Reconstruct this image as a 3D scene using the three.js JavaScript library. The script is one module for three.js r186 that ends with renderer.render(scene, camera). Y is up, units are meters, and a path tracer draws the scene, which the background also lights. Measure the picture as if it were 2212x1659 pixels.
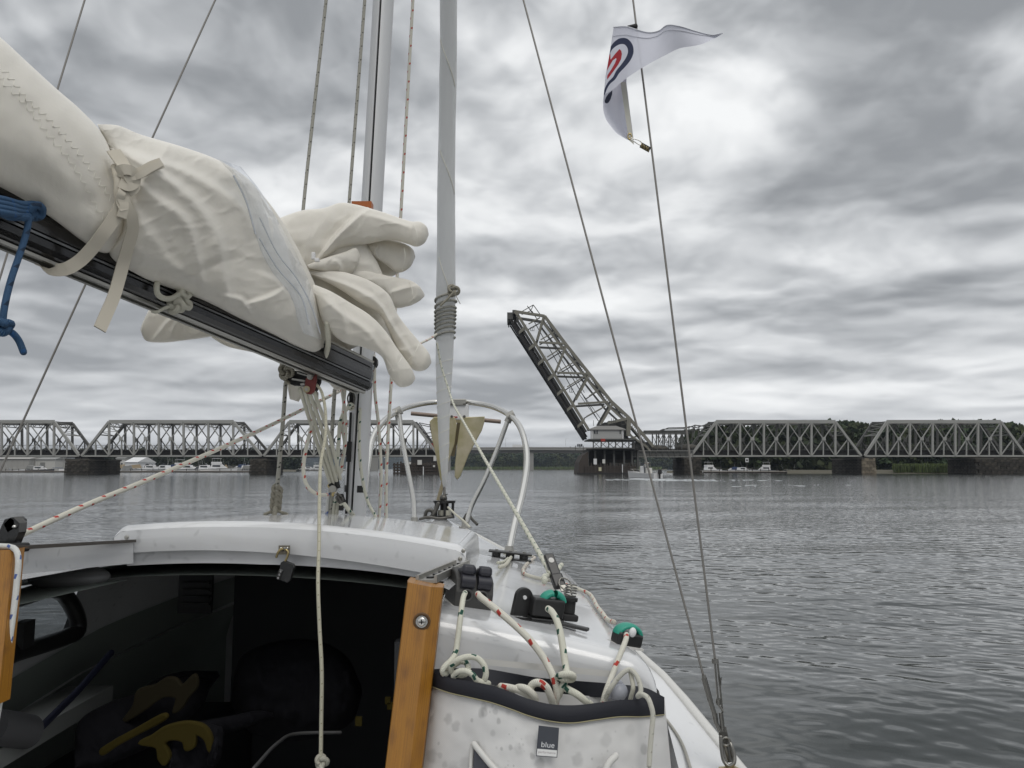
import * as THREE from 'three';
import { mergeGeometries, mergeVertices } from 'three/addons/utils/BufferGeometryUtils.js';
import { RoundedBoxGeometry } from 'three/addons/geometries/RoundedBoxGeometry.js';
import { ConvexGeometry } from 'three/addons/geometries/ConvexGeometry.js';

// ---------- camera, sky, sun, exposure ----------
const scene = new THREE.Scene();
const EYE = 1.4, F = 1760, VW = 2212, VH = 1659, HORIZON = 1013;
const PITCH = Math.atan((HORIZON - VH / 2) / F);
const camera = new THREE.PerspectiveCamera(2 * Math.atan(VH / 2 / F) * 180 / Math.PI, 4 / 3, 0.05, 12000);
camera.position.set(0, EYE, 0);
camera.rotation.x = PITCH;
const renderer = new THREE.WebGLRenderer({ antialias: true });
renderer.setSize(1024, 768);
renderer.toneMapping = THREE.LinearToneMapping;
renderer.toneMappingExposure = 1.0;
renderer.shadowMap.enabled = true;
renderer.shadowMap.type = THREE.PCFSoftShadowMap;

// ---------- numbers ----------
function rng(seed) { let a = seed >>> 0; return () => { a = (a + 0x6d2b79f5) | 0; let t = Math.imul(a ^ (a >>> 15), 1 | a); t = (t + Math.imul(t ^ (t >>> 7), 61 | t)) ^ t; return ((t ^ (t >>> 14)) >>> 0) / 4294967296; }; }
const lerp = (a, b, t) => a + (b - a) * t, clamp = (x, a = 0, b = 1) => Math.min(b, Math.max(a, x));
const sstep = (a, b, x) => { const t = clamp((x - a) / (b - a)); return t * t * (3 - 2 * t); };
const PERM = new Float32Array(65536); { const r = rng(77); for (let i = 0; i < 65536; i++) PERM[i] = r(); }
const h2 = (i, j) => PERM[(Math.imul(i, 73) + Math.imul(j, 12289) + ((i * j) & 255) * 131) & 65535];
function vn(x, y) { const i = Math.floor(x), j = Math.floor(y); let u = x - i, v = y - j; u = u * u * u * (u * (u * 6 - 15) + 10); v = v * v * v * (v * (v * 6 - 15) + 10); const a = h2(i, j), b = h2(i + 1, j), c = h2(i, j + 1), d = h2(i + 1, j + 1); return a + (b - a) * u + (c - a) * v + (a - b - c + d) * u * v; }
function fbm(x, y, o = 5) { let s = 0, a = 0.5, n = 0; for (let k = 0; k < o; k++) { s += a * vn(x, y); n += a; a *= 0.5; const t = x; x = x * 1.62 + y * 1.18 + 17.3; y = y * 1.62 - t * 1.18 + 5.1; } return s / n; }
function table(pts) { return (x) => { if (x <= pts[0][0]) return pts[0][1]; for (let i = 1; i < pts.length; i++) if (x <= pts[i][0]) { const [a, b] = [pts[i - 1], pts[i]]; return lerp(a[1], b[1], (x - a[0]) / (b[0] - a[0])); } return pts[pts.length - 1][1]; }; }

// sky: a low layer of stratocumulus, computed over the whole dome
{
  const W = 2048, H = 2048, data = new Float32Array(W * H * 4);
  // broad bright and dark parts of the deck: azimuth, elevation (degrees), widths, strength
  const parts = [[6, 16.5, 8.5, 7.5, 0.27], [-12, 17, 6, 4.5, 0.24], [9, 30, 8, 3, -0.04], [27, 17.5, 9, 3.6, -0.40], [-17, 25.5, 9, 4, -0.13], [-31, 29, 6, 5, -0.16], [22, 9.5, 16, 1.8, -0.22], [-4, 5.4, 9, 1.5, -0.26], [-24, 9, 9, 2.0, -0.14], [15, 25, 5, 4, 0.16], [-30, 5, 12, 1.0, -0.12], [24, 4.6, 9, 0.9, 0.16], [-12, 2.6, 14, 0.9, 0.12], [-2, 11, 7, 3, 0.14], [20, 13, 5, 2, 0.14], [27, 26, 11, 6, -0.26]];
  const deck = (az, ed) => { // lumps that flatten into bands towards the horizon, brighter on their upper sides
    const X = az / 7.5, Y = Math.log(Math.max(ed, 0) + 3.2) * 6.4;
    const wx = fbm(X * 0.8 + 3, Y * 0.8 + 9, 3) - 0.5, wy = fbm(X * 0.8 + 31, Y * 0.8 + 2, 3) - 0.5;
    const n = (x, y) => fbm(x + wx * 0.55, y + wy * 0.6, 6), a = n(X * 0.85 + 8.2, Y * 0.8 + 4.4), up = n(X * 0.85 + 8.2, Y * 0.8 + 4.62), big = fbm(X * 0.3 + 1.2, Y * 0.36 + 7.7, 3);
    return [(a - 0.5) * 0.95 + (a - up) * 1.05 + (big - 0.5) * 0.85, a];
  };
  for (let j = 0; j < H; j++) {
    const el = ((j + 0.5) / H - 0.5) * Math.PI, sy = Math.sin(el), cy = Math.cos(el), ed = el * 180 / Math.PI;
    for (let i = 0; i < W; i++) {
      const k = (j * W + i) * 4;
      let r, g, b;
      if (ed < -1.5) { r = 0.20; g = 0.21; b = 0.22; } else {
        const ph = ((i + 0.5) / W - 0.5) * 2 * Math.PI, x = Math.cos(ph) * cy, z = Math.sin(ph) * cy;
        const az = Math.atan2(x, -z) * 180 / Math.PI;
        let v = 0, mid = 0.5;
        const top = sstep(38, 58, ed);
        if (top < 1) { let [q, m] = deck(az, ed); if (az > 150) { const [q2, m2] = deck(az - 360, ed), w = sstep(150, 180, az); q = lerp(q, q2, w); m = lerp(m, m2, w); } v = q; mid = m; }
        if (top > 0) { const s = 1 / (sy + 0.1); v = lerp(v, (fbm(x * s * 1.6 + 5, z * s * 1.6 + 8, 5) - 0.5) * 1.2, top); }
        let c = 0.52 + v * (1 - 0.30 * sstep(8, 2, ed));
        for (const [a0, e0, sa, se, s] of parts) { const da = (az - a0) / sa, de = (ed - e0) / se, g2 = da * da + de * de; if (g2 < 12) c += s * Math.exp(-g2 * 0.7) * (0.6 + 0.8 * mid); }
        c += 0.20 * sstep(3.2, 0.2, ed) + 0.22 * sstep(34, 60, ed);
        c = clamp(c, 0.0, 1.15); c = c < 0.85 ? c : 0.85 + (c - 0.85) * 0.55;
        const L = 0.315 + 0.62 * Math.pow(c, 1.3) + 0.28 * sstep(34, 65, ed);
        const t = clamp(c);
        r = L * lerp(0.945, 0.985, t); g = L * lerp(0.995, 1.0, t); b = L * lerp(1.06, 1.01, t);
      }
      data[k] = r; data[k + 1] = g; data[k + 2] = b; data[k + 3] = 1;
    }
  }
  const sky = new THREE.DataTexture(data, W, H, THREE.RGBAFormat, THREE.FloatType);
  sky.mapping = THREE.EquirectangularReflectionMapping; sky.magFilter = sky.minFilter = THREE.LinearFilter; sky.wrapS = THREE.RepeatWrapping; sky.needsUpdate = true;
  scene.background = sky; scene.environment = sky;
}
const sun = new THREE.DirectionalLight(new THREE.Color().setRGB(1, 0.97, 0.92), 1.05);
sun.position.set(11, 40, 22); sun.target.position.set(0, 1, -2);
sun.castShadow = true; sun.shadow.radius = 60; sun.shadow.mapSize.set(2048, 2048);
Object.assign(sun.shadow.camera, { left: -8, right: 8, top: 8, bottom: -8, near: 1, far: 80 });
scene.add(sun, sun.target);
scene.fog = new THREE.FogExp2(new THREE.Color().setRGB(0.50, 0.57, 0.68), 0.00009);

// ---------- from photograph directions to places: x, y on a 2212-wide frame and a distance ahead ----------
const CP = Math.cos(PITCH), SP = Math.sin(PITCH);
function P(x, y, d) {
  const a = (x - VW / 2) / F, b = -(y - VH / 2) / F, Y = b * CP + SP, Z = b * SP - CP, s = -d / Z;
  return new THREE.Vector3(a * s, EYE + Y * s, -d);
}
const PP = (pts) => pts.map((p) => P(p[0], p[1], p[2]));
function toV(v) { const y = v.y - EYE, Y = y * CP + v.z * SP, Z = -y * SP + v.z * CP; return [VW / 2 + F * v.x / -Z, VH / 2 - F * Y / -Z]; }

// ---------- scene graph helpers ----------
const taken = {};
function numbered(n) { const k = taken[n] = (taken[n] ?? -1) + 1; return k ? n + '_' + String(k).padStart(3, '0') : n; }
function tag(o, label, category, group, kind) { o.userData.label = label; if (category) o.userData.category = category; if (group) o.userData.group = group; if (kind) o.userData.kind = kind; return o; }
function thing(name, label, category, group) { const o = new THREE.Group(); o.name = numbered(name); scene.add(o); return tag(o, label, category, group); }
function flat(g) { return Array.isArray(g) ? (g.length === 1 ? g[0] : mergeGeometries(g.map((q) => { const n = q.index ? q.toNonIndexed() : q; for (const a of Object.keys(n.attributes)) if (!['position', 'normal', 'uv'].includes(a)) n.deleteAttribute(a); if (!n.attributes.uv) n.setAttribute('uv', new THREE.BufferAttribute(new Float32Array(n.attributes.position.count * 2), 2)); return n; }))) : g; }
function part(name, geo, mat, parent, label) { const m = new THREE.Mesh(flat(geo), mat); m.name = name; m.castShadow = m.receiveShadow = true; parent.add(m); if (label) m.userData.label = label; return m; }
function solo(name, geo, mat, label, category, group) { const m = part(numbered(name), geo, mat, scene); return tag(m, label, category, group); }
function ground(name, geo, mat, kind = 'structure') { const m = part(name, geo, mat, scene); m.userData.kind = kind; return m; }
function settle(g) { // put the group's origin at the base of its thing
  const b = new THREE.Box3().setFromObject(g), c = b.getCenter(new THREE.Vector3()); c.y = b.min.y;
  for (const k of g.children) k.position.sub(c);
  g.position.copy(c); return g;
}

// ---------- geometry helpers ----------
const V3 = (x, y, z) => new THREE.Vector3(x, y, z);
function moved(g, m) { g.applyMatrix4(m); return g; }
function box(w, h, d, x = 0, y = 0, z = 0, r = 0) { const g = r ? new RoundedBoxGeometry(w, h, d, 2, r) : new THREE.BoxGeometry(w, h, d); g.translate(x, y, z); return g; }
function beam(a, b, w, h, up = V3(0, 1, 0)) { // box between two points
  const dir = b.clone().sub(a), L = dir.length(); dir.normalize();
  let s = dir.clone().cross(up); if (s.lengthSq() < 1e-6) s = dir.clone().cross(V3(0, 0, 1)); s.normalize();
  const u = s.clone().cross(dir); const g = new THREE.BoxGeometry(w, h, L);
  const m = new THREE.Matrix4().makeBasis(s, u, dir.clone().negate()); m.setPosition(a.clone().add(b).multiplyScalar(0.5)); return moved(g, m);
}
function rod(a, b, r, r2 = r, n = 10) { const dir = b.clone().sub(a), L = dir.length(); const g = new THREE.CylinderGeometry(r2, r, L, n); const q = new THREE.Quaternion().setFromUnitVectors(V3(0, 1, 0), dir.normalize()); return moved(g, new THREE.Matrix4().compose(a.clone().add(b).multiplyScalar(0.5), q, V3(1, 1, 1))); }
function tube(pts, r, seg, radial = 10, closed = false, tension = 0.5) { // uv in metres along the tube, ends capped
  const c = new THREE.CatmullRomCurve3(pts, closed, 'centripetal', tension), L = c.getLength();
  const g = new THREE.TubeGeometry(c, seg ?? clamp(Math.round(L / (r * 2.0)), 8, 260), r, radial, closed); const uv = g.attributes.uv;
  for (let i = 0; i < uv.count; i++) uv.setX(i, uv.getX(i) * L);
  const out = [g];
  if (!closed) for (const p of [pts[0], pts[pts.length - 1]]) { const s = new THREE.SphereGeometry(r * 0.99, 8, 6); s.translate(p.x, p.y, p.z); out.push(s); }
  return flat(out);
}
function sheet(fn, nu, nv, su = 1, sv = 1, flip = false) { // fn(u,v) -> Vector3
  const pos = [], uv = [], idx = [];
  for (let j = 0; j <= nv; j++) for (let i = 0; i <= nu; i++) { const p = fn(i / nu, j / nv); pos.push(p.x, p.y, p.z); uv.push(i / nu * su, j / nv * sv); }
  const n = nu + 1;
  for (let j = 0; j < nv; j++) for (let i = 0; i < nu; i++) { const a = j * n + i, b = a + 1, c = a + n, d = c + 1; if (flip) idx.push(a, c, b, b, c, d); else idx.push(a, b, c, b, d, c); }
  const g = new THREE.BufferGeometry(); g.setAttribute('position', new THREE.Float32BufferAttribute(pos, 3)); g.setAttribute('uv', new THREE.Float32BufferAttribute(uv, 2)); g.setIndex(idx); g.computeVertexNormals(); return g;
}
function resample(pts, n) { // polyline through a smooth curve, n+1 points by arc length
  const c = new THREE.CatmullRomCurve3(pts.map((p) => V3(p[0], p[1], p[2] ?? 0)), false, 'centripetal'); c.arcLengthDivisions = 400;
  return c.getSpacedPoints(n);
}
function segDist(px, py, pts) { // signed distance to a polyline and how far along it
  let best = 1e9, sg = 1, at = 0; const n = pts.length - 1; for (let i = 0; i < n; i++) { const [ax, ay] = pts[i], [bx, by] = pts[i + 1], dx = bx - ax, dy = by - ay; const t = clamp(((px - ax) * dx + (py - ay) * dy) / (dx * dx + dy * dy)); const ex = px - ax - dx * t, ey = py - ay - dy * t, q = ex * ex + ey * ey; if (q < best) { best = q; sg = dx * ey - dy * ex < 0 ? -1 : 1; at = (i + t) / n; } } return [Math.sqrt(best) * sg, at];
}
// cloth roll between two edge lines, as thick as T on either side of its middle, with folds that lift it
function roll(U, L, depth, T, { n = 70, m = 44, folds = [], rough = 0.002, seed = 0, su = 1, sv = 1, power = 0.85, crumple = 0 } = {}) {
  folds = folds.map((f) => ({ ...f, p: resample(f.p, 22).map((v) => [v.x, v.y]) }));
  const u = resample(U, n), l = resample(L, n), D = typeof depth === 'function' ? depth : () => depth, TT = typeof T === 'function' ? T : () => T;
  const g = sheet((s, t) => {
    const i = Math.round(s * n), a = u[i], b = l[i], ph = t * Math.PI * 2, w = Math.hypot(a.x - b.x, a.y - b.y) / F;
    const c = (1 + Math.cos(ph)) / 2, x = lerp(b.x, a.x, c), y = lerp(b.y, a.y, c), d0 = D(s, x, y);
    const th = Math.min(TT(s), w * d0 * 0.62), sn = Math.sin(ph), off = Math.sign(sn) * Math.pow(Math.abs(sn), power) * th;
    let lift = 0; const front = clamp(Math.abs(sn) * 2.2);
    for (const f of folds) { const [sd, at] = segDist(x, y, f.p); const k = Math.sqrt(Math.max(0, Math.sin(clamp(at, 0.02, 0.98) * Math.PI))) * (sd > 0 ? Math.exp(-sd / f.w) : Math.exp(-Math.pow(sd / (f.w * (f.k ?? 0.25)), 2))); lift += f.a * k; }
    lift += (fbm(x * 0.012 + seed, y * 0.012 + (sn < 0 ? 50 : 0), 4) - 0.5) * rough * 5 + (fbm(x * 0.05 + seed, y * 0.035 + (sn < 0 ? 50 : 0), 3) - 0.5) * rough * 0.35;
    if (crumple) { const n1 = fbm(x * 0.0085 + y * 0.004 + seed * 1.7, y * 0.013 - x * 0.005 + (sn < 0 ? 40 : 0), 3), n2 = fbm(x * 0.02 - y * 0.006 + seed, y * 0.028 + x * 0.007, 2); lift += crumple * (Math.pow(clamp(1 - Math.abs(2 * n1 - 1) * 3.2), 2) + 0.45 * Math.pow(clamp(1 - Math.abs(2 * n2 - 1) * 3), 2)); }
    return P(x, y, d0 - off - (sn < 0 ? -lift : lift) * front);
  }, n, m, su, sv);
  const q = mergeVertices(g, 1e-6); q.computeVertexNormals(); return q;
}
function ribbon(pts, w, th = 0.0012, side) { // flat webbing along points; side(t) gives the width direction
  const c = new THREE.CatmullRomCurve3(pts, false, 'centripetal'), L = c.getLength(), n = Math.max(24, Math.round(L / 0.006));
  const ps = c.getSpacedPoints(n), ts = ps.map((_, i) => c.getTangentAt(i / n));
  const ring = [[-1, -1], [1, -1], [1, 1], [-1, 1], [-1, -1]], out = [];
  for (const [a, b] of [[0, 1], [1, 2], [2, 3], [3, 4]]) out.push(sheet((u, v) => { const i = Math.round(u * n), s = side(i / n).clone(); s.addScaledVector(ts[i], -s.dot(ts[i])).normalize(); const nn = s.clone().cross(ts[i]).normalize(); const e = ring[v < 0.5 ? a : b]; return ps[i].clone().addScaledVector(s, e[0] * w / 2).addScaledVector(nn, e[1] * th); }, n, 1, L, 1));
  return flat(out);
}

// ---------- materials ----------
const lin = (r, g, b) => new THREE.Color().setRGB(r, g, b);
const std = (c, rough = 0.6, metal = 0, o = {}) => new THREE.MeshPhysicalMaterial({ color: Array.isArray(c) ? lin(...c) : lin(c, c, c), roughness: rough, metalness: metal, side: THREE.DoubleSide, ...o });
function tex(w, h, draw, rx = 1, ry = 1, srgb = true) { const c = document.createElement('canvas'); c.width = w; c.height = h; draw(c.getContext('2d'), w, h); const t = new THREE.CanvasTexture(c); t.wrapS = t.wrapT = THREE.RepeatWrapping; t.repeat.set(rx, ry); if (srgb) t.colorSpace = THREE.SRGBColorSpace; t.anisotropy = 8; return t; }
function noiseTex(n, f, rx = 1, ry = 1, srgb = false) { const d = new Uint8Array(n * n * 4); for (let j = 0; j < n; j++) for (let i = 0; i < n; i++) { const v = f(i / n, j / n), k = (j * n + i) * 4, a = Array.isArray(v) ? v : [v, v, v]; for (let q = 0; q < 3; q++) d[k + q] = clamp(a[q]) * 255; d[k + 3] = 255; } const t = new THREE.DataTexture(d, n, n); t.wrapS = t.wrapT = THREE.RepeatWrapping; t.magFilter = THREE.LinearFilter; t.minFilter = THREE.LinearMipmapLinearFilter; t.generateMipmaps = true; t.repeat.set(rx, ry); if (srgb) t.colorSpace = THREE.SRGBColorSpace; t.needsUpdate = true; return t; }
// fbm that wraps on the unit square
const wrapN = (x, y, f, s, o = 4) => { const a = fbm(x * f + s, y * f + s, o), b = fbm((x - 1) * f + s, y * f + s, o), c = fbm(x * f + s, (y - 1) * f + s, o), d = fbm((x - 1) * f + s, (y - 1) * f + s, o); return lerp(lerp(a, b, x), lerp(c, d, x), y); };

// braided rope: one texture tile is 36 mm long; flecks in a tracer colour
function ropeTex(base, flecks, seed, tile = 0.036) {
  const r = rng(seed);
  return tex(256, 64, (g, w, h) => {
    g.fillStyle = base; g.fillRect(0, 0, w, h);
    for (let i = -4; i < 36; i++) for (let k = 0; k < 2; k++) { g.strokeStyle = k ? 'rgba(255,255,250,.22)' : 'rgba(60,58,50,.20)'; g.lineWidth = 2.2; g.beginPath(); g.moveTo(i * 8 + (k ? 4 : 0), 0); g.lineTo(i * 8 + (k ? -28 : 32), h); g.stroke(); }
    for (const [c, x, y, l, t] of flecks) { g.strokeStyle = c; g.lineWidth = t; for (const o of [0, -64, 64]) { g.beginPath(); g.moveTo(x * w, y * h + o); g.lineTo(x * w + l * w, y * h + o + l * 40); g.stroke(); } }
    for (let i = 0; i < 500; i++) { g.fillStyle = `rgba(${r() < 0.5 ? '255,255,255' : '70,66,56'},.10)`; g.fillRect(r() * w, r() * h, 2, 2); }
  }, 1 / tile, 1);
}
const braidBump = tex(128, 64, (g, w, h) => { g.fillStyle = '#999'; g.fillRect(0, 0, w, h); for (let i = -3; i < 20; i++) { g.strokeStyle = '#444'; g.lineWidth = 3; g.beginPath(); g.moveTo(i * 8, 0); g.lineTo(i * 8 + 32, h); g.moveTo(i * 8, 0); g.lineTo(i * 8 - 32, h); g.stroke(); } }, 1 / 0.022, 1, false);
const ropeMat = (base, flecks, seed, tile) => std(1, 0.85, 0, { map: ropeTex(base, flecks, seed, tile), bumpMap: braidBump, bumpScale: 0.0006 });
const RED = '#a8352c', GRN = '#1f4a3d', BLU = '#4a5f96', BLK = '#3a3a38';
const fl = (c, l = 0.13, t = 12) => [[c, 0.08, 0.15, l, t], [c, 0.14, 0.38, l * 0.9, t * 0.8], [c, 0.56, 0.65, l, t], [c, 0.62, 0.88, l * 0.9, t * 0.8]];
const M = {
  ropeWhite: ropeMat('#c4c1b1', [], 1), ropeRed: ropeMat('#cfccbf', fl(RED), 2, 0.056), ropeGreen: ropeMat('#cccbbb', fl(GRN, 0.13, 12), 3, 0.05),
  ropeBlue: ropeMat('#cfd0cc', fl(BLU, 0.12, 11), 4, 0.05), ropeBlack: ropeMat('#a09e94', [...fl(BLK, 0.10, 9), [BLK, 0.32, 0.5, 0.1, 8], [BLK, 0.82, 0.1, 0.1, 8]], 5, 0.04),
  ropeNavy: ropeMat('#163c62', [['#245080', 0.2, 0.3, 0.3, 14], ['#12283f', 0.6, 0.7, 0.3, 12]], 6, 0.03), ropeGrey: ropeMat('#9c9a92', [['#7c7b76', 0.2, 0.3, 0.3, 12], ['#a9a7a0', 0.6, 0.7, 0.3, 12]], 7, 0.03),
  ropeDirty: ropeMat('#8f8a7b', [['#6a655a', 0.2, 0.3, 0.3, 12], ['#a9a493', 0.6, 0.7, 0.3, 12]], 8, 0.02),
  gel: std([0.74, 0.74, 0.75], 0.22, 0, { clearcoat: 0.6, clearcoatRoughness: 0.08 }),
  black: std(0.018, 0.38), blackMatt: std(0.016, 0.75), blackShiny: std(0.012, 0.18, 0, { clearcoat: 0.6, clearcoatRoughness: 0.15 }), grey: std(0.06, 0.5),
  steel: std([0.62, 0.61, 0.58], 0.24, 1), steelDull: std([0.38, 0.37, 0.34], 0.42, 0.9), darkSteel: std([0.12, 0.115, 0.105], 0.42, 0.8), wire: std([0.21, 0.20, 0.185], 0.5, 0.5), brass: std([0.45, 0.36, 0.18], 0.35, 0.9),
  rigSteel: std([0.20, 0.195, 0.18], 0.32, 0.9), green: std([0.02, 0.27, 0.19], 0.4), red: std([0.16, 0.025, 0.02], 0.45), webbing: std([0.52, 0.48, 0.40], 0.85, 0), vinylTrim: std([0.60, 0.595, 0.57], 0.7),
};
{ // gelcoat: faint dirt and fine orange peel
  const t = noiseTex(512, (x, y) => { const n = wrapN(x, y, 5, 3.1, 5), s = wrapN(x, y, 60, 9.2, 2), v = 0.90 + (n - 0.5) * 0.07 - Math.max(0, s - 0.72) * 0.55; return [v, v, v * 0.995]; }, 1.1, 1.1, true);
  M.gel.map = t; M.gel.color = lin(0.82, 0.825, 0.84);
  M.gel.roughnessMap = noiseTex(256, (x, y) => 0.8 + (wrapN(x, y, 6, 8.8, 4) - 0.5) * 0.9, 1.7, 1.7);
}
{ // sailcloth: woven ripstop bump and gentle crumple
  const w = noiseTex(512, (x, y) => 0.5 + 0.12 * Math.sin(x * 512 * Math.PI / 4) * Math.sin(y * 512 * Math.PI / 4) + (wrapN(x, y, 9, 1.3, 5) - 0.5) * 0.7, 3, 3);
  const c = noiseTex(512, (x, y) => { const n = wrapN(x, y, 4, 5.5, 5), v = 0.905 + (n - 0.5) * 0.08; return [v, v * 0.982, v * 0.94]; }, 2, 2, true);
  M.sail = std([1, 1, 1], 0.62, 0, { map: c, bumpMap: w, bumpScale: 0.0012, transmission: 0.24, thickness: 0 });
  M.jib = std([0.88, 0.885, 0.88], 0.6, 0, { transmission: 0.3, thickness: 0, bumpMap: w, bumpScale: 0.0010 }); M.sailEdge = std([0.72, 0.71, 0.66], 0.7); M.thread = std([0.78, 0.76, 0.69], 0.8);
  M.window = std([0.92, 0.94, 0.97], 0.06, 0, { transmission: 0.82, thickness: 0, ior: 1.45, bumpMap: noiseTex(256, (x, y) => wrapN(x, y, 5, 2.2, 3), 3, 3), bumpScale: 0.006 });
}
{ // varnished teak
  M.teak = std(1, 0.5, 0, { clearcoat: 0.22, clearcoatRoughness: 0.22, map: tex(512, 1024, (g, w, h) => {
    g.fillStyle = '#8d5f10'; g.fillRect(0, 0, w, h); const r = rng(5);
    for (let i = 0; i < 900; i++) { const x = r() * w, a = r(), y = r() * h; g.strokeStyle = a < 0.5 ? `rgba(92,54,6,${0.06 + 0.2 * r()})` : `rgba(222,150,40,${0.04 + 0.12 * r()})`; g.lineWidth = 0.6 + r() * 3.5; g.beginPath(); g.moveTo(x, y); g.bezierCurveTo(x + (r() - 0.5) * 20, y + 180, x + (r() - 0.5) * 24, y + 330, x + (r() - 0.5) * 30, y + 300 + r() * 400); g.stroke(); }
    for (let i = 0; i < 26; i++) { const x = r() * w, y = r() * h; const q = g.createRadialGradient(x, y, 0, x, y, 30 + r() * 60); q.addColorStop(0, 'rgba(70,38,6,.2)'); q.addColorStop(1, 'rgba(60,26,4,0)'); g.fillStyle = q; g.fillRect(0, 0, w, h); }
    for (let i = 0; i < 5000; i++) { g.fillStyle = `rgba(${r() < 0.6 ? '70,30,6' : '235,170,80'},${0.05 + r() * 0.14})`; g.fillRect(r() * w, r() * h, 1, 4 + r() * 14); }
  }) });
}
{ // black anodised spar, scuffed; silver spar
  const sc = noiseTex(512, (x, y) => clamp(0.55 + (wrapN(x, y * 0.2, 30, 4.4, 4) - 0.5) * 1.2), 1.3, 1.3);
  M.spar = std([0.016, 0.016, 0.017], 0.36, 0.2, { clearcoat: 0.45, clearcoatRoughness: 0.22, roughnessMap: sc });
  M.sparGrey = std([0.16, 0.165, 0.17], 0.42, 0.55, { roughnessMap: sc });
  M.mast = std([0.62, 0.625, 0.63], 0.5, 0.2);
}
{ // bag fabric: pale woven mesh with grey mildew spots
  const r = rng(41), sp = []; for (let i = 0; i < 300; i++) { const a = r(), b = r(), k = r() < 0.5; sp.push([k ? 0.15 + a * 0.25 + b * 0.1 : a, b, 0.003 + Math.pow(r(), 3) * 0.026, 0.12 + r() * 0.38]); };
  M.bag = std(1, 0.9, 0, { map: noiseTex(1024, (x, y) => { let v = 0.80 + (fbm(x * 9, y * 9, 5) - 0.5) * 0.10 + 0.03 * Math.sin(x * 900) * Math.sin(y * 700); for (const [a, b, q, s] of sp) { const d = Math.hypot(x - a, (y - b) * 0.62) / q; if (d < 1.6) v -= s * 0.21 * sstep(1.25, 0.5, d + (fbm(x * 60, y * 60, 2) - 0.5) * 0.5); } return [v, v * 0.995, v * 0.985]; }, 1, 1, true) });
  M.navyBand = std([0.010, 0.011, 0.017], 0.72);
}
// painted riveted steel, weathered
function steelPaint(c, seed) { return std(1, 0.75, 0.1, { map: noiseTex(256, (x, y) => { const n = wrapN(x, y, 6, seed, 5), m = wrapN(x, y, 22, seed + 9, 3), rust = sstep(0.58, 0.78, n * 0.6 + m * 0.45); return [lerp(c[0], 0.30, rust * 0.55) + (m - 0.5) * 0.14, lerp(c[1], 0.22, rust * 0.55) + (m - 0.5) * 0.14, lerp(c[2], 0.17, rust * 0.55) + (m - 0.5) * 0.14]; }, 0.25, 0.25, true) }); }
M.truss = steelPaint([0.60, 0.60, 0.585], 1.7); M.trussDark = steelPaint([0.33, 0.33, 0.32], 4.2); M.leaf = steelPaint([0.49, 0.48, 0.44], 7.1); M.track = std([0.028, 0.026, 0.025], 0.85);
M.stone = std(1, 0.92, 0, { map: noiseTex(256, (x, y) => { const n = wrapN(x, y, 8, 6.1, 5), m = wrapN(x, y, 40, 2.3, 2), v = 0.30 + (n - 0.5) * 0.26 + (m - 0.5) * 0.12; return [v, v * 0.95, v * 0.87]; }, 0.3, 0.3, true) });
M.stonePale = std(1, 0.92, 0, { map: noiseTex(256, (x, y) => { const n = wrapN(x, y, 8, 1.1, 5), v = 0.56 + (n - 0.5) * 0.3; return [v, v * 0.94, v * 0.84]; }, 0.3, 0.3, true) });
M.concrete = std(1, 0.9, 0, { map: noiseTex(256, (x, y) => { const v = 0.56 + (wrapN(x, y, 6, 3.7, 5) - 0.5) * 0.16; return [v, v * 0.985, v * 0.95]; }, 0.06, 0.06, true) });
M.timber = std([0.055, 0.045, 0.038], 0.9); M.white = std(0.68, 0.45); M.offWhite = std([0.58, 0.57, 0.54], 0.6); M.glassDark = std([0.02, 0.024, 0.028], 0.1); M.redSign = std([0.35, 0.04, 0.03], 0.6);

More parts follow.
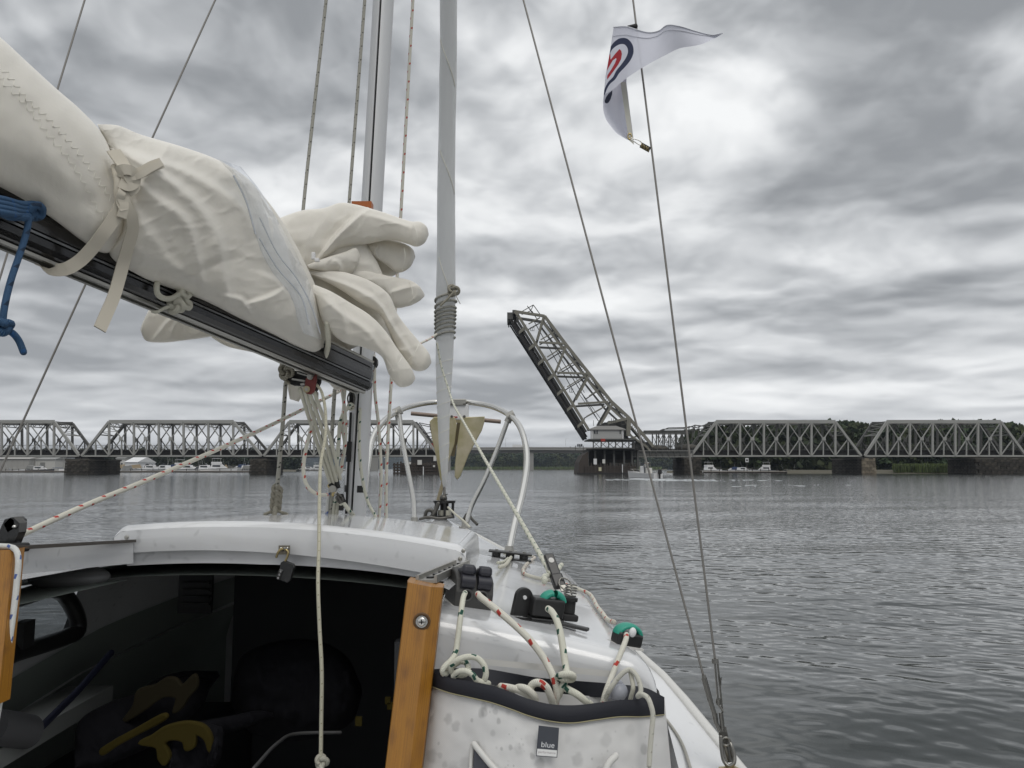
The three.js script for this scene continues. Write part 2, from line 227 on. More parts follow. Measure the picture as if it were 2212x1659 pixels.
// ---------- water ----------
{
  const N = 1024, hgt = new Float32Array(N * N), r = rng(12), waves = [];
  for (let k = 0; k < 90; k++) { const wl = Math.pow(r(), 1.7) * 54 + 3, kk = Math.max(1, Math.round(74 / (wl * 0.16 + 1.1))); const th = (r() - 0.5) * 1.9 + 1.35; waves.push([Math.round(Math.cos(th) * kk), Math.round(Math.sin(th) * kk), r() * 6.283, 1 / Math.pow(kk, 0.82)]); }
  const S = new Float32Array(N), TAU = Math.PI * 2; for (let i = 0; i < N; i++) S[i] = Math.sin(i / N * TAU);
  for (const [a, b, ph, am] of waves) { const p = Math.round(ph / TAU * N); for (let j = 0; j < N; j++) for (let i = 0; i < N; i++) { const s = S[(((a * i + b * j + p) % N) + N) % N]; hgt[j * N + i] += am * (s + 0.35 * s * Math.abs(s)); } }
  let mn = 1e9, mx = -1e9; for (const v of hgt) { mn = Math.min(mn, v); mx = Math.max(mx, v); }
  const data = new Uint8Array(N * N * 4), tile = 5.2, amp = 0.016; // normal map from the height field
  const sc = amp / (mx - mn) / (tile / N);
  for (let j = 0; j < N; j++) for (let i = 0; i < N; i++) {
    const dx = (hgt[j * N + (i + 1) % N] - hgt[j * N + (i + N - 1) % N]) / 2 * sc, dy = (hgt[((j + 1) % N) * N + i] - hgt[((j + N - 1) % N) * N + i]) / 2 * sc, l = Math.hypot(dx, dy, 1), k = (j * N + i) * 4;
    data[k] = (-dx / l * 0.5 + 0.5) * 255; data[k + 1] = (-dy / l * 0.5 + 0.5) * 255; data[k + 2] = (1 / l * 0.5 + 0.5) * 255; data[k + 3] = 255;
  }
  const nm = new THREE.DataTexture(data, N, N); nm.wrapS = nm.wrapT = THREE.RepeatWrapping; nm.magFilter = THREE.LinearFilter; nm.minFilter = THREE.LinearMipmapLinearFilter; nm.generateMipmaps = true; nm.repeat.set(1 / tile, 1 / tile); nm.needsUpdate = true;
  const water = std([0.036, 0.041, 0.040], 0.08, 0, { ior: 1.333, normalMap: nm, normalScale: new THREE.Vector2(1, 1), side: THREE.FrontSide });
  // a disc of rings round the boat, finer towards it, with low wind waves
  const angs = []; for (let i = 0; i <= 560; i++) angs.push(lerp(-0.72, 0.72, i / 560)); for (let i = 1; i < 70; i++) angs.push(lerp(0.72, Math.PI * 2 - 0.72, i / 70));
  const nr = 330, pos = [], uv = [], nor = [], idx = [], na = angs.length, rw = rng(8), geo = [];
  for (let k = 0; k < 26; k++) { const wl = 0.7 + Math.pow(rw(), 2) * 7, th = 1.25 + (rw() - 0.5) * 1.5, q = Math.PI * 2 / wl; geo.push([Math.cos(th) * q, Math.sin(th) * q, rw() * 6.28, 0.0018 * Math.pow(wl, 0.7), wl]); }
  for (let j = 0; j <= nr; j++) {
    const R = 0.9 * Math.pow(9500 / 0.9, j / nr), step = Math.max(R * 0.0285, R * 0.0026);
    for (let i = 0; i < na; i++) {
      const x = Math.sin(angs[i]) * R, z = -Math.cos(angs[i]) * R; let y = 0, nx = 0, nz = 0;
      const gust = 0.25 + 1.5 * sstep(0.3, 0.72, fbm(x * 0.035 + 4, z * 0.014 + 9, 3));
      for (const [a, b, ph, am, wl] of geo) { const f = sstep(2.2, 6, wl / step); if (f <= 0) continue; const A = am * f * gust, t = a * x + b * z + ph; y += A * Math.sin(t); const c = A * Math.cos(t); nx -= a * c; nz -= b * c; }
      const l = Math.hypot(nx, 1, nz); pos.push(x, y, z); nor.push(nx / l, 1 / l, nz / l); uv.push(x + (fbm(x * 0.05, z * 0.05, 2)) * 3, -z + fbm(x * 0.05 + 9, z * 0.05, 2) * 3);
    }
  }
  for (let j = 0; j < nr; j++) for (let i = 0; i < na; i++) { const a = j * na + i, b = j * na + (i + 1) % na, c = a + na, d = b + na; idx.push(a, b, c, b, d, c); }
  const g = new THREE.BufferGeometry(); g.setAttribute('position', new THREE.Float32BufferAttribute(pos, 3)); g.setAttribute('normal', new THREE.Float32BufferAttribute(nor, 3)); g.setAttribute('uv', new THREE.Float32BufferAttribute(uv, 2)); g.setIndex(idx);
  ground('water', g, water);
}

// ---------- far shores: wooded hills, low ground, reeds ----------
const foliage = (c, seed) => std(c, 0.95);
const clumpGeo = (() => { const r = rng(3), out = []; for (let k = 0; k < 26; k++) { const g = new THREE.PlaneGeometry(0.62, 0.5); const th = r() * 6.28, ph = Math.acos(2 * r() - 1), R = 0.55 + r() * 0.45; g.applyMatrix4(new THREE.Matrix4().compose(V3(Math.sin(ph) * Math.cos(th) * R, Math.cos(ph) * R * 0.85, Math.sin(ph) * Math.sin(th) * R), new THREE.Quaternion().setFromEuler(new THREE.Euler(r() * 6, r() * 6, r() * 6)), V3(1, 1, 1))); out.push(g); } return mergeGeometries(out); })();
// a wooded slope between two azimuth limits: terrain rising from shore distance d0 to ridge distance d1
function woodedHill(name, x0, x1, d0, d1, ridgeY, treeH, colour, count, seed, label) {
  const r = rng(seed), top = table(ridgeY.map(([a, b]) => [a, b + (name === 'wooded_hill' ? 11 : 0)])), hill = (s, t) => { const x = lerp(x0, x1, s), d = lerp(d0, d1, t), yv = top(x), R = P(x, yv, d1).y - treeH; const h = Math.max(0.3, R) * Math.pow(Math.sin(Math.min(t, 0.72) / 0.72 * Math.PI / 2), 1.1) * (0.9 + 0.2 * fbm(s * 9 + seed, t * 4, 3)); const q = P(x, HORIZON, d); return V3(q.x, 0.25 + h * sstep(0, 0.2, t) + 0.0 * t, -d); };
  ground(name, sheet(hill, 90, 12, 1, 1), std([0.03, 0.036, 0.02], 0.95));
  const mesh = new THREE.InstancedMesh(clumpGeo, std(1, 0.9, 0, { transmission: 0.0 }), count); mesh.name = 'forest'; mesh.userData.kind = 'stuff'; tag(mesh, label, 'forest', null, 'stuff');
  const m = new THREE.Matrix4(), q = new THREE.Quaternion(), c = new THREE.Color(); let n = 0;
  const per = 16, trees = Math.floor(count / per);
  for (let k = 0; k < trees; k++) {
    const s = r(), t = Math.pow(r(), 1.25) * 0.85, b = hill(s, t), H = treeH * (0.62 + r() * 0.62), W = H * (0.26 + r() * 0.14), tone = 0.55 + r() * 0.9, warm = r();
    for (let i = 0; i < per; i++) {
      const a = r() * 6.283, f = r(), rad = W * Math.sqrt(1 - Math.pow(f * 1.6 - 0.75, 2) * 0.8) * Math.sqrt(r()), S = W * (0.42 + r() * 0.3);
      m.compose(V3(b.x + Math.cos(a) * rad, b.y + H * (0.14 + 0.78 * f), b.z + Math.sin(a) * rad), q.setFromEuler(new THREE.Euler(r() * 6, r() * 6, r() * 6)), V3(S, S * 0.8, S)); mesh.setMatrixAt(n, m);
      c.setRGB(colour[0] * tone * (0.85 + 0.4 * warm), colour[1] * tone, colour[2] * tone * (1.1 - 0.3 * warm)); mesh.setColorAt(n, c); n++;
    }
  }
  mesh.count = n; scene.add(mesh); return hill;
}
woodedHill('wooded_hill', 1492, 2520, 300, 470, [[1492, 992], [1505, 984], [1525, 968], [1560, 946], [1620, 939], [1690, 931], [1760, 928], [1800, 924], [1850, 934], [1900, 929], [1950, 932], [2010, 928], [2080, 930], [2150, 930], [2230, 944], [2330, 950], [2520, 940]], 13, [0.030, 0.044, 0.017], 42000, 21, 'dark wooded hillside rising behind the right-hand truss spans');
woodedHill('far_hill', 930, 1560, 1050, 1500, [[930, 986], [1000, 982], [1080, 985], [1130, 983], [1180, 979], [1250, 977], [1330, 978], [1420, 982], [1560, 985]], 16, [0.034, 0.048, 0.020], 26000, 22, 'green wooded hill across the river under the highway bridge');
woodedHill('distant_hill', 560, 960, 2900, 3600, [[560, 992], [640, 988], [700, 984], [760, 987], [820, 990], [880, 986], [960, 990]], 18, [0.036, 0.048, 0.022], 9000, 23, 'hazy blue distant hills seen under the left truss deck');
woodedHill('low_wooded_shore', -260, 640, 520, 680, [[-260, 996], [0, 996], [120, 992], [260, 992], [330, 990], [420, 987], [520, 989], [600, 994], [640, 998]], 11, [0.022, 0.032, 0.013], 16000, 24, 'dark trees behind the marina boats on the left shore');
{
  const land = (x0, x1, d0, d1, h, seed) => sheet((s, t) => { const x = lerp(x0, x1, s), d = lerp(d0, d1, t) + (t < 0.1 ? (fbm(x * 0.03 + seed, 1, 3) - 0.5) * 10 : 0), q = P(x, HORIZON, d); return V3(q.x, -0.3 + (h + 0.3) * sstep(0, 0.25, t) * (0.8 + 0.4 * fbm(x * 0.05, t * 3 + seed, 3)), -d); }, 120, 6);
  ground('river_bank', flat([land(1700, 2600, 246, 302, 1.0, 2), land(-400, 640, 430, 530, 0.9, 5), land(900, 1440, 1000, 1055, 1.2, 8), land(1440, 1760, 292, 305, 0.7, 11)]), std([0.075, 0.068, 0.045], 0.95));
  // reeds: thousands of blades in one mass
  const blade = new THREE.PlaneGeometry(0.16, 1, 1, 2); blade.translate(0, 0.5, 0);
  const reeds = new THREE.InstancedMesh(blade, std(1, 0.9, 0, { transmission: 0.2, thickness: 0 }), 26000); reeds.name = 'marsh_reeds'; tag(reeds, 'bright green reeds along the right bank between the stone piers', 'reeds', null, 'stuff');
  const r = rng(31), m = new THREE.Matrix4(), q = new THREE.Quaternion(), c = new THREE.Color(); let n = 0;
  for (; n < 26000; n++) { const far = n % 4 === 0, x = far ? lerp(930, 1430, r()) : lerp(1930, 2420, r()), d = far ? lerp(1004, 1040, r()) : lerp(250, 275, Math.pow(r(), 1.3)), b = P(x, HORIZON, d), H = (far ? 3.2 : 2.2) * (0.6 + r() * 0.7), tone = 0.6 + r() * 0.8; m.compose(V3(b.x, 0.3, b.z), q.setFromEuler(new THREE.Euler((r() - 0.5) * 0.4, r() * 6.28, (r() - 0.5) * 0.4)), V3(far ? 4 : 1.3, H, 1)); reeds.setMatrixAt(n, m); c.setRGB(0.085 * tone, 0.115 * tone, 0.032 * tone); reeds.setColorAt(n, c); }
  scene.add(reeds);
}
// single trees that stand clear of the hill
function farTree(x, yTop, d, H, label, seed, col) {
  const t = thing('tree', label, 'tree', undefined), r = rng(seed), top = P(x, yTop, d), base = V3(top.x, top.y - H, top.z), out = [];
  part('trunk', [rod(base, base.clone().lerp(top, 0.85), H * 0.03, H * 0.008, 7), ...[0, 1, 2, 3].map((k) => { const a = base.clone().lerp(top, 0.4 + k * 0.11); return rod(a, a.clone().add(V3((r() - 0.5) * H * 0.4, H * 0.13, (r() - 0.5) * H * 0.4)), H * 0.012, H * 0.004, 5); })], std([0.06, 0.05, 0.04], 0.9), t);
  for (let k = 0; k < 60; k++) { const f = r(), a = r() * 6.28, w = H * 0.24 * Math.sqrt(Math.max(0.05, 1 - Math.pow(f * 1.7 - 0.7, 2))) * Math.sqrt(r()), g = clumpGeo.clone(), S = H * (0.06 + r() * 0.05); g.applyMatrix4(new THREE.Matrix4().compose(V3(base.x + Math.cos(a) * w, base.y + H * (0.25 + 0.74 * f), base.z + Math.sin(a) * w), new THREE.Quaternion().setFromEuler(new THREE.Euler(r() * 6, r() * 6, r() * 6)), V3(S, S, S))); out.push(g); }
  part('crown', out, std(col, 0.95), t); settle(t);
}
farTree(1906, 921, 400, 17, 'tall dark pine sticking up above the wooded ridge between the two right truss spans', 51, [0.020, 0.030, 0.014]);
farTree(1812, 920, 410, 15, 'rounded dark tree topping the ridge left of the tall pine', 52, [0.024, 0.034, 0.014]);
farTree(2190, 932, 330, 14, 'lighter green tree at the right edge beyond the last truss span', 53, [0.05, 0.065, 0.022]);
farTree(2165, 940, 335, 12, 'mid green bushy tree just left of the light tree at the right edge', 54, [0.04, 0.055, 0.02]);

// ---------- railway bridge ----------
const BD = 220, BW = 9.2; // distance of the near truss and width of the bridge
const B = (x, y, far = 0) => { const p = P(x, y, BD); p.z -= far * BW; return p; };
const FWD = V3(0, 0, 1);
function trussSpan(label, bl, br, tl, tr, nodes, { yb = 985, yt = 911 } = {}) {
  const t = thing('truss_span', label, 'truss bridge', 'riveted steel through-truss spans of the railway bridge');
  const bot = (x, f) => B(x, yb, f), top = (x, f) => B(x, yt, f), mat = M.truss;
  for (const f of [0, 1]) {
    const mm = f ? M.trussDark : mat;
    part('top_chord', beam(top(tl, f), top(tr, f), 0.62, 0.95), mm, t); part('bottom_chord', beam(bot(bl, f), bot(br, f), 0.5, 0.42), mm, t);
    part('end_post', beam(bot(bl, f), top(tl, f), 0.6, 0.8, FWD), mm, t); part('end_post', beam(bot(br, f), top(tr, f), 0.6, 0.8, FWD), mm, t);
    for (const x of nodes) part('post', beam(bot(x, f).setZ(bot(x, f).z + 0.06), top(x, f).setZ(top(x, f).z + 0.06), 0.5, 0.55, FWD), mm, t);
    for (let i = 0; i + 1 < nodes.length; i++) {
      const a = nodes[i], b = nodes[i + 1], c = (a + b) / 2, ym = (yb + yt) / 2;
      part('diagonal', beam(top(a, f), bot(b, f), 0.22, 0.30, FWD), mm, t); const q = part('diagonal', beam(bot(a, f), top(b, f), 0.22, 0.30, FWD), mm, t); q.position.z = 0.31;
      part('hanger', beam(B(c, ym, f), bot(c, f), 0.28, 0.34, FWD), mm, t);
      part('gusset_plate', box(1.0, 0.9, 0.1).translate(...B(c, ym, f).add(V3(0, 0, 0.5)).toArray()), mm, t);
    }
    for (const [a, b] of [[bl, nodes[0]], [br, nodes[nodes.length - 1]]]) { const c = (a + b) / 2; part('hanger', beam(B(c, (yb + yt) / 2, f), bot(c, f), 0.28, 0.34, FWD), mm, t); part('diagonal', beam(B(c, (yb + yt) / 2, f), bot(b, f), 0.24, 0.30, FWD), mm, t); }
  }
  // deck: floor beams, stringers, ties, rails and walkway railing
  const y0 = B(bl, 979).y, xl = B(bl + 3, yb).x, xr = B(br - 3, yb).x;
  part('floor_girder', box(xr - xl, 1.15, 0.5).translate((xl + xr) / 2, y0, -BD - 1.4), M.track, t); part('floor_girder', box(xr - xl, 1.15, 0.5).translate((xl + xr) / 2, y0, -BD - BW + 1.4), M.track, t);
  const ties = []; for (let x = xl; x < xr; x += 0.85) ties.push(box(0.3, 0.28, BW - 1.2).translate(x, y0 + 0.72, -BD - BW / 2)); part('sleepers', ties, M.track, t).userData.kind = 'stuff';
  const rl = []; for (const z of [1.6, 3.1, 6, 7.5]) rl.push(box(xr - xl, 0.18, 0.1).translate((xl + xr) / 2, y0 + 0.96, -BD - z)); part('rails', rl, M.trussDark, t);
  for (const z of [0.5, BW - 0.5]) { const out = [box(xr - xl, 0.09, 0.07).translate((xl + xr) / 2, y0 + 2.15, -BD - z), box(xr - xl, 0.07, 0.06).translate((xl + xr) / 2, y0 + 1.5, -BD - z)]; for (let x = xl + 0.6; x < xr; x += 2.6) out.push(box(0.08, 1.5, 0.08).translate(x, y0 + 1.4, -BD - z - 0.01)); part('railing', out, M.trussDark, t); }
  for (const x of [bl, ...nodes, br]) part('floor_beam', box(0.5, 0.8, BW).translate(B(x, yb).x, y0 - 0.35, -BD - BW / 2), M.track, t);
  for (const x of nodes) { // sway bracing under the top chord
    const a = top(x, 0), b = top(x, 1), out = [beam(a, b, 0.24, 0.3), beam(a.clone().setY(a.y - 1.3), b.clone().setY(b.y - 1.3), 0.2, 0.22)];
    for (let k = 0; k < 6; k++) { const p = a.clone().lerp(b, k / 6), q = a.clone().lerp(b, (k + 1) / 6); (k % 2 ? q : p).y -= 1.3; out.push(beam(p, q, 0.12, 0.12)); }
    part('sway_brace', out, M.trussDark, t);
  }
  for (const [a, b] of [[nodes[0], nodes[1]], [nodes[1], nodes[2]], [nodes[nodes.length - 2], nodes[nodes.length - 1]]]) part('lateral_brace', beam(top(a, 0), top(b, 1), 0.16, 0.2), M.trussDark, t);
  for (const [p, q] of [[bl, tl], [br, tr]]) { const out = []; for (let k = 0; k < 5; k++) { const e = 0.62 + k * 0.075, e2 = e + 0.075; const a = bot(p, 0).lerp(top(q, 0), k % 2 ? e : e2), b = bot(p, 1).lerp(top(q, 1), k % 2 ? e2 : e); out.push(beam(a, b, 0.14, 0.14)); } out.push(beam(bot(p, 0).lerp(top(q, 0), 0.62), bot(p, 1).lerp(top(q, 1), 0.62), 0.3, 0.3)); part('portal_brace', out, mat, t); }
  return settle(t);
}
const steps = (a, b, n) => Array.from({ length: n + 1 }, (_, i) => lerp(a, b, i / n));
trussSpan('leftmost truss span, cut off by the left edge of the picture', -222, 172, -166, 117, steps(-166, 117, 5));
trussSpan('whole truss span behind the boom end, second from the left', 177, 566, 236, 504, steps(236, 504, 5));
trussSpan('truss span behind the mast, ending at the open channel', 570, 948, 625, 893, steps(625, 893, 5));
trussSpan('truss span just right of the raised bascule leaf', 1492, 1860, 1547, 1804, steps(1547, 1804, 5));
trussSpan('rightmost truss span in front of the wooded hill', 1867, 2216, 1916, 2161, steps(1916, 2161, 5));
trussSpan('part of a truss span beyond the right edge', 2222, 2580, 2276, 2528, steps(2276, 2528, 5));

// stone piers: every course of blocks is its own part
function pier(label, x0, x1, y0 = 987, { rows = 6, pale = false, z0 = 2.5, z1 = BW + 2.5, grp = 'stone piers under the railway bridge' } = {}) {
  const t = thing('stone_pier', label, 'bridge pier', grp), a = B(x0, y0), b = B(x1, y0), top = a.y, h = (top + 0.6) / rows, r = rng(Math.round(x0) + 900), cx = (a.x + b.x) / 2, W = b.x - a.x, D = z0 + z1;
  part('core', box(W - 0.5, top + 0.5, D - 0.5).translate(cx, (top - 0.5) / 2 - 0.05, -BD + z0 - D / 2), M.stone, t);
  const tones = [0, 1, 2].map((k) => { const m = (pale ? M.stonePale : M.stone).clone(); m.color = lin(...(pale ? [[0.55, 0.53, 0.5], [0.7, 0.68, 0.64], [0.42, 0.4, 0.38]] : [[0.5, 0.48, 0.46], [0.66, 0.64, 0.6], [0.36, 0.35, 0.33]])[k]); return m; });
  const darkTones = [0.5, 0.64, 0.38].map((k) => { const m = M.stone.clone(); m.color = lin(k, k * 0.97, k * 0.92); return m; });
  for (let j = 0; j < rows; j++) { // near face and both sides
    const y = -0.6 + h * (j + 0.5), n = Math.max(3, Math.round(W / 1.6)), off = j % 2 ? 0.5 : 0, e = (rows - 1 - j) * 0.07;
    for (let i = 0; i <= n - (j % 2 ? 0 : 1); i++) { let xa = (i - off) / n, xb = (i + 1 - off) / n; xa = clamp(xa); xb = clamp(xb); if (xb - xa < 0.05) continue; part('stone', box((xb - xa) * (W + e) - 0.06, h - 0.06, 0.6).translate(cx + (W + e) * ((xa + xb) / 2 - 0.5), y, -BD + z0 - 0.2 + r() * 0.12 + e / 2), tones[Math.floor(r() * 3)], t); }
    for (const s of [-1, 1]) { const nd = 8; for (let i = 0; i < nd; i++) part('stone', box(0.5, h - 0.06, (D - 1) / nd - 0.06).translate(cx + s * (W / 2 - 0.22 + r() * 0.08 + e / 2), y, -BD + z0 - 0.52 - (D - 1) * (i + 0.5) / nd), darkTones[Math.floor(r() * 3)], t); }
  }
  part('coping', box(W + 0.3, 0.5, D + 0.3).translate(cx, top - 0.05, -BD + z0 - D / 2), M.stone, t);
  part('bearing', [box(1.6, 0.9, BW).translate(lerp(a.x, b.x, 0.3), top + 0.6, -BD - BW / 2), box(1.6, 0.9, BW).translate(lerp(a.x, b.x, 0.6), top + 0.6, -BD - BW / 2)], M.track, t);
  return settle(t);
}
pier('dark stone pier left of the sail, between the two leftmost truss spans', 153, 203, 993, { z1: BW + 6 });
pier('dark stone pier behind the mast lines, between second and third truss span', 547, 582, 993, { z1: BW + 4 });
pier('dark stone pier under the girders right of the bascule house', 1474, 1510, 990, { z1: BW + 4 });
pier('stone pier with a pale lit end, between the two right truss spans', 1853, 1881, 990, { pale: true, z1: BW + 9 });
pier('stone abutment at the right edge under the rightmost truss span', 2095, 2330, 990, { rows: 5 });

// ---------- bascule leaf, raised ----------
{
  const t = thing('bascule_leaf', 'raised steel bascule leaf of the drawbridge, pointing up to the left', 'drawbridge');
  const z = (x, y, f = 0) => B(1061.8 + 0.2667 * x, 619.4 + 0.2667 * y, f); // measured on an enlarged crop
  const bc = [[215, 232], [260, 318], [340, 452], [415, 572], [495, 697], [570, 818], [650, 945], [735, 1078], [790, 1165]], tc = [[430, 238], [605, 470], [790, 703], [970, 930], [1112, 1060], [1310, 1295]];
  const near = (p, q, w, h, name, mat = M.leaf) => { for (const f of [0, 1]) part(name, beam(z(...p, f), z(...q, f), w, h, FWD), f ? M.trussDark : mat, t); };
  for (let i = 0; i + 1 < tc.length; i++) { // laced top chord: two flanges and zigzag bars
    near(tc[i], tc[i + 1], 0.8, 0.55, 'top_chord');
    const off = [-26, 34]; const a = [tc[i][0] + off[0], tc[i][1] + off[1]], b = [tc[i + 1][0] + off[0], tc[i + 1][1] + off[1]];
    near(a, b, 0.5, 0.35, 'top_chord');
    const out = []; for (let k = 0; k < 16; k++) { const e = k / 16, e2 = (k + 1) / 16, p = k % 2 ? tc : null; const m1 = z(lerp(tc[i][0], tc[i + 1][0], e), lerp(tc[i][1], tc[i + 1][1], e)), m2 = z(lerp(a[0], b[0], e2), lerp(a[1], b[1], e2)), m3 = z(lerp(a[0], b[0], e), lerp(a[1], b[1], e)), m4 = z(lerp(tc[i][0], tc[i + 1][0], e2), lerp(tc[i][1], tc[i + 1][1], e2)); out.push(k % 2 ? beam(m1, m2, 0.12, 0.12, FWD) : beam(m3, m4, 0.12, 0.12, FWD)); }
    part('lacing', out, M.trussDark, t);
  }
  near(bc[0], bc[8], 0.7, 0.62, 'bottom_chord'); near([188, 200], [430, 238], 0.7, 0.8, 'end_post'); near([188, 200], [215, 232], 0.8, 1.0, 'end_post');
  for (const [a, b] of [[[420, 250], [368, 432]], [[602, 485], [522, 685]], [[790, 715], [682, 915]], [[985, 940], [885, 1112]]]) near(a, b, 0.62, 0.72, 'diagonal');
  for (const [a, b] of [[[385, 450], [592, 462]], [[530, 695], [782, 705]], [[700, 948], [945, 932]]]) near(a, b, 0.55, 0.6, 'strut');
  for (const [a, b] of [[[300, 302], [392, 250]], [[398, 430], [510, 364]], [[450, 570], [592, 480]], [[550, 680], [694, 594]], [[612, 812], [775, 712]], [[790, 885], [890, 818]], [[770, 1050], [925, 965]]]) near(a, b, 0.3, 0.34, 'hanger');
  // floor seen edge-on: cross girders with wedge ends, stringers, ties
  const fl = bc.slice(1, 8);
  for (const [x, y] of fl) { const a = z(x + 18, y, 0), b = z(x - 40, y + 58, 0); part('floor_bracket', [0, 1].map((f) => new ConvexGeometry([z(x + 22, y - 14, f), z(x + 4, y + 22, f), z(x - 40, y + 45, f), z(x - 38, y + 68, f), z(x + 14, y + 28, f)].flatMap((p) => [p.clone().add(V3(0, 0, 0.25)), p.clone().add(V3(0, 0, -0.25))]))), M.leaf, t); part('floor_beam', beam(z(x - 20, y + 32, -0.02), z(x - 20, y + 32, 1.02), 1.3, 0.5), M.track, t); }
  for (const f of [0.12, 0.38, 0.62, 0.88]) part('stringer', beam(z(182, 262, f), z(775, 1215, f), 0.35, 0.9, FWD), M.track, t);
  part('track_deck', beam(z(162, 262, 0.5), z(768, 1232, 0.5), BW * 0.98, 0.35, z(0, 0).sub(z(78, 125)).cross(FWD).normalize()), M.track, t);
  for (const f of [0.02, 0.98]) part('edge_girder', beam(z(150, 268, f), z(768, 1236, f), 0.35, 0.85, FWD), M.track, t);
  part('toe_casting', [beam(z(150, 235, 0), z(150, 235, 1), 1.6, 1.9), beam(z(185, 205, -0.03), z(185, 205, 1.03), 1.1, 1.1), ...[0.05, 0.35, 0.65, 0.95].map((f) => beam(z(140, 250, f), z(138, 285, f), 0.3, 0.3))], M.trussDark, t);
  for (const [i] of [[0], [1], [2], [3]]) { const a = tc[i], b = tc[i + 1]; part('lateral_brace', beam(z(...a, 0), z(...b, 1), 0.25, 0.25), M.trussDark, t); part('lateral_brace', beam(z(...a, 1), z(...b, 0), 0.22, 0.22), M.trussDark, t); part('top_strut', beam(z(...a, 0), z(...a, 1), 0.4, 0.4), M.leaf, t); }
  // overhead wire frame at the tip
  part('wire_frame', [[[225, 188], [342, 120]], [[245, 200], [322, 168]], [[342, 120], [322, 168]], [[342, 120], [415, 222]], [[312, 150], [345, 205]], [[292, 128], [330, 182]], [[330, 170], [470, 395]], [[470, 395], [880, 1080]], [[345, 250], [700, 880]]].map(([a, b]) => beam(z(...a, 0.5), z(...b, 0.5), 0.2, 0.2, FWD)), M.trussDark, t);
  part('inspection_ladder', [[[590, 560], [760, 850]], [[572, 580], [745, 870]], [[700, 840], [880, 1090]], [[720, 830], [900, 1075]]].map(([a, b]) => beam(z(...a, 0.3), z(...b, 0.3), 0.14, 0.14, FWD)), M.trussDark, t);
  for (const [x, y] of [[330, 345], [645, 842]]) part('platform_cage', [[[-14, -14], [14, -14]], [[14, -14], [14, 14]], [[14, 14], [-14, 14]], [[-14, 14], [-14, -14]], [[0, -14], [0, 14]]].map(([a, b]) => beam(z(x + a[0], y + a[1], -0.05), z(x + b[0], y + b[1], -0.05), 0.12, 0.12, FWD)), M.trussDark, t);
  // heel: counterweight link, rack quadrant and machinery
  near([940, 1105], [1112, 1065], 0.7, 1.1, 'heel_link'); near([1112, 1065], [1105, 1210], 1.1, 1.3, 'heel_post'); near([1105, 1190], [1260, 1300], 0.5, 0.6, 'heel_brace'); near([1130, 1230], [1212, 1200], 0.3, 0.3, 'heel_brace'); near([1130, 1150], [1250, 1290], 0.35, 0.35, 'heel_brace');
  const arc = []; for (let k = 0; k < 12; k++) { const a = lerp(-1.2, 0.9, k / 12), b = lerp(-1.2, 0.9, (k + 1) / 12); for (const f of [0.05, 0.95]) arc.push(beam(z(1030 + 95 * Math.sin(a), 1190 - 95 * Math.cos(a) * 1.05, f), z(1030 + 95 * Math.sin(b), 1190 - 95 * Math.cos(b) * 1.05, f), 0.5, 0.9, FWD)); }
  part('rack_quadrant', arc, M.trussDark, t);
  part('counterweight', beam(z(1235, 1285, 0.08), z(1235, 1285, 0.92), 4.2, 1.9), M.trussDark, t);
  settle(t);
}
